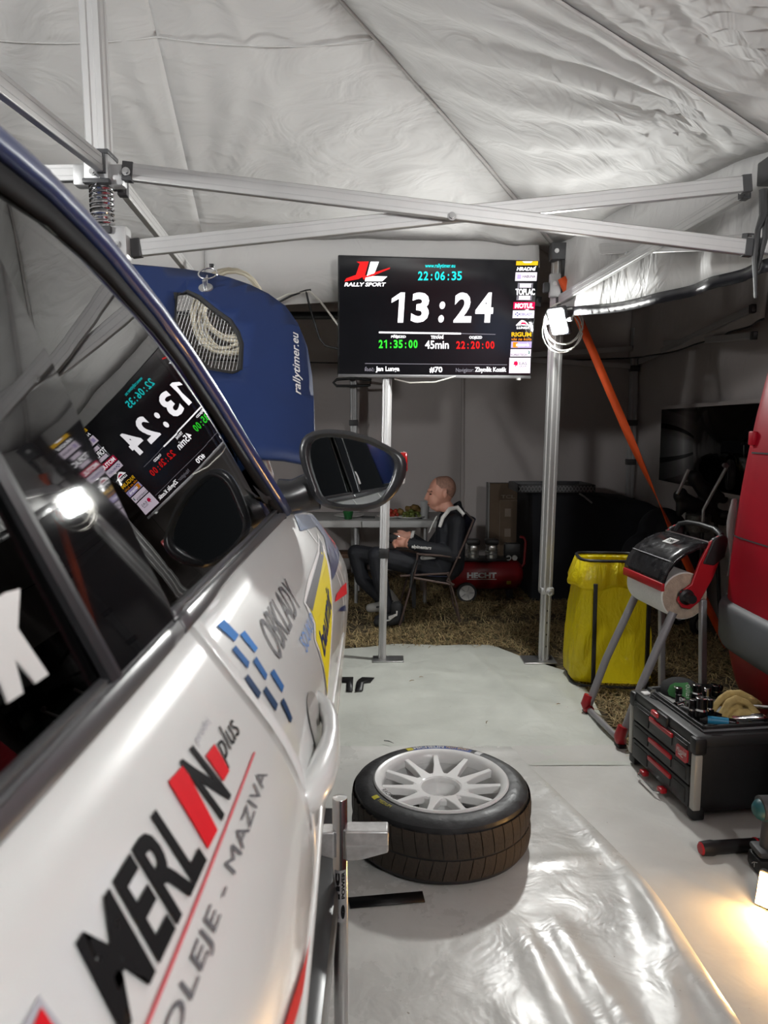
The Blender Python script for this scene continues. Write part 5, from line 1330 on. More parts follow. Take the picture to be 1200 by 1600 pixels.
# ================================================================ PAPER ROLL DISPENSER STAND
DS = thing('paper_roll_stand', 'red and black floor stand holding a big white paper roll', 'paper dispenser', (1.380, 3.55, 0.0), math.radians(6.5))
M_LEGG = mat('grey_leg_paint', (0.34, 0.33, 0.345), 0.38, 0.4, var=0.08)
M_HOOD = mat('smoked_hood', (0.016, 0.016, 0.018), 0.22, var=0.5, vscale=25, rvar=0.1)
YN, YF = -0.20, 0.20
RC = Vector((0.0, 0, 0.715)); RR = 0.112
for y, nm in ((YF, 'f'), (YN, 'n')):
    b = B(); b.tube([(-0.285, y * 1.02, 0.055), (-0.20, y * 1.0, 0.30), (-0.055, y * 0.95, 0.64)], 0.020, 12); obj('front_leg', b, M_LEGG, DS)
    b = B(); b.bar((0.115, y * 1.0, 0.03), (0.085, y * 0.98, 0.70), 0.030, 0.030, (0, 1, 0)); obj('rear_leg', b, M_LEGG, DS, bevel=0.005)
    b = B(); b.tube([(-0.286, y * 1.03, 0.105), (-0.300, y * 1.03, 0.058), (-0.290, y * 1.00, 0.034), (-0.290, y * 0.88, 0.032)], [0.024, 0.027, 0.027, 0.024], 12); obj('red_corner', b, M_RED, DS)
    b = B(); b.rbox((-0.312, y * 1.0 - 0.03, 0.0), (-0.272, y * 1.0 + 0.03, 0.022), 0.005); obj('foot', b, M_BLACK, DS)
    b = B(); b.rbox((0.09, y - 0.025, 0.0), (0.14, y + 0.025, 0.03), 0.005); obj('foot', b, M_BLACK, DS)
b = B(); b.tube([(-0.290, YF * 0.9, 0.032), (-0.290, YN * 0.9, 0.032)], 0.016, 12); obj('foot_bar', b, M_LEGG, DS)
b = B(); b.tube([(0.115, YF, 0.05), (0.115, YN, 0.05)], 0.012, 10); obj('rear_bar', b, M_LEGG, DS)
My = Matrix.Rotation(-PI / 2, 4, 'X')    # local z -> +y
b = B(); b.lathe([(0.034, -0.185), (RR - 0.004, -0.185), (RR, -0.181), (RR, 0.181), (RR - 0.004, 0.185), (0.034, 0.185)], 56, Matrix.Translation(RC) @ My)
rl = obj('paper_roll', b, mat('white_tissue', (0.74, 0.73, 0.70), 0.9, var=0.04, bump=0.3, bscale=60), DS)
b = B(); b.lathe([(0.036, -0.1865), (RR - 0.005, -0.1865)], 56, Matrix.Translation(RC) @ My); obj('roll_end', b, mat('recycled_paper_end', (0.46, 0.36, 0.28), 0.95, var=0.2, vscale=30, bump=0.4, bscale=150), rl)
b = B(); b.tube([(0, -0.23, RC.z), (0, 0.22, RC.z)], 0.016, 12); obj('axle', b, M_BLACK, DS)
b = B(); b.lathe([(0, -0.045), (0.020, -0.045), (0.024, -0.030), (0.018, -0.015), (0.024, 0.0), (0.036, 0.006), (0.040, 0.02), (0.028, 0.03)], 24, Matrix.Translation((0, -0.215, RC.z)) @ My); obj('roll_knob', b, M_BLACK, DS)
def xz_plate(poly, y0, y1):
    b = B(); Mx = Matrix(((1, 0, 0, 0), (0, 0, 1, 0), (0, 1, 0, 0), (0, 0, 0, 1))); b.prism(poly, y0, y1, Mx); return b
for y in (YN - 0.006, YF - 0.006):
    obj('side_plate', xz_plate([(-0.045, 0.70), (-0.020, 0.665), (0.02, 0.655), (0.065, 0.69), (0.125, 0.80), (0.16, 0.90), (0.165, 0.985), (0.145, 1.0), (0.10, 0.97), (0.055, 0.88), (0.02, 0.775), (-0.03, 0.74)], y, y + 0.014), M_RED, DS, bevel=0.004)
    obj('side_trim', xz_plate([(0.07, 0.87), (0.125, 0.86), (0.175, 0.90), (0.19, 0.985), (0.165, 1.005), (0.115, 0.985)], y - 0.006, y + 0.02), M_BLACK, DS, bevel=0.006)
# hood
arc = [(-0.118, 0.765), (-0.116, 0.80), (-0.098, 0.848), (-0.06, 0.895), (-0.01, 0.93), (0.05, 0.955), (0.095, 0.962)]
b = B(); b.grid([[(x, lerp(YN, YF, i / 8), z) for i in range(9)] for x, z in arc]); hood = obj('hood', b, M_HOOD, DS, solid=0.006, angle=70)
b = B(); b.grid([[(x, YN + 0.002 , z) for x, z in arc], [(x * 0.93, YN + 0.002, z - 0.02) for x, z in arc]]); obj('hood_edge', b, M_HOOD, hood, solid=0.008)
b = B(); b.rbox((-0.126, YN - 0.004, 0.742), (-0.108, YF + 0.004, 0.782), 0.005); obj('red_lip', b, M_RED, DS)
b = B(); b.tube([(-0.080, YN + 0.004, 0.8805), (-0.080, YF - 0.004, 0.8805)], 0.003, 6); obj('hood_crease', b, M_MIDPL, hood)
def hoodpt(u, v):
    x = lerp(-0.002, 0.040, v); z = interp([(a_, c_) for a_, c_ in arc[2:]], x) + 0.005; return Vector((x, lerp(0.045, -0.045, u), z))
b = B(); b.grid([[hoodpt(u, v) for u in (0, .33, .66, 1)] for v in (0, .5, 1)]); lab = obj('hood_label', b, V_WHITE, hood, solid=0.001)
obj('label_lettering', text_map('TORK', lambda u, v: hoodpt(lerp(.12, .88, u), lerp(.22, .78, v)) + Vector((0, 0, 0.0015)), 0.02), V_BLACK, lab, smooth=False)
b = B(); b.tube([(0.10, YN + 0.0, 0.968), (0.10, YF, 0.968)], 0.006, 10); obj('cutter_rod', b, M_CHROME, DS)
b = B(); b.tube([(0.135, YF - 0.01, 0.955), (0.160, YF - 0.02, 1.005), (0.170, YF - 0.08, 1.020), (0.172, 0, 1.024), (0.172, YN + 0.08, 1.018), (0.168, YN + 0.02, 1.0), (0.15, YN + 0.005, 0.96)], [0.012, 0.014, 0.013, 0.012, 0.013, 0.014, 0.012], 12); obj('carry_handle', b, M_BLACK, DS)

# ================================================================ YELLOW REFUSE BAG ON A STAND
TC = Vector((1.335, 4.29, 0.0))
TB_ = thing('refuse_sack_stand', 'yellow translucent refuse sack stretched over a black wire stand', 'rubbish bin', TC, math.radians(-6))
m = bpy.data.materials.new('yellow_film'); m.use_nodes = True; nt = m.node_tree; p = nt.nodes['Principled BSDF']
p.inputs['Base Color'].default_value = (0.90, 0.78, 0.02, 1); p.inputs['Roughness'].default_value = 0.28
tcn = nt.nodes.new('ShaderNodeTexCoord'); mpn = nt.nodes.new('ShaderNodeMapping'); mpn.inputs['Scale'].default_value = (1, 1, 0.35); n1 = nt.nodes.new('ShaderNodeTexNoise'); n1.inputs['Scale'].default_value = 14; n1.inputs['Detail'].default_value = 4; n1.inputs['Distortion'].default_value = 1.0
bp = nt.nodes.new('ShaderNodeBump'); bp.inputs['Strength'].default_value = 0.8; bp.inputs['Distance'].default_value = 0.04
nt.links.new(tcn.outputs['Object'], mpn.inputs[0]); nt.links.new(mpn.outputs[0], n1.inputs['Vector']); nt.links.new(n1.outputs['Fac'], bp.inputs['Height']); nt.links.new(bp.outputs[0], p.inputs['Normal'])
tl = nt.nodes.new('ShaderNodeBsdfTranslucent'); tl.inputs[0].default_value = (0.95, 0.80, 0.03, 1); mx = nt.nodes.new('ShaderNodeMixShader'); mx.inputs[0].default_value = 0.45
nt.links.new(p.outputs[0], mx.inputs[1]); nt.links.new(tl.outputs[0], mx.inputs[2]); nt.links.new(mx.outputs[0], nt.nodes['Material Output'].inputs[0])
M_YFILM = m
def rrect(hx, hy, n=64, p_=5.0):
    out = []
    for i in range(n):
        a = 2 * PI * i / n; c, s = math.cos(a), math.sin(a); r = (abs(c / hx) ** p_ + abs(s / hy) ** p_) ** (-1 / p_); out.append((r * c, r * s))
    return out
b = B(); rows = []
for j, (z, hx, hy) in enumerate(((0.020, 0.215, 0.15), (0.05, 0.240, 0.175), (0.15, 0.245, 0.18), (0.30, 0.235, 0.175), (0.45, 0.215, 0.165), (0.58, 0.200, 0.155), (0.66, 0.190, 0.150), (0.725, 0.182, 0.145))):
    ring_ = []
    for k, (x, y) in enumerate(rrect(hx, hy)):
        q = 1 + 0.07 * noise.noise(Vector((x * 9, y * 9, z * 3))) + 0.012 * math.sin(k * 0.9 + z * 6); ring_.append((x * q, y * q, z))
    rows.append(ring_)
b.grid(rows, closed_u=True); b.f(b._v(rows[0])[::-1]); sack = obj('sack', b, M_YFILM, TB_, angle=180)
b = B(); rows = []
for (z, hx, hy, wv) in ((0.715, 0.170, 0.132, 0), (0.735, 0.182, 0.145, 0), (0.725, 0.195, 0.158, 0.4), (0.66, 0.215, 0.172, 0.9), (0.605, 0.232, 0.186, 1), (0.585, 0.230, 0.184, 1), (0.590, 0.215, 0.172, 1), (0.61, 0.205, 0.165, 1)):
    rows.append([(x * (1 + wv * 0.03 * math.sin(k * 1.3)), y * (1 + wv * 0.03 * math.sin(k * 1.3 + 1)), z + wv * (0.012 * math.sin(k * 0.55) + 0.02 * x)) for k, (x, y) in enumerate(rrect(hx, hy))])
b.grid(rows, closed_u=True); obj('folded_rim', b, M_YFILM, TB_, angle=180)
b = B(); b.tube([(x, y, 0.738) for x, y in rrect(0.184, 0.147, 40)], 0.009, 8, closed=True); obj('top_ring', b, M_BLACK, TB_)
for sx, sy in ((-1, -1), (1, -1), (-1, 1), (1, 1)):
    lx = sx * 0.178 * (0.62 if sx < 0 and sy < 0 else 1.05); b = B(); b.bar((lx, sy * 0.198, 0.0), (lx, sy * 0.180, 0.612), 0.022, 0.022, (0, 1, 0)); obj('leg', b, M_BLACK, TB_, bevel=0.003)
b = B(); b.tube([(x, y, 0.015) for x, y in rrect(0.22, 0.20, 40)], 0.010, 8, closed=True); obj('base_ring', b, M_BLACK, TB_)

# ================================================================ TOOLBOX
TA = Vector((1.170, 2.640, 0.014))
TR = math.radians(7.7)
TX = thing('toolbox', 'black three-drawer toolbox with red handles standing on the sheet', 'toolbox', TA, TR)
L_, Dp, Ht = 0.52, 0.345, 0.335
M_TB = mat('toolbox_black', (0.009, 0.009, 0.010), 0.50, var=0.25, vscale=30, bump=0.05, bscale=200)
M_TBG = mat('toolbox_grey', (0.020, 0.020, 0.021), 0.48, var=0.15)
b = B(); b.rbox((0.012, 0.012, 0.02), (Dp, L_ - 0.012, Ht - 0.03), 0.010); obj('body', b, M_TB, TX)
b = B(); b.rbox((0.0, 0.0, Ht - 0.055), (Dp + 0.005, L_, Ht - 0.004), 0.014); obj('lid', b, M_TBG, TX)
for (x, y) in ((0.0, 0.0), (0.0, L_ - 0.045), (Dp - 0.04, 0.0), (Dp - 0.04, L_ - 0.045)):
    b = B(); b.rbox((x - 0.004, y - 0.006, 0.0), (x + 0.045, y + 0.045, 0.045), 0.008); obj('corner_foot', b, M_TB, TX)
b = B(); b.rbox((-0.006, -0.007, 0.04), (0.026, 0.024, Ht - 0.075), 0.006); obj('corner_post', b, mat('pale_grey_post', (0.40, 0.39, 0.36), 0.4, 0.3), TX)
b = B(); b.rbox((-0.006, L_ - 0.024, 0.04), (0.026, L_ + 0.006, Ht - 0.075), 0.006); obj('corner_post', b, mat('pale_grey_post', (0.40, 0.39, 0.36), 0.4, 0.3), TX)
b = B(); b.rbox((-0.009, -0.009, Ht - 0.078), (0.042, 0.038, Ht - 0.010), 0.012); obj('corner_cap', b, M_TB, TX)
b = B(); b.rbox((-0.009, L_ - 0.038, Ht - 0.078), (0.042, L_ + 0.009, Ht - 0.010), 0.012); obj('corner_cap', b, M_TB, TX)
for k, (z0, z1) in enumerate(((0.205, 0.290), (0.125, 0.200), (0.035, 0.120))):
    b = B(); b.rbox((-0.006, 0.030, z0), (0.10, L_ - 0.030, z1), 0.006); dr = obj('drawer', b, M_TBG, TX)
    zc_ = z1 - 0.022
    b = B(); b.rbox((-0.016, 0.155, zc_ - 0.008), (-0.004, 0.335, zc_ + 0.010), 0.003); obj('handle', b, M_RED, dr)
    b = B(); b.box((-0.0085, 0.16, zc_ - 0.040), (-0.0055, 0.33, zc_ - 0.010)); obj('finger_recess', b, M_BLACK, dr)
    for y0_, y1_ in ((0.05, 0.14), (0.35, 0.47)):
        b = B(); b.rbox((-0.0095, y0_, z0 + 0.012), (-0.004, y1_, z1 - 0.014), 0.003); obj('front_rib', b, M_TB, dr)
b = B(); b.rbox((-0.012, 0.20, 0.278), (0.006, 0.285, 0.325), 0.006); obj('latch_plate', b, M_TB, TX)
b = B(); b.rbox((-0.020, 0.262, 0.296), (-0.002, 0.318, 0.318), 0.007); obj('red_latch', b, mat('latch_red', (0.55, 0.03, 0.04), 0.3), TX)
def facept(u, v, o=-0.0115): return Vector((o, lerp(0.045, 0.125, u), lerp(0.205, 0.255, v)))
b = B(); b.prism([(0.040, 0.213), (0.052, 0.204), (0.122, 0.204), (0.122, 0.248), (0.112, 0.258), (0.040, 0.258)], 0, 0.006, Matrix(((0, 0, -1, -0.0055), (1, 0, 0, 0), (0, 1, 0, 0), (0, 0, 0, 1)))); bd = obj('badge', b, M_RED, TX)
obj('badge_lettering', text_map('Milwaukee', lambda u, v: Vector((-0.0119, lerp(0.117, 0.047, u) , lerp(0.228, 0.25, v) + 0.006 * (u - .5))), 0.0, 0.3), V_WHITE, bd, smooth=False)
b = B(); b.bar((-0.0119, 0.07, 0.218), (-0.0119, 0.105, 0.222), 0.0006, 0.003); b.bar((-0.0119, 0.105, 0.222), (-0.0119, 0.075, 0.228), 0.0006, 0.003); obj('badge_flash', b, V_WHITE, bd)
b = B(); b.tube([(0.0, 0.20, 0.020), (-0.035, 0.195, 0.016), (-0.045, 0.21, 0.013), (-0.045, 0.35, 0.013), (-0.035, 0.365, 0.016), (0.0, 0.36, 0.020)], 0.005, 8); wireh = obj('wire_handle', b, M_CHROME, TX)
for y in (0.205, 0.355):
    b = B(); b.rbox((-0.03, y - 0.018, 0.010), (0.0, y + 0.018, 0.032), 0.006); obj('handle_mount', b, M_RED, wireh)
# top tray
b = B()
for lo, hi in (((0.045, 0.035, Ht - 0.006), (Dp - 0.01, 0.050, Ht + 0.020)), ((0.045, L_ - 0.06, Ht - 0.006), (Dp - 0.01, L_ - 0.045, Ht + 0.020)), ((0.045, 0.035, Ht - 0.006), (0.060, L_ - 0.045, Ht + 0.020)), ((Dp - 0.025, 0.035, Ht - 0.006), (Dp - 0.01, L_ - 0.045, Ht + 0.020))): b.rbox(lo, hi, 0.004)
tr_ = obj('tray_rim', b, M_TB, TX)
b = B(); b.box((0.055, 0.045, Ht - 0.006), (Dp - 0.02, L_ - 0.055, Ht - 0.001)); obj('tray_mat', b, mat('tray_grey', (0.27, 0.27, 0.26), 0.6, var=0.3, vscale=20), TX)
b = B(); b.bar((0.045, 0.034, Ht + 0.003), (Dp - 0.01, 0.034, Ht + 0.003), 0.003, 0.008); b.bar((0.044, 0.035, Ht + 0.003), (0.044, L_ - 0.05, Ht + 0.003), 0.003, 0.006); obj('tray_edge_strip', b, M_MIDPL, TX)
b = B(); b.rbox((0.012, 0.43, Ht - 0.004), (0.045, 0.465, Ht + 0.004), 0.002); obj('lid_label', b, V_WHITE, TX)
b = B(); b.tube([(0.03, 0.415, Ht - 0.002), (0.035, 0.41, Ht + 0.02), (0.045, 0.40, Ht + 0.03)], 0.005, 6); obj('lid_hook', b, M_STEEL, TX)

# ---- tools in the tray (each its own thing)
TM = Matrix.Translation(TA) @ Matrix.Rotation(TR, 4, 'Z'); TZ = Ht
def on_box(x, y, z=0.0): return TM @ Vector((x, y, TZ + z))
def socket(pp, r, h, r2, m, label, lie=None):
    base = PZ(pp[0], pp[1], TA.z + TZ)
    b = B(); pr = [(0, 0), (r, 0), (r * 1.02, 0.003), (r, h * 0.5), (r2, h * 0.56), (r2, h - 0.002), (r2 * 0.8, h), (r2 * 0.55, h), (r2 * 0.55, h - 0.012), (0, h - 0.012)]
    M_ = Matrix.Translation(base)
    if lie is not None: M_ = Matrix.Translation(base + Vector((0, 0, r))) @ Matrix.Rotation(lie, 4, 'Z') @ Matrix.Rotation(PI / 2, 4, 'Y')
    b.lathe(pr, 20, M_); o = obj('socket', b, [m, M_CHROME]); hs = [q.center.z for q in o.data.polygons]; lo_, hi_ = min(hs), max(hs)
    if lie is None:
        for q in o.data.polygons:
            if q.center.z > lerp(lo_, hi_, 0.80) or lerp(lo_, hi_, 0.47) < q.center.z < lerp(lo_, hi_, 0.62): q.material_index = 1
    tag(o, label, 'socket', 'sockets in the toolbox tray'); return o
M_IMP = mat('impact_black', (0.020, 0.020, 0.022), 0.25, 0.8, var=0.2)
ZTR = TA.z + TZ
socket((1081, 1125), 0.016, 0.085, 0.0125, M_IMP, 'slim black socket with bright tip at the front left of the tray')
socket((1095, 1128), 0.027, 0.100, 0.022, M_IMP, 'largest black socket standing in the middle of the tray')
socket((1108, 1122), 0.017, 0.080, 0.013, M_IMP, 'thin black socket between the largest one and the glove')
socket((1060, 1096), 0.013, 0.062, 0.014, M_IMP, 'black socket standing in front of the green patch')
socket((1066, 1100), 0.012, 0.030, 0.013, M_CHROME, 'short bright chrome socket in front of the green patch')
socket((1088, 1096), 0.022, 0.075, 0.018, M_IMP, 'black socket standing behind the largest one')
socket((1104, 1094), 0.015, 0.055, 0.014, M_CHROME, 'chrome socket standing behind the thin black one')
socket((1118, 1090), 0.016, 0.055, 0.015, M_IMP, 'small black socket at the back right of the tray')
socket((1055, 1106), 0.012, 0.058, 0.011, M_CHROME, 'chrome socket lying along the left tray edge', 0.5)
socket((1128, 1080), 0.013, 0.050, 0.013, M_IMP, 'black socket lying at the far tray corner', 2.3)
socket((1072, 1112), 0.012, 0.050, 0.012, M_CHROME, 'chrome socket lying beside the slim black one', 1.2)
# ratchet with extension
b = B(); q0, q1 = on_box(0.20, 0.095, 0.018), on_box(0.405, 0.052, 0.034)
b.tube([q0, q0.lerp(q1, .3), q0.lerp(q1, .36), q0.lerp(q1, .55), q0.lerp(q1, .6), q1], [0.013, 0.013, 0.017, 0.017, 0.008, 0.009], 14); rt = tag(obj('socket_extension', b, M_CHROME), 'chrome ratchet bar lying out over the right edge of the toolbox', 'ratchet')
b = B(); q0, q1 = on_box(0.29, 0.165, 0.04), on_box(0.41, 0.10, 0.05); b.tube([q0, q0.lerp(q1, .5), q1], [0.010, 0.009, 0.012], 12); b.lathe([(0, -0.012), (0.022, -0.012), (0.022, 0.012), (0, 0.012)], 18, Matrix.Translation(q1)); tag(obj('ratchet', b, M_CHROME), 'chrome ratchet half under the leather glove', 'ratchet')
# blue torch
tq = thing('torch', 'small blue and black torch at the front of the tray', 'torch', on_box(0.13, 0.085, 0.016))
b = B(); q0, q1 = on_box(0.10, 0.098, 0.018), on_box(0.168, 0.066, 0.018); b.tube([q0, q1], 0.0155, 16); obj('barrel', b, mat('torch_blue', (0.02, 0.20, 0.36), 0.35), tq, world=True)
b = B(); b.tube([on_box(0.075, 0.11, 0.018), q0], [0.012, 0.0165], 16); obj('tail', b, M_BLACK, tq, world=True)
b = B(); b.tube([q1, on_box(0.182, 0.059, 0.018), on_box(0.192, 0.054, 0.018)], [0.0165, 0.016, 0.013], 16); obj('head', b, M_IMP, tq, world=True)
b = B(); b.tube([on_box(0.192, 0.054, 0.018), on_box(0.200, 0.050, 0.018)], [0.011, 0.007], 12); obj('lens', b, M_CHROME, tq, world=True)
# pliers / pry handle
b = B(); b.tube([on_box(0.075, 0.24, 0.012), on_box(0.085, 0.18, 0.022), on_box(0.09, 0.13, 0.016), on_box(0.10, 0.115, 0.012)], [0.010, 0.011, 0.009, 0.012], 10); tag(obj('pliers_handle', b, M_GREYPL), 'bent dark plier handle along the left edge of the tray', 'pliers')
b = B(); b.tube([on_box(0.15, 0.115, 0.012), on_box(0.185, 0.10, 0.012)], [0.014, 0.010], 10); b.tube([on_box(0.140, 0.125, 0.016), on_box(0.155, 0.135, 0.022), on_box(0.175, 0.125, 0.016)], 0.012, 8); tag(obj('wrench_head', b, M_IMP), 'dark wrench head beside the blue torch', 'wrench')
# cap with green patch
cp = thing('cap', 'black cap with green round patch on the far end of the toolbox', 'cap', on_box(0.175, 0.44, 0.0))
Mc = TM @ Matrix.Translation((0.18, 0.435, TZ - 0.004))
b = B(); b.lathe([(0.085, 0.0), (0.086, 0.018), (0.076, 0.042), (0.05, 0.058), (0.0, 0.062)], 28, Mc); obj('crown', b, mat('cap_cloth', (0.014, 0.014, 0.015), 0.9, var=0.3, bump=0.3, bscale=200), cp, world=True)
b = B(); b.grid([[Mc @ Vector(((0.075 + 0.075 * k / 5) * math.cos(a), (0.075 + 0.075 * k / 5) * math.sin(a) , 0.010 + 0.012 * math.cos(a - 0.2) - 0.01 * k / 5)) for a in [lerp(-0.75, 0.75, i / 14) for i in range(15)]] for k in range(6)]); obj('peak', b, M_BLACK, cp, world=True, solid=0.004)
def capt(u, v, o=0.0):
    a = lerp(-2.75, -1.45, u); zz = lerp(0.006, 0.070, v); r = 0.088 - 0.018 * v + o
    return Mc @ Vector((r * math.cos(a), r * math.sin(a), zz))
b = B(); b.f([]) if False else None
pts2 = [(0.0, 0.35), (0.06, 0.75), (0.25, 0.98), (0.8, 1.08), (0.95, 0.75), (1.0, 0.25), (0.9, 0.02), (0.4, 0.0), (0.1, 0.1)]
obj('green_patch', poly_map(pts2, lambda u, v: capt(u, v, 0.003), 5), mat('green_patch_cloth', (0.06, 0.24, 0.075), 0.7), cp, world=True)
obj('patch_lettering', text_map('OUTLET', lambda u, v: capt(lerp(.70, .88, v), lerp(.95, .08, u), 0.0045), 0.0), V_WHITE, cp, world=True, smooth=False)
b = B(); b.tube([capt(0.25, 0.75, .005), capt(0.38, 0.6, .005), capt(0.55, 0.4, .005), capt(0.5, 0.15, .005), capt(0.38, 0.35, .005)], 0.0025, 5); obj('patch_emblem', b, V_WHITE, cp, world=True)
# leather glove, crumpled
def remeshed(name, b, m, voxel, smooth_n, parent=None, world=True, fac=0.5):
    o = obj(name, b, m, parent, world=world, smooth=False)
    md = o.modifiers.new('r', 'REMESH'); md.mode = 'VOXEL'; md.voxel_size = voxel
    ms = o.modifiers.new('s', 'SMOOTH'); ms.iterations = smooth_n; ms.factor = fac
    dg = bpy.context.evaluated_depsgraph_get(); me = bpy.data.meshes.new_from_object(o.evaluated_get(dg))
    o.modifiers.clear(); o.data = me; me.shade_smooth()
    return o
b = B()
def gp(px, py, dz=0.0):     # glove points from the photo, on a plane through the tray
    q = P(px, py, 2.80); return q
def arcg(pts, r, dy):
    for a_, c_ in zip(pts, pts[1:]): b.capsule(gp(*a_) + Vector((dy * 0.25, dy, 0)), gp(*c_) + Vector((dy * 0.25, dy, 0)), r, r, 10)
arcg([(1113, 1131), (1119, 1112), (1130, 1098), (1143, 1089), (1160, 1089), (1176, 1097), (1190, 1106)], 0.014, 0.04)
arcg([(1116, 1133), (1128, 1116), (1139, 1098), (1150, 1092), (1166, 1098), (1180, 1113), (1192, 1133)], 0.015, 0.0)
arcg([(1136, 1136), (1142, 1118), (1152, 1108), (1166, 1108), (1176, 1120), (1186, 1134)], 0.014, -0.03)
for (px_, py_, rx_, rz_, dy_) in ((1128, 1126, 0.030, 0.022, 0.0), (1150, 1118, 0.050, 0.030, 0.01), (1172, 1122, 0.040, 0.024, 0.0), (1150, 1104, 0.045, 0.026, 0.04)): b.ball(gp(px_, py_) + Vector((0, dy_, 0)), (rx_, 0.045, rz_), 14, 10)
b.capsule(gp(1112, 1130), gp(1136, 1139) + Vector((0, -0.02, 0)), 0.012, 0.010, 10)
for v in b.bm.verts: v.co.z = max(v.co.z, TA.z + TZ + 0.002) + 0.004 * noise.noise(v.co * 45)
gl_o = remeshed('leather_glove', b, mat('tan_leather', (0.47, 0.34, 0.13), 0.8, var=0.2, vscale=25, bump=0.4, bscale=60), 0.0045, 3)
tag(gl_o, 'crumpled tan leather work glove on top of the tools', 'glove')

# ================================================================ RED VAN
VN = thing('van', 'red van with grey side moulding at the right edge', 'van', (2.4, 1.0, 0.0))
M_VAN = mat('red_van_paint', (0.24, 0.002, 0.010), 0.42, coat=0.0, spec=0.15, var=0.05)
VP = [(0.24, 0.10), (0.36, 0.045), (0.50, 0.010), (0.54, 0.0), (0.70, -0.005), (0.90, 0.0), (1.10, 0.015), (1.40, 0.05), (1.70, 0.10), (2.0, 0.17), (2.2, 0.24), (2.32, 0.36), (2.36, 0.55)]
def van_path():
    pts = [(1.525, -2.2, (-1, 0)), (1.525, -1.0, (-1, 0)), (1.525, 0.2, (-1, 0)), (1.525, 1.2, (-1, 0)), (1.525, 2.0, (-1, 0)), (1.525, 2.6, (-1, 0)), (1.525, 2.99, (-1, 0)), (1.527, 3.10, (-1, 0))]
    for i in range(1, 11):
        a = PI - (PI / 2) * i / 10; pts.append((1.777 + 0.25 * math.cos(a), 3.12 + 0.30 * math.sin(a), (math.cos(a), math.sin(a))))
    for x in (2.1, 2.5, 2.9): pts.append((x, 3.42, (0, 1)))
    for i in range(0, 11):
        a = PI / 2 - (PI / 2) * i / 10; pts.append((3.15 + 0.25 * math.cos(a), 3.12 + 0.30 * math.sin(a), (math.cos(a), math.sin(a))))
    pts += [(3.4, 1.0, (1, 0)), (3.4, -2.2, (1, 0))]
    return pts
VPT = van_path()
def van_pt(i, z, o=0.0):
    x, y, n = VPT[i]; off = sinterp(VP, z) - o; return Vector((x - n[0] * off, y - n[1] * off, z))
zs = [0.24, 0.30, 0.36, 0.43, 0.50, 0.60, 0.70, 0.80, 0.90, 1.0, 1.1, 1.25, 1.4, 1.55, 1.7, 1.85, 2.0, 2.1, 2.2, 2.27, 2.32, 2.36]
b = B(); b.grid([[van_pt(i, z) for i in range(len(VPT))] for z in zs]); b.f(b._v([van_pt(i, 2.36) for i in range(len(VPT))]))
body_o = obj('body', b, M_VAN, VN, world=True, angle=60)
b = B(); b.grid([[van_pt(i, z, o) for i in range(len(VPT))] for z, o in ((0.525, 0.0), (0.53, 0.022), (0.56, 0.034), (0.70, 0.034), (0.725, 0.024), (0.735, 0.0))]); obj('side_moulding', b, mat('moulding_grey', (0.060, 0.064, 0.070), 0.55, var=0.1), VN, world=True, angle=60)
b = B(); b.grid([[van_pt(i, z, 0.003) for i in range(4, 7)] for z in (1.47, 1.55, 1.65, 1.74)]); obj('blue_graphic', b, mat('blue_graphic_vinyl', (0.03, 0.12, 0.45), 0.3, coat=0.5), VN, world=True, angle=60)
b = B(); b.grid([[van_pt(i, z, 0.004) for i in range(4, 7)] for z in (1.74, 1.80)]); obj('white_graphic', b, V_WHITE, VN, world=True, angle=60)
b = B(); b.grid([[van_pt(i, z, 0.004) for i in range(5, 9)] for z in (1.385, 1.392)]); obj('panel_line', b, M_LINER, VN, world=True)
b = B(); b.grid([[van_pt(i, z, 0.004) for i in range(5, 11)] for z in (1.020, 1.026)]); obj('panel_line', b, M_LINER, VN, world=True)
b = B(); b.rbox((-0.012, -0.012, -0.03), (0.012, 0.03, 0.03), 0.006, Matrix.Translation(van_pt(8, 1.45, 0.006))); obj('door_hinge', b, M_VAN, VN, world=True)
b = B(); q = van_pt(10, 1.05, 0.02); b.grid([[q + Vector((-0.004 + 0.012 * math.sin(k), 0.0, -0.22 + 0.05 * k)), q + Vector((0.03, 0.01, -0.22 + 0.05 * k))] for k in range(8)]); obj('loose_film', b, mat('clear_film', (0.5, 0.5, 0.5), 0.15, alpha=0.45), VN, world=True, solid=0.002)
for y in (-1.2, 2.0):
    b = B(); b.lathe([(0.0, -0.1), (0.20, -0.1), (0.31, -0.09), (0.33, -0.05), (0.33, 0.09), (0.30, 0.11), (0.2, 0.11), (0, 0.08)], 36, Matrix.Translation((1.74, y, 0.335)) @ Matrix.Rotation(PI/2, 4, 'Y')); obj('wheel', b, M_RUB, VN, world=True)
    b = B(); b.lathe([(0.0, -0.1), (0.20, -0.1), (0.31, -0.09), (0.33, -0.05), (0.33, 0.09), (0.30, 0.11), (0.2, 0.11), (0, 0.08)], 36, Matrix.Translation((3.18, y, 0.335)) @ Matrix.Rotation(PI/2, 4, 'Y')); obj('wheel', b, M_RUB, VN, world=True)

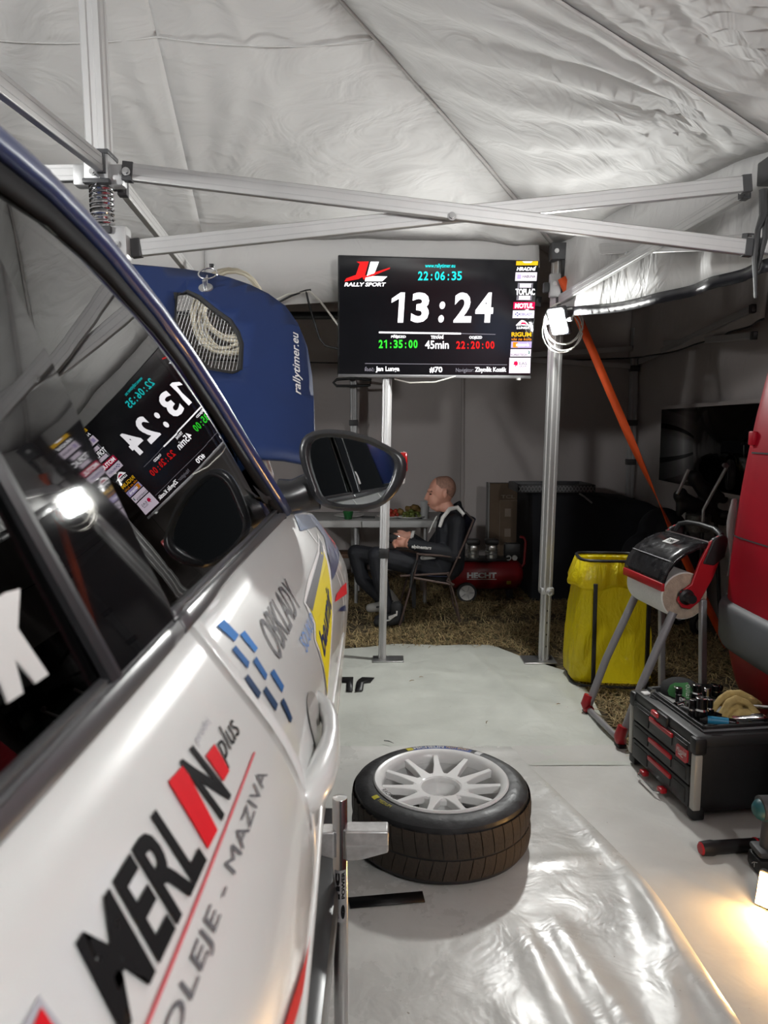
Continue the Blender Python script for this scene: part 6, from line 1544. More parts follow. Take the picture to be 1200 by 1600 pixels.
# ================================================================ POWER TOOL, FLOOR LAMP, BLACK TOOL BAR
IW = thing('impact_wrench', 'teal and black cordless impact wrench at the right edge', 'power tool', (1.295, 2.33, 0.012))
M_TEAL = mat('teal_plastic', (0.012, 0.085, 0.10), 0.45)
def iw(x, y, z): return (1.295 + x, 2.33 + y, 0.012 + z)
b = B(); b.rbox(iw(-0.055, -0.045, 0.0), iw(0.075, 0.045, 0.058), 0.016); bat = obj('battery', b, M_BLACK, IW, world=True)
b = B(); b.rbox(iw(-0.052, -0.042, 0.06), iw(0.07, 0.042, 0.085), 0.012); obj('battery_seat', b, M_GREYPL, IW, world=True)
b = B(); b.tube([iw(-0.002, 0, 0.08), iw(-0.006, 0, 0.13), iw(0.002, 0, 0.185)], [0.030, 0.024, 0.028], 16); obj('grip', b, M_GREYPL, IW, world=True)
b = B(); b.tube([iw(-0.062, 0, 0.215), iw(-0.059, 0, 0.215), iw(-0.050, 0, 0.215), iw(-0.035, 0, 0.215), iw(0.0, 0, 0.215), iw(0.10, 0, 0.215)], [0.008, 0.020, 0.030, 0.037, 0.040, 0.040], 20); obj('motor_housing', b, M_TEAL, IW, world=True)
b = B(); b.tube([iw(-0.040, 0, 0.22), iw(0.02, 0, 0.222)], 0.0405, 20); obj('rubber_band', b, M_GREYPL, IW, world=True)
b = B(); b.tube([iw(0.10, 0, 0.215), iw(0.15, 0, 0.215), iw(0.17, 0, 0.215)], [0.042, 0.036, 0.022], 20); obj('nose', b, M_GREYPL, IW, world=True)
b = B(); b.tube([iw(-0.054, -0.03, 0.045), iw(-0.0555, -0.01, 0.035), iw(-0.056, 0.0, 0.025)], 0.0015, 5); b.tube([iw(-0.0555, -0.015, 0.035), iw(-0.0555, -0.015, 0.02)], 0.0015, 5); obj('scratches', b, M_STEEL, bat, world=True)
# lamp lying on the sheet
LA = thing('floor_lamp', 'small bright warm work lamp on the sheet at the right edge', 'work light', (1.25, 2.13, 0.012))
n_ = Vector((-0.72, -0.66, 0.28)).normalized(); Ml = Matrix.Translation((1.215, 2.105, 0.066)) @ n_.to_track_quat('-Y', 'Z').to_matrix().to_4x4()
b = B(); b.rbox((-0.075, 0.004, -0.055), (0.075, 0.035, 0.055), 0.008, Ml); obj('housing', b, M_GREYPL, LA, world=True)
b = B(); b.box((-0.068, -0.002, -0.048), (0.068, 0.004, 0.048), Ml); obj('light_panel', b, emat('warm_panel', (1.0, 0.56, 0.19), FLOORLAMP_STRENGTH), LA, world=True, smooth=False)
b = B(); b.tube([(1.18, 2.13, 0.02), (1.29, 2.06, 0.02), (1.32, 2.13, 0.02), (1.21, 2.20, 0.02)], 0.007, 8, closed=True); obj('stand_loop', b, M_BLACK, LA, world=True)
# black bar with red end lying in front of the toolbox
BR = thing('torque_bar', 'black grip tool with red end cap on the sheet below the toolbox', 'hand tool', tuple(PZ(1095, 1328, 0.014)))
q0 = PZ(1096, 1326, 0.03); q1 = PZ(1200, 1318, 0.03)
b = B(); b.tube([q0, q0.lerp(q1, .15), q0.lerp(q1, .2), q0.lerp(q1, .75), q1], [0.024, 0.027, 0.024, 0.023, 0.018], 14); obj('grip', b, M_BLACK, BR, world=True)
b = B(); b.tube([q0 - (q1 - q0).normalized() * 0.006, q0 + (q1 - q0).normalized() * 0.001], [0.018, 0.023], 14); obj('end_cap', b, M_RED, BR, world=True)
b = B(); dq = (q1 - q0).normalized(); b.tube([q0.lerp(q1, .8), q0.lerp(q1, .83)], 0.0245, 14); obj('red_band', b, M_RED, BR, world=True)
b = B(); b.tube([q1, q1 + dq * 0.15], 0.008, 10); obj('shaft', b, M_CHROME, BR, world=True)

# ================================================================ BACK TENT: TABLE, FOOD, MAN, CHAIR
M_TABLE = mat('table_white', (0.50, 0.50, 0.49), 0.5, var=0.06)
TBL = thing('folding_table', 'white folding table with food behind the seated man', 'table', (-0.2, 6.45, 0))
tz = 0.725
b = B(); b.rbox((-0.95, 6.12, tz - 0.012), (0.52, 6.78, tz), 0.005); obj('table_top', b, M_TABLE, TBL, world=True)
b = B(); b.rbox((-0.95, 6.118, tz - 0.058), (-0.19, 6.135, tz - 0.008), 0.004); obj('apron', b, M_TABLE, TBL, world=True)
b = B(); b.rbox((-0.185, 6.118, tz - 0.058), (0.52, 6.135, tz - 0.008), 0.004); obj('apron', b, M_TABLE, TBL, world=True)
for x in (-0.75, -0.24, 0.35):
    for y in (6.2, 6.7):
        b = B(); b.tube([(x, y, 0), (x, y, tz - 0.012)], 0.016, 10); obj('leg', b, M_ALUD, TBL, world=True)
BN = thing('bench', 'brown wooden bench seat under the folding table', 'bench', (-0.3, 6.0, 0))
b = B(); b.rbox((-1.0, 5.98, 0.43), (0.42, 6.20, 0.465), 0.005); obj('seat_plank', b, mat('bench_wood', (0.10, 0.045, 0.022), 0.6, var=0.3, stretch=(0.3, 3, 3)), BN, world=True)
for x in (-0.8, 0.25):
    b = B(); b.bar((x, 6.02, 0.0), (x, 6.02, 0.43), 0.03, 0.03, (0, 1, 0)); b.bar((x, 6.16, 0.0), (x, 6.16, 0.43), 0.03, 0.03, (0, 1, 0)); obj('leg_frame', b, M_GREYPL, BN, world=True)
M_CHINA = mat('white_china', (0.66, 0.65, 0.62), 0.25)
def plate(px, y, r, label):
    c = P(px, 800, y); b = B(); b.lathe([(0, 0.004), (r * 0.6, 0.004), (r * 0.66, 0.008), (r, 0.022), (r, 0.026), (r * 0.64, 0.013), (0, 0.010)], 32, Matrix.Translation((c.x, y, tz)))
    tag(obj('plate', b, M_CHINA), label, 'plate', 'plates on the folding table'); return Vector((c.x, y, tz + 0.010))
p1 = plate(546, 6.35, 0.13, 'white plate behind the small green glass'); p2 = plate(610, 6.30, 0.12, 'white plate of red tomatoes on the table'); p3 = plate(640, 6.28, 0.14, 'white plate with grapes and bread beside the man')
gcol = mat('green_glass', (0.015, 0.12, 0.03), 0.2, var=0.6, vscale=60)
c = P(544, 805, 6.22); b = B(); b.lathe([(0, 0.002), (0.032, 0.002), (0.046, 0.07), (0.042, 0.07), (0.030, 0.008), (0, 0.006)], 24, Matrix.Translation((c.x, 6.22, tz))); tag(obj('glass', b, gcol), 'green patterned cup on the table by the mirror', 'cup')
c = P(664, 790, 6.25); b = B(); b.lathe([(0, 0.002), (0.031, 0.002), (0.040, 0.15), (0.042, 0.152), (0.037, 0.15), (0.03, 0.01), (0, 0.01)], 24, Matrix.Translation((c.x, 6.25, tz))); tag(obj('paper_cup', b, mat('paper_white', (0.42, 0.42, 0.42), 0.6)), 'tall white paper cup on the table in front of the man', 'cup')
rnd = random.Random(5)
M_TOM = mat('tomato_red', (0.38, 0.03, 0.015), 0.3, var=0.2); M_GRAPE = mat('grape_green', (0.15, 0.19, 0.03), 0.35, var=0.3); M_BREAD = mat('bread_brown', (0.20, 0.12, 0.035), 0.8, var=0.4, vscale=30)
for i in range(14):
    a = rnd.uniform(0, 2*PI); r = rnd.uniform(0.01, 0.085); z = 0.02 + (0.032 if i > 8 else 0)
    b = B(); b.ball((p2.x + r * math.cos(a) * (0.6 if i > 8 else 1), p2.y + r * math.sin(a) * 0.6, p2.z + z), 0.020, 10, 7); tag(obj('tomato', b, M_TOM), 'small red tomato piled on the middle plate', 'tomato', 'tomatoes on the middle plate')
for i in range(34):
    a = rnd.uniform(0, 2*PI); r = rnd.uniform(0.01, 0.095); lv = i // 16
    b = B(); b.ball((p3.x + 0.01 + r * math.cos(a) * (1 - 0.25 * lv), p3.y - 0.02 + r * math.sin(a) * 0.6, p3.z + 0.014 + 0.022 * lv), (0.015, 0.014, 0.014), 8, 6); tag(obj('grape', b, M_GRAPE), 'green grape in the bunch on the plate beside the man', 'grape', 'grapes on the right plate')
for i, (dx, dz, s) in enumerate(((0.045, 0.075, 0.045), (0.0, 0.068, 0.04), (0.07, 0.06, 0.035), (-0.08, 0.045, 0.035), (-0.12, 0.03, 0.04))):
    b = B(); b.ball((p3.x + dx, p3.y + 0.04, p3.z + dz), (s, s * 0.8, s * 0.75), 12, 8)
    for v in b.bm.verts: v.co += Vector((0, 0, 1)) * 0.012 * noise.noise(v.co * 40)
    tag(obj('bread_roll', b, M_BREAD), ['topmost brown bread piece on the grape plate', 'middle brown bread piece on the grape plate', 'rightmost brown bread piece on the grape plate', 'left brown bread piece near the plate rim', 'leftmost brown bread piece between the plates'][i], 'bread', 'bread on the right plate')
b = B(); q = P(575, 806, 6.3); b.rbox((q.x - 0.06, 6.28, tz), (q.x + 0.06, 6.34, tz + 0.012), 0.004); tag(obj('dark_tray', b, M_BLACK), 'small flat black tray between the plates', 'tray')

# ---- camping chair
CH = thing('camping_chair', 'folding camping chair with brown tube frame and navy fabric', 'chair', tuple(P(675, 975, 5.6) * 1.0))
CH.location = (0.36, 5.6, 0.0); WM[CH.name] = Matrix.Translation((0.36, 5.6, 0.0))
M_TUBE = mat('brown_tube', (0.090, 0.060, 0.052), 0.4, 0.4, var=0.1); M_NAVYF = mat('navy_fabric', (0.010, 0.013, 0.040), 0.85, var=0.2)
def cpx(px, py): q = P(px, py, 5.42); return q
sides = {}
for s, Y in ((0, 5.35), (1, 5.86)):
    def T(px, py): q = cpx(px, py); return Vector((q.x, Y, max(q.z, 0.004)))
    for path_ in ([(738, 811), (722, 850), (697, 905)], [(650, 863), (690, 866), (718, 869)], [(652, 863), (648, 890), (624, 974)], [(698, 893), (712, 940), (717, 968)], [(625, 897), (700, 893)], [(640, 899), (708, 911)], [(697, 905), (708, 911)]):
        b = B(); b.tube([T(*p) for p in path_], 0.0085, 8); obj('tube', b, M_TUBE, CH, world=True)
for (pa, pb_) in (((738, 811), None), ((624, 972), None), ((717, 966), None), ((700, 894), None)):
    q = cpx(*pa); b = B(); b.tube([(q.x, 5.35, max(q.z, 0.012)), (q.x, 5.86, max(q.z, 0.012))], 0.008, 8); obj('cross_tube', b, M_TUBE, CH, world=True)
def fabric(pts, name):
    b = B(); b.grid([[(cpx(*p).x + 0.03 * math.sin(PI * j / 8) * sag[0], lerp(5.35, 5.86, j / 8), cpx(*p).z - 0.03 * math.sin(PI * j / 8) * sag[1]) for j in range(9)] for p in pts]); obj(name, b, M_NAVYF, CH, world=True, solid=0.006, angle=180)
sag = (1.6, 0.2); fabric([(737, 813), (728, 835), (716, 862), (703, 893)], 'back_fabric')
sag = (0, 1.2); fabric([(640, 893), (660, 896), (685, 898), (702, 898)], 'seat_fabric')
b = B(); b.tube([Vector((cpx(650, 872).x, 5.345, cpx(650, 872).z)), Vector((cpx(643, 895).x, 5.34, cpx(643, 895).z)), Vector((cpx(641, 915).x, 5.345, cpx(641, 915).z))], 0.012, 8); obj('strap', b, M_BLACK, CH, world=True)

# ---- the seated man: one continuous body
MAN = thing('person', 'man in a dark racing suit slumped in a camping chair looking at a phone', 'person', (0.36, 5.6, 0.0))
def J(px, py, y=5.6): return P(px, py, y)
b = B()
# trunk: rounded sections from pelvis to shoulders
def ell(c, rx, ry, rz, seg=18): b.ball(c, (rx, ry, rz), seg, 12)
for y in (5.50, 5.70):
    b.capsule(J(697, 888, y), J(702, 858, y), 0.105, 0.115); b.capsule(J(702, 858, y), J(704, 828, y), 0.115, 0.115); b.capsule(J(704, 828, y), J(706, 814, y), 0.110, 0.075)
b.capsule(J(700, 880), J(705, 822), 0.13, 0.115)
ell(J(706, 817), 0.085, 0.19, 0.070)
b.capsule(J(706, 808), J(697, 792), 0.062, 0.056)
# head: skull, face, jaw, nose, brow, ear - leaning forward and down
ell(J(690, 766), 0.098, 0.078, 0.108)
ell(J(696, 763), 0.082, 0.076, 0.095)
ell(J(680, 778), 0.062, 0.060, 0.078)
b.capsule(J(684, 792), J(677, 791), 0.040, 0.028)
b.capsule(J(670, 768), J(665.5, 779), 0.012, 0.014); ell(J(667, 780), 0.013, 0.016, 0.010)
b.capsule(J(671, 766, 5.56), J(671, 766, 5.64), 0.015, 0.015)
ell(J(670.5, 787), 0.014, 0.022, 0.007); ell(J(672, 790), 0.014, 0.020, 0.006)
for sy in (-1, 1):
    ell(J(694, 770) + Vector((0, sy * 0.082, 0)), 0.021, 0.014, 0.035); b.capsule(J(696, 765) + Vector((0, sy * 0.092, 0)), J(693, 776) + Vector((0, sy * 0.088, 0)), 0.008, 0.008, 8)
# near arm (his left), forearm across the lap to the phone
b.capsule(J(712, 818, 5.44), J(709, 866, 5.40), 0.074, 0.064); b.capsule(J(709, 866, 5.40), J(668, 857, 5.40), 0.062, 0.052); b.capsule(J(668, 857, 5.40), J(640, 849, 5.44), 0.052, 0.040)
# far arm
b.capsule(J(704, 818, 5.78), J(672, 862, 5.80), 0.070, 0.058); b.capsule(J(672, 862, 5.80), J(640, 838, 5.66), 0.055, 0.040)
def hand(w, d, up, side):
    """palm, four fingers curled round the phone, thumb on top"""
    d = Vector(d).normalized(); up = Vector(up).normalized(); sd = d.cross(up) * side
    ell(w + d * 0.045, 0.046, 0.026, 0.034)
    for k, L in enumerate((0.030, 0.034, 0.032, 0.025)):
        base = w + d * (0.078 - 0.003 * abs(k - 1)) + up * (0.024 - 0.0165 * k)
        m1 = base + d * L + sd * 0.010; m2 = m1 + d * 0.010 + sd * 0.026; m3 = m2 - d * 0.012 + sd * 0.014
        b.capsule(base, m1, 0.0090, 0.0085, 8); b.capsule(m1, m2, 0.0085, 0.0078, 8); b.capsule(m2, m3, 0.0078, 0.0068, 8)
    t0 = w + d * 0.030 + up * 0.026; t1 = t0 + d * 0.034 + up * 0.018 + sd * 0.010; t2 = t1 + d * 0.026 + sd * 0.018 - up * 0.002
    b.capsule(t0, t1, 0.012, 0.0105, 8); b.capsule(t1, t2, 0.0105, 0.0085, 8)
    b.capsule(w - d * 0.02, w + d * 0.03, 0.030, 0.028, 10)
wn_ = J(640, 849, 5.46); wf_ = J(640, 838, 5.66)
hand(wn_, (-1, 0.22, 0.02), (0.05, -0.1, 1), -1); hand(wf_, (-1, -0.25, -0.02), (0.05, 0, 1), 1)
# legs
b.capsule(J(692, 892, 5.50), J(588, 868, 5.48), 0.098, 0.070); b.capsule(J(588, 868, 5.48), J(594, 905, 5.47), 0.068, 0.062); b.capsule(J(594, 905, 5.47), J(606, 952, 5.47), 0.062, 0.046)
b.capsule(J(692, 890, 5.72), J(556, 864, 5.78), 0.096, 0.068); b.capsule(J(556, 864, 5.78), J(566, 905, 5.76), 0.066, 0.058); b.capsule(J(566, 905, 5.76), J(600, 940, 5.70), 0.058, 0.046)
# feet inside the shoes
b.capsule(J(608, 956, 5.47), J(590, 968, 5.46), 0.036, 0.028); b.capsule(J(602, 940, 5.70), J(580, 950, 5.70), 0.036, 0.028)
M_SKIN = mat('skin', (0.56, 0.275, 0.20), 0.5, var=0.08, sss=0.06); M_SUIT = mat('navy_race_suit', (0.0055, 0.0065, 0.011), 0.72, var=0.3, vscale=10, bump=0.5, bscale=9)
M_STUB = mat('shaved_hair', (0.27, 0.145, 0.105), 0.7, var=0.25, vscale=60)
body = remeshed('body', b, M_SKIN, 0.0065, 3, MAN, fac=0.5)
body.data.materials.clear()
for mm in (M_SUIT, M_SKIN, M_STUB): body.data.materials.append(mm)
Wb = wmat(MAN); hc3 = J(688, 770)
neck_z = J(700, 797).z
for pl_ in body.data.polygons:
    c = Wb @ pl_.center; idx = 0
    if c.z > neck_z - 0.01 and c.x < hc3.x + 0.14 and (c - J(690, 770)).length < 0.19 and (c.z - neck_z) > (c.x - J(690, 790).x) * 0.45 - 0.02:
        idx = 1
        # hairline: cropped hair over the crown and the back of the head
        rel = c - J(690, 766)
        if rel.z > 0.012 - 0.9 * (rel.x - 0.0) and rel.x > -0.045 and rel.z > -0.055 and not (abs(rel.y) > 0.07 and rel.z < 0.02 and rel.x < 0.03): idx = 2
    if (c - wn_ - Vector((-0.07, 0.015, 0.004))).length < 0.088 and c.x < wn_.x + 0.006 and c.z > wn_.z - 0.048: idx = 1
    if (c - wf_ - Vector((-0.07, -0.015, 0.0))).length < 0.088 and c.x < wf_.x + 0.006 and c.z > wf_.z - 0.05 and c.y > 5.5: idx = 1
    pl_.material_index = idx
# eyes, brows, mouth line
for sy in (-1, 1):
    b = B(); b.ball(J(672.5, 771.5) + Vector((0, sy * 0.036, 0)), (0.010, 0.013, 0.006), 10, 8); obj('eye', b, mat('eye_dark', (0.02, 0.015, 0.012), 0.3), MAN, world=True)
    b = B(); b.tube([J(668.3, 767.5) + Vector((0.000, sy * 0.018, 0)), J(669.5, 766.3) + Vector((0.004, sy * 0.036, 0.0)), J(672.5, 767) + Vector((0.008, sy * 0.056, 0))], 0.0055, 6); obj('eyebrow', b, M_STUB, MAN, world=True)
b = B(); b.tube([J(669.5, 788.2) + Vector((0.004, -0.024, 0)), J(668.2, 788.4), J(669.5, 788.2) + Vector((0.004, 0.024, 0))], 0.003, 6); obj('mouth', b, mat('lip_shadow', (0.22, 0.07, 0.06), 0.6), MAN, world=True)
# collar, shoulder piping, chest stripe, cuffs
b = B(); rows = []
cc = J(703, 802)
for (dz, rx, ry, dx) in ((-0.04, 0.105, 0.11, 0.01), (0.0, 0.088, 0.092, 0.004), (0.035, 0.085, 0.085, 0.0), (0.04, 0.075, 0.076, 0.0), (0.0, 0.074, 0.076, 0.0)):
    rows.append([cc + Vector((dx + rx * math.cos(a), ry * math.sin(a), dz + 0.055 * math.cos(a))) for a in [2 * PI * i / 28 for i in range(28)]])
b.grid(rows, closed_u=True); obj('collar', b, M_SUIT, MAN, world=True, angle=80)
M_PIPE = mat('white_piping', (0.55, 0.54, 0.52), 0.7)
for y0, s in ((5.44, -1), (5.78, 1)):
    pth = [J(688, 822, y0 - 0.0) + Vector((-0.01, s * 0.055, 0)), J(693, 808, y0) + Vector((-0.01, s * 0.045, 0.0)), J(702, 798, y0) + Vector((0, s * 0.03, 0.016)), J(714, 796, y0) + Vector((0, s * 0.03, 0.018)), J(724, 803, y0) + Vector((0.0, s * 0.05, 0.0))]
    b = B(); b.tube(pth, [0.012, 0.015, 0.017, 0.017, 0.012], 8); obj('shoulder_piping', b, M_PIPE, MAN, world=True)
b = B(); b.tube([J(682, 806, 5.55) + Vector((0, -0.02, 0)), J(676, 820, 5.53) + Vector((-0.005, -0.02, 0)), J(672, 832, 5.52) + Vector((-0.01, -0.02, 0))], 0.005, 6); obj('chest_zip', b, M_PIPE, MAN, world=True)
for w_, d_, y0 in ((wn_, 1, 0), (wf_, 1, 0)):
    b = B(); b.tube([w_ + Vector((0.012, 0.0, 0.001)), w_ + Vector((0.034, -0.004, -0.003))], [0.044, 0.049], 16); obj('cuff', b, M_PIPE if w_ is wf_ else M_SUIT, MAN, world=True)
b = B(); q = J(688, 872, 5.42); b.capsule(J(660, 872, 5.44), J(678, 869, 5.43), 0.018, 0.022, 10); obj('side_panel', b, mat('light_grey_panel', (0.30, 0.30, 0.29), 0.7), MAN, world=True)
# sleeve lettering
def slv(u, v):
    px = lerp(643, 674, u); py = lerp(858, 851, v) + 2.5 * u; return P(px, py, 5.333 + 0.010 * (1 - 4 * (v - .5) ** 2) * -1 + 0.006 * abs(u - .5))
obj('sleeve_lettering', text_map('alpinestars', slv, 0.035, 0.15), M_PIPE, MAN, world=True, smooth=False)
# shoes
M_SHOE = mat('black_suede', (0.012, 0.012, 0.013), 0.8, var=0.3); M_SILV = mat('silver_suede', (0.30, 0.29, 0.27), 0.6, var=0.2)
def shoe(heel, toe, ank, m, stripe, y):
    b = B(); h_, t_, a_ = J(*heel, y), J(*toe, y), J(*ank, y); h_.z = max(h_.z, 0.05); t_.z = max(t_.z, 0.040)
    b.capsule(h_, h_.lerp(t_, .5), 0.046, 0.046); b.capsule(h_.lerp(t_, .45), t_, 0.046, 0.034); b.capsule(h_, a_, 0.048, 0.052)
    for v in b.bm.verts: v.co.z = max(v.co.z, 0.008)
    o = remeshed('shoe', b, m, 0.008, 3, MAN)
    b = B(); b.tube([h_.lerp(t_, .75) + Vector((0, -0.040, 0.01)), h_.lerp(t_, .45) + Vector((0, -0.048, 0.012)), h_.lerp(t_, .1) + Vector((0, -0.048, 0.045)), a_ + Vector((0, -0.050, -0.01))], 0.006, 6); obj('stripe', b, stripe, o, world=True)
    return o
sh1 = shoe((623, 966), (590, 974), (620, 950), M_SHOE, M_PIPE, 5.42); sh2 = shoe((618, 945), (578, 950), (606, 930), M_SILV, M_SHOE, 5.66)
obj('shoe_lettering', text_map('sparco', lambda u, v: P(lerp(607, 621, u), lerp(969, 963, v) - 5 * u, 5.365), 0.03), M_PIPE, sh1, world=True, smooth=False)
# phone in his hands
b = B(); pc_ = J(617, 843, 5.56); b.rbox((-0.07, -0.036, -0.004), (0.07, 0.036, 0.004), 0.0035, Matrix.Translation(pc_) @ Matrix.Rotation(0.35, 4, 'Y') @ Matrix.Rotation(1.2, 4, 'X')); tag(obj('phone', b, M_BLACKG), 'dark phone held in both hands by the seated man', 'phone')

# ================================================================ COMPRESSOR
CP = thing('air_compressor', 'red portable air compressor with two silver motors behind the chair', 'compressor', (0.93, 6.45, 0.0))
M_CRED = mat('compressor_red', (0.20, 0.008, 0.012), 0.35, coat=0.3, var=0.08)
zc, rc = 0.205, 0.135
b = B(); Mt = Matrix.Translation((0.90, 6.45, zc)) @ Matrix.Rotation(PI / 2, 4, 'Y')
b.lathe([(0, -0.335), (0.05, -0.33), (0.10, -0.31), (rc, -0.265), (rc, 0.265), (0.10, 0.31), (0.05, 0.33), (0, 0.335)], 36, Mt); tank = obj('tank', b, M_CRED, CP, world=True)
obj('lettering', text_map('HECHT', lambda u, v: Vector((lerp(P(730, 900, 6.31).x, P(776, 900, 6.31).x, u), 6.45 - math.sqrt(max(0, (rc + 0.002) ** 2 - (lerp(0.195, 0.245, v) - zc) ** 2)), lerp(0.195, 0.245, v))), 0.05, cuts=4), mat('white_print', (0.5, 0.5, 0.5), 0.5), tank, world=True, smooth=False)
b = B(); b.grid([[(lerp(P(730, 900, 6.31).x, P(776, 900, 6.31).x, u), 6.45 - rc - 0.0012, z) for u in (0, 1)] for z in (0.182, 0.188)]); obj('underline', b, mat('white_print', (0.5, 0.5, 0.5), 0.5), tank, world=True)
b = B(); b.rbox((1.07, 6.31, 0.14), (1.11, 6.318, 0.17), 0.002); obj('warning_label', b, mat('dull_yellow', (0.35, 0.26, 0.02), 0.5), tank, world=True)
wx_ = P(729, 915, 6.28).x
b = B(); Mwh = Matrix.Translation((wx_, 6.28, 0.082)) @ Matrix.Rotation(PI / 2, 4, 'X'); b.lathe([(0, 0.0), (0.085, 0.0), (0.085, 0.04), (0, 0.04)], 28, Mwh); wheel_o = obj('wheel', b, M_RUB, CP, world=True)
b = B(); b.lathe([(0, 0.050), (0.012, 0.052), (0.014, 0.044), (0.055, 0.043), (0.066, 0.045), (0.066, 0.038)], 28, Mwh); obj('hub', b, mat('pale_hub', (0.50, 0.49, 0.47), 0.5), wheel_o, world=True)
for k in range(5):
    a = k * 2 * PI / 5; b = B(); b.bar(Mwh @ Vector((0.02 * math.cos(a), 0.02 * math.sin(a), 0.045)), Mwh @ Vector((0.06 * math.cos(a), 0.06 * math.sin(a), 0.045)), 0.006, 0.004); obj('hub_rib', b, M_MIDPL, wheel_o, world=True)
for x in (0.70, 1.12):
    b = B(); b.bar((x, 6.45, 0.0), (x, 6.45, 0.08), 0.04, 0.14, (0, 1, 0)); obj('foot', b, M_RUB, CP, world=True)
b = B(); b.rbox((0.64, 6.37, zc + rc - 0.01), (1.10, 6.53, zc + rc + 0.02), 0.006); obj('mount_plate', b, M_BLACK, CP, world=True)
for px in (739, 768):
    x = P(px, 850, 6.42).x
    b = B(); b.lathe([(0.0, 0.0), (0.055, 0.0), (0.055, 0.03), (0.050, 0.035), (0.050, 0.10), (0.052, 0.105), (0.052, 0.115), (0.048, 0.12), (0.0, 0.12)], 20, Matrix.Translation((x, 6.42, zc + rc + 0.02))); mo = obj('motor', b, M_STEEL, CP, world=True)
    b = B(); b.rbox((x - 0.058, 6.36, zc + rc + 0.14), (x + 0.058, 6.48, zc + rc + 0.185), 0.012); obj('motor_cap', b, M_BLACK, mo, world=True)
    b = B(); b.rbox((x - 0.03, 6.362, zc + rc + 0.085), (x + 0.03, 6.372, zc + rc + 0.13), 0.004); obj('cylinder_head', b, M_STEEL, mo, world=True)
    for zz in (0.035, 0.055, 0.075):
        b = B(); b.lathe([(0.050, 0.0), (0.056, 0.003), (0.050, 0.006)], 20, Matrix.Translation((x, 6.42, zc + rc + 0.02 + zz))); obj('cooling_fin', b, M_ALUD, mo, world=True)
b = B(); b.rbox((1.06, 6.38, zc + rc + 0.02), (1.20, 6.46, zc + rc + 0.15), 0.012); obj('pressure_switch', b, M_BLACK, CP, world=True)
for px in (795, 804.5):
    q = P(px, 872, 6.36); b = B(); b.lathe([(0, 0.0), (0.022, 0.0), (0.024, 0.006), (0.024, 0.02)], 20, Matrix.Translation(q) @ Matrix.Rotation(PI / 2, 4, 'X') @ Matrix.Rotation(PI, 4, 'X')); obj('gauge', b, mat('gauge_face', (0.42, 0.42, 0.40), 0.3), CP, world=True)
b = B(); b.tube([(1.20, 6.45, 0.24), (1.245, 6.45, 0.30), (1.255, 6.45, 0.50), (1.235, 6.45, 0.535), (1.20, 6.45, 0.54)], 0.012, 10); obj('carry_handle', b, M_CRED, CP, world=True)
b = B(); b.tube([(0.62, 6.36, 0.45), (0.68, 6.33, 0.36), (0.90, 6.33, 0.34), (1.10, 6.34, 0.37)], 0.010, 8); obj('hose', b, M_BLACK, CP, world=True)

# ================================================================ BOX, COVERED GEAR, BAG, CART
BX = thing('cardboard_box', 'tall brown television carton leaning in the corner behind the compressor', 'box', (1.35, 7.25, 0.0))
M_CARD = mat('brown_cardboard', (0.105, 0.070, 0.045), 0.85, var=0.15, vscale=6)
x0 = P(765, 800, 7.2).x
b = B(); b.rbox((x0, 7.20, 0.0), (x0 + 1.0, 7.36, 0.955), 0.006); bo = obj('carton', b, M_CARD, BX, world=True)
V_BOX = mat('box_print', (0.20, 0.155, 0.12), 0.8)
obj('lettering', text_map('TCL', lambda u, v: Vector((lerp(x0 + 0.11, x0 + 0.245, u), 7.198, lerp(0.81, 0.845, v))), 0.03), V_BOX, bo, world=True, smooth=False)
b = B()
for z_ in (0.79, 0.16): b.bar((x0 + 0.10, 7.199, z_), (x0 + 0.9, 7.199, z_), 0.002, 0.004)
b.bar((x0 + 0.10, 7.199, 0.16), (x0 + 0.10, 7.199, 0.79), 0.002, 0.004, (1, 0, 0)); obj('printed_frame', b, V_BOX, bo, world=True)
for z_ in (0.67, 0.47, 0.27):
    b = B(); b.rbox((x0 + 0.15, 7.1975, z_ - 0.04), (x0 + 0.21, 7.199, z_ + 0.04), 0.0007); obj('printed_icon', b, V_BOX, bo, world=True)
b = B(); b.bar((x0 - 0.008, 7.28, 0.0), (x0 - 0.008, 7.28, 0.96), 0.16, 0.012, (1, 0, 0)); obj('foam_edge', b, mat('foam_edge_grey', (0.24, 0.24, 0.23), 0.8), BX, world=True)
# covered gear: black sheet over stacked equipment
M_CLOTHB = mat('black_cover', (0.0045, 0.0050, 0.0085), 0.85, var=0.4, vscale=4)
def drape(name, label, cat, prof, y0, y1, taper=0.05):
    b = B(); xs = [lerp(prof[0][0], prof[-1][0], i / 40) for i in range(41)]; front = []; rows = []
    for t, yy in ((0.0, y0 - taper), (0.35, y0 - taper * 0.6), (0.8, y0 - 0.01), (0.97, y0), (1.0, y0 + 0.03), (1.0, lerp(y0, y1, .5)), (1.0, y1)):
        rows.append([(x, yy + 0.012 * math.sin(x * 17 + 3 * t) * (1 - t), max(0.0, interp(prof, x) * t) + 0.008 * noise.noise(Vector((x * 5, t * 4, 1)))) for x in xs])
    b.grid(rows); b.f(b._v([rows[k][0] for k in range(7)] + [(xs[0], y1, 0)])); b.f(b._v([rows[k][-1] for k in range(7)] + [(xs[-1], y1, 0)]))
    return tag(obj(name, b, M_CLOTHB, angle=70), label, cat)
drape('covered_gear', 'large pile of gear under a black cover by the back wall', 'covered gear', [(1.29, 0.93), (1.9, 0.92), (1.98, 0.88), (2.28, 0.86), (2.40, 0.80), (2.44, 0.70)], 6.35, 7.1)
CR = thing('crate_lid', 'black lattice crate lid lying on the covered gear', 'crate', (1.55, 6.6, 0.925))
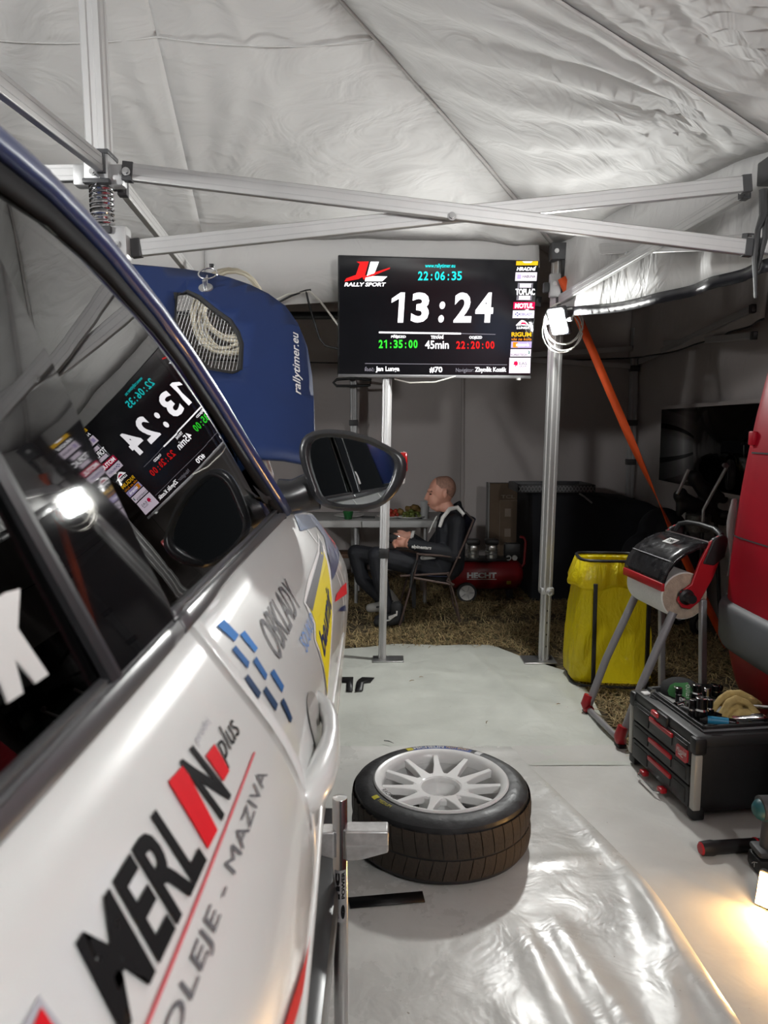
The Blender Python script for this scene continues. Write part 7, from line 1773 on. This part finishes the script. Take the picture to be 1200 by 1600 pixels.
cx0, cx1 = P(809, 757, 6.4).x, P(931, 757, 6.4).x
b = B(); b.rbox((cx0, 6.40, 0.935), (cx1, 6.43, 1.005), 0.006); b.rbox((cx0, 6.85, 0.935), (cx1, 6.88, 1.005), 0.006); b.rbox((cx0, 6.40, 0.935), (cx0 + 0.03, 6.88, 1.005), 0.006); b.rbox((cx1 - 0.03, 6.40, 0.935), (cx1, 6.88, 1.005), 0.006); obj('rim', b, M_GREYPL, CR, world=True)
b = B()
for k in range(22):
    x = lerp(cx0 + 0.01, cx1 - 0.04, k / 21); b.bar((x, 6.395, 0.945), (x + 0.03, 6.395, 0.995), 0.006, 0.006, (0, 1, 0)); b.bar((x + 0.03, 6.395, 0.945), (x, 6.395, 0.995), 0.006, 0.006, (0, 1, 0))
obj('lattice', b, M_MIDPL, CR, world=True)
b = B(); b.tube([P(905, 771, 6.33), P(913, 776, 6.31), P(925, 786, 6.31)], 0.008, 6); tag(obj('zip_puller', b, M_MIDPL), 'short grey cord on the front of the black cover', 'cord')
BG = B()
for (px, py, y, r) in ((1010, 870, 5.75, 0.20), (1040, 860, 5.75, 0.22), (1035, 830, 5.78, 0.19), (1060, 880, 5.7, 0.2), (1020, 900, 5.75, 0.18), (1050, 915, 5.7, 0.18)): BG.ball(P(px, py, y), (r, 0.2, r), 16, 10)
for v in BG.bm.verts: v.co.z = max(v.co.z, 0.0)
tag(remeshed('gear_bag', BG, M_CLOTHB, 0.02, 4), 'bulging black kit bag behind the paper stand', 'bag')
# folded cart
CT = thing('folded_cart', 'folded wheeled cart with silver tube arms by the tent window', 'cart', (2.30, 5.45, 0.0))
M_DK = mat('cart_black', (0.010, 0.010, 0.011), 0.5, var=0.4)
for path_, r in (([(1137, 727), (1116, 765), (1099, 797), (1098, 815)], 0.012), ([(1076, 734), (1066, 756), (1058, 772)], 0.012)):
    b = B(); b.tube([P(x, y, 5.30) for x, y in path_], r, 8); obj('tube_arm', b, M_ALU, CT, world=True)
b = B(); b.lathe([(0, -0.012), (0.018, -0.012), (0.018, 0.012), (0, 0.012)], 16, Matrix.Translation(P(1133, 727, 5.29)) @ Matrix.Rotation(PI/2, 4, 'X')); obj('pivot', b, M_STEEL, CT, world=True)
for (px, py, y, r, w) in ((1141, 742, 5.42, 0.115, 0.05), (1141, 742, 5.75, 0.115, 0.05)):
    b = B(); b.lathe([(r * .55, -w / 2), (r * .9, -w / 2), (r, -w / 4), (r, w / 4), (r * .9, w / 2), (r * .55, w / 2), (r * .55, -w / 2)], 28, Matrix.Translation(P(px, py, y)) @ Matrix.Rotation(1.25, 4, 'Z') @ Matrix.Rotation(PI/2, 4, 'X')); wo = obj('wheel', b, M_RUB, CT, world=True)
    b = B(); b.lathe([(0, -w / 3), (r * .56, -w / 3), (r * .56, w / 3), (0, w / 3)], 16, Matrix.Translation(P(px, py, y)) @ Matrix.Rotation(1.25, 4, 'Z') @ Matrix.Rotation(PI/2, 4, 'X')); obj('hub', b, M_DK, wo, world=True)
for (px, y) in ((1092, 5.22), (1060, 5.5)):
    b = B(); Mv = Matrix.Translation((P(px, 960, y).x, y, 0.085)) @ Matrix.Rotation(0.5, 4, 'Z') @ Matrix.Rotation(PI/2, 4, 'X'); b.lathe([(0.05, -0.02), (0.075, -0.02), (0.085, 0.0), (0.075, 0.02), (0.05, 0.02), (0.05, -0.02)], 28, Mv); wo = obj('wheel', b, M_RUB, CT, world=True)
    b = B(); b.lathe([(0.0, 0.022), (0.012, 0.022), (0.012, 0.012), (0.044, 0.010), (0.050, 0.016), (0.054, 0.016)], 24, Mv); obj('hub', b, M_ALUD, wo, world=True)
b = B()
for (p0, p1, r) in (((1062, 775), (1110, 800), 0.05), ((1085, 745), (1112, 790), 0.055), ((1070, 790), (1130, 815), 0.045), ((1100, 760), (1130, 780), 0.045), ((1065, 770), (1062, 800), 0.04), ((1108, 800), (1128, 805), 0.05)): b.capsule(P(*p0, 5.5), P(*p1, 5.5), r, r * 0.8, 10)
remeshed('folded_seat', b, M_DK, 0.012, 3, CT)
b = B(); b.lathe([(0, 0), (0.085, 0), (0.09, 0.12), (0.08, 0.13), (0, 0.13)], 20, Matrix.Translation((P(1090, 830, 5.4).x, 5.4, P(1090, 830, 5.4).z))); obj('mesh_basket', b, mat('net_grey', (0.10, 0.10, 0.095), 0.4, 0.4, var=0.7, vscale=120), CT, world=True)
for (a_, c_) in (((1098, 815, 5.35), (1092, 960, 5.25)), ((1118, 800, 5.5), (1125, 970, 5.35)), ((1075, 800, 5.5), (1062, 960, 5.48))):
    q0, q1 = P(*a_), P(*c_); q1.z = max(q1.z, 0.085); b = B(); b.tube([q0, q1], 0.014, 8); obj('frame_tube', b, M_DK, CT, world=True)
q = P(1133, 805, 5.35); b = B(); b.ball(q, (0.05, 0.05, 0.035), 14, 8); obj('grip_ball', b, M_DK, CT, world=True)

# ================================================================ ADDED WORK LIGHTS, out of view, that even out the light on the canopy
def added_light(loc, aim, label, k=1.0, size=0.20):
    w = thing('work_light', label, 'work light', loc)
    n = (Vector(aim) - Vector(loc)).normalized(); Mq = Matrix.Translation(loc) @ n.to_track_quat('-Y', 'Z').to_matrix().to_4x4()
    b = B(); b.rbox((-size * 0.6, 0.004, -size * 0.6), (size * 0.6, 0.05, size * 0.6), 0.012, Mq); obj('housing', b, M_GREYPL, w, world=True)
    b = B(); b.box((-size / 2, 0.0, -size / 2), (size / 2, 0.004, size / 2), Mq); obj('light_panel', b, emat('added_flood_panel_%d' % int(k * 100), (0.99, 1.0, 0.99), ADDED_STRENGTH * k), w, world=True, smooth=False)
    b = B(); b.tube([Mq @ Vector(p) for p in ((0, 0.05, 0), (0, 0.12, 0.02), (0, 0.14, 0.10))], 0.01, 8); obj('bracket', b, M_WHITE, w, world=True)
    return w
added_light((1.55, -0.9, 2.30), (0.4, 0.9, 3.15), 'unseen work light added behind the viewpoint, right')
added_light((-2.9, 0.6, 2.30), (1.1, 2.4, 2.85), 'unseen work light added beyond the car, left', 1.4)
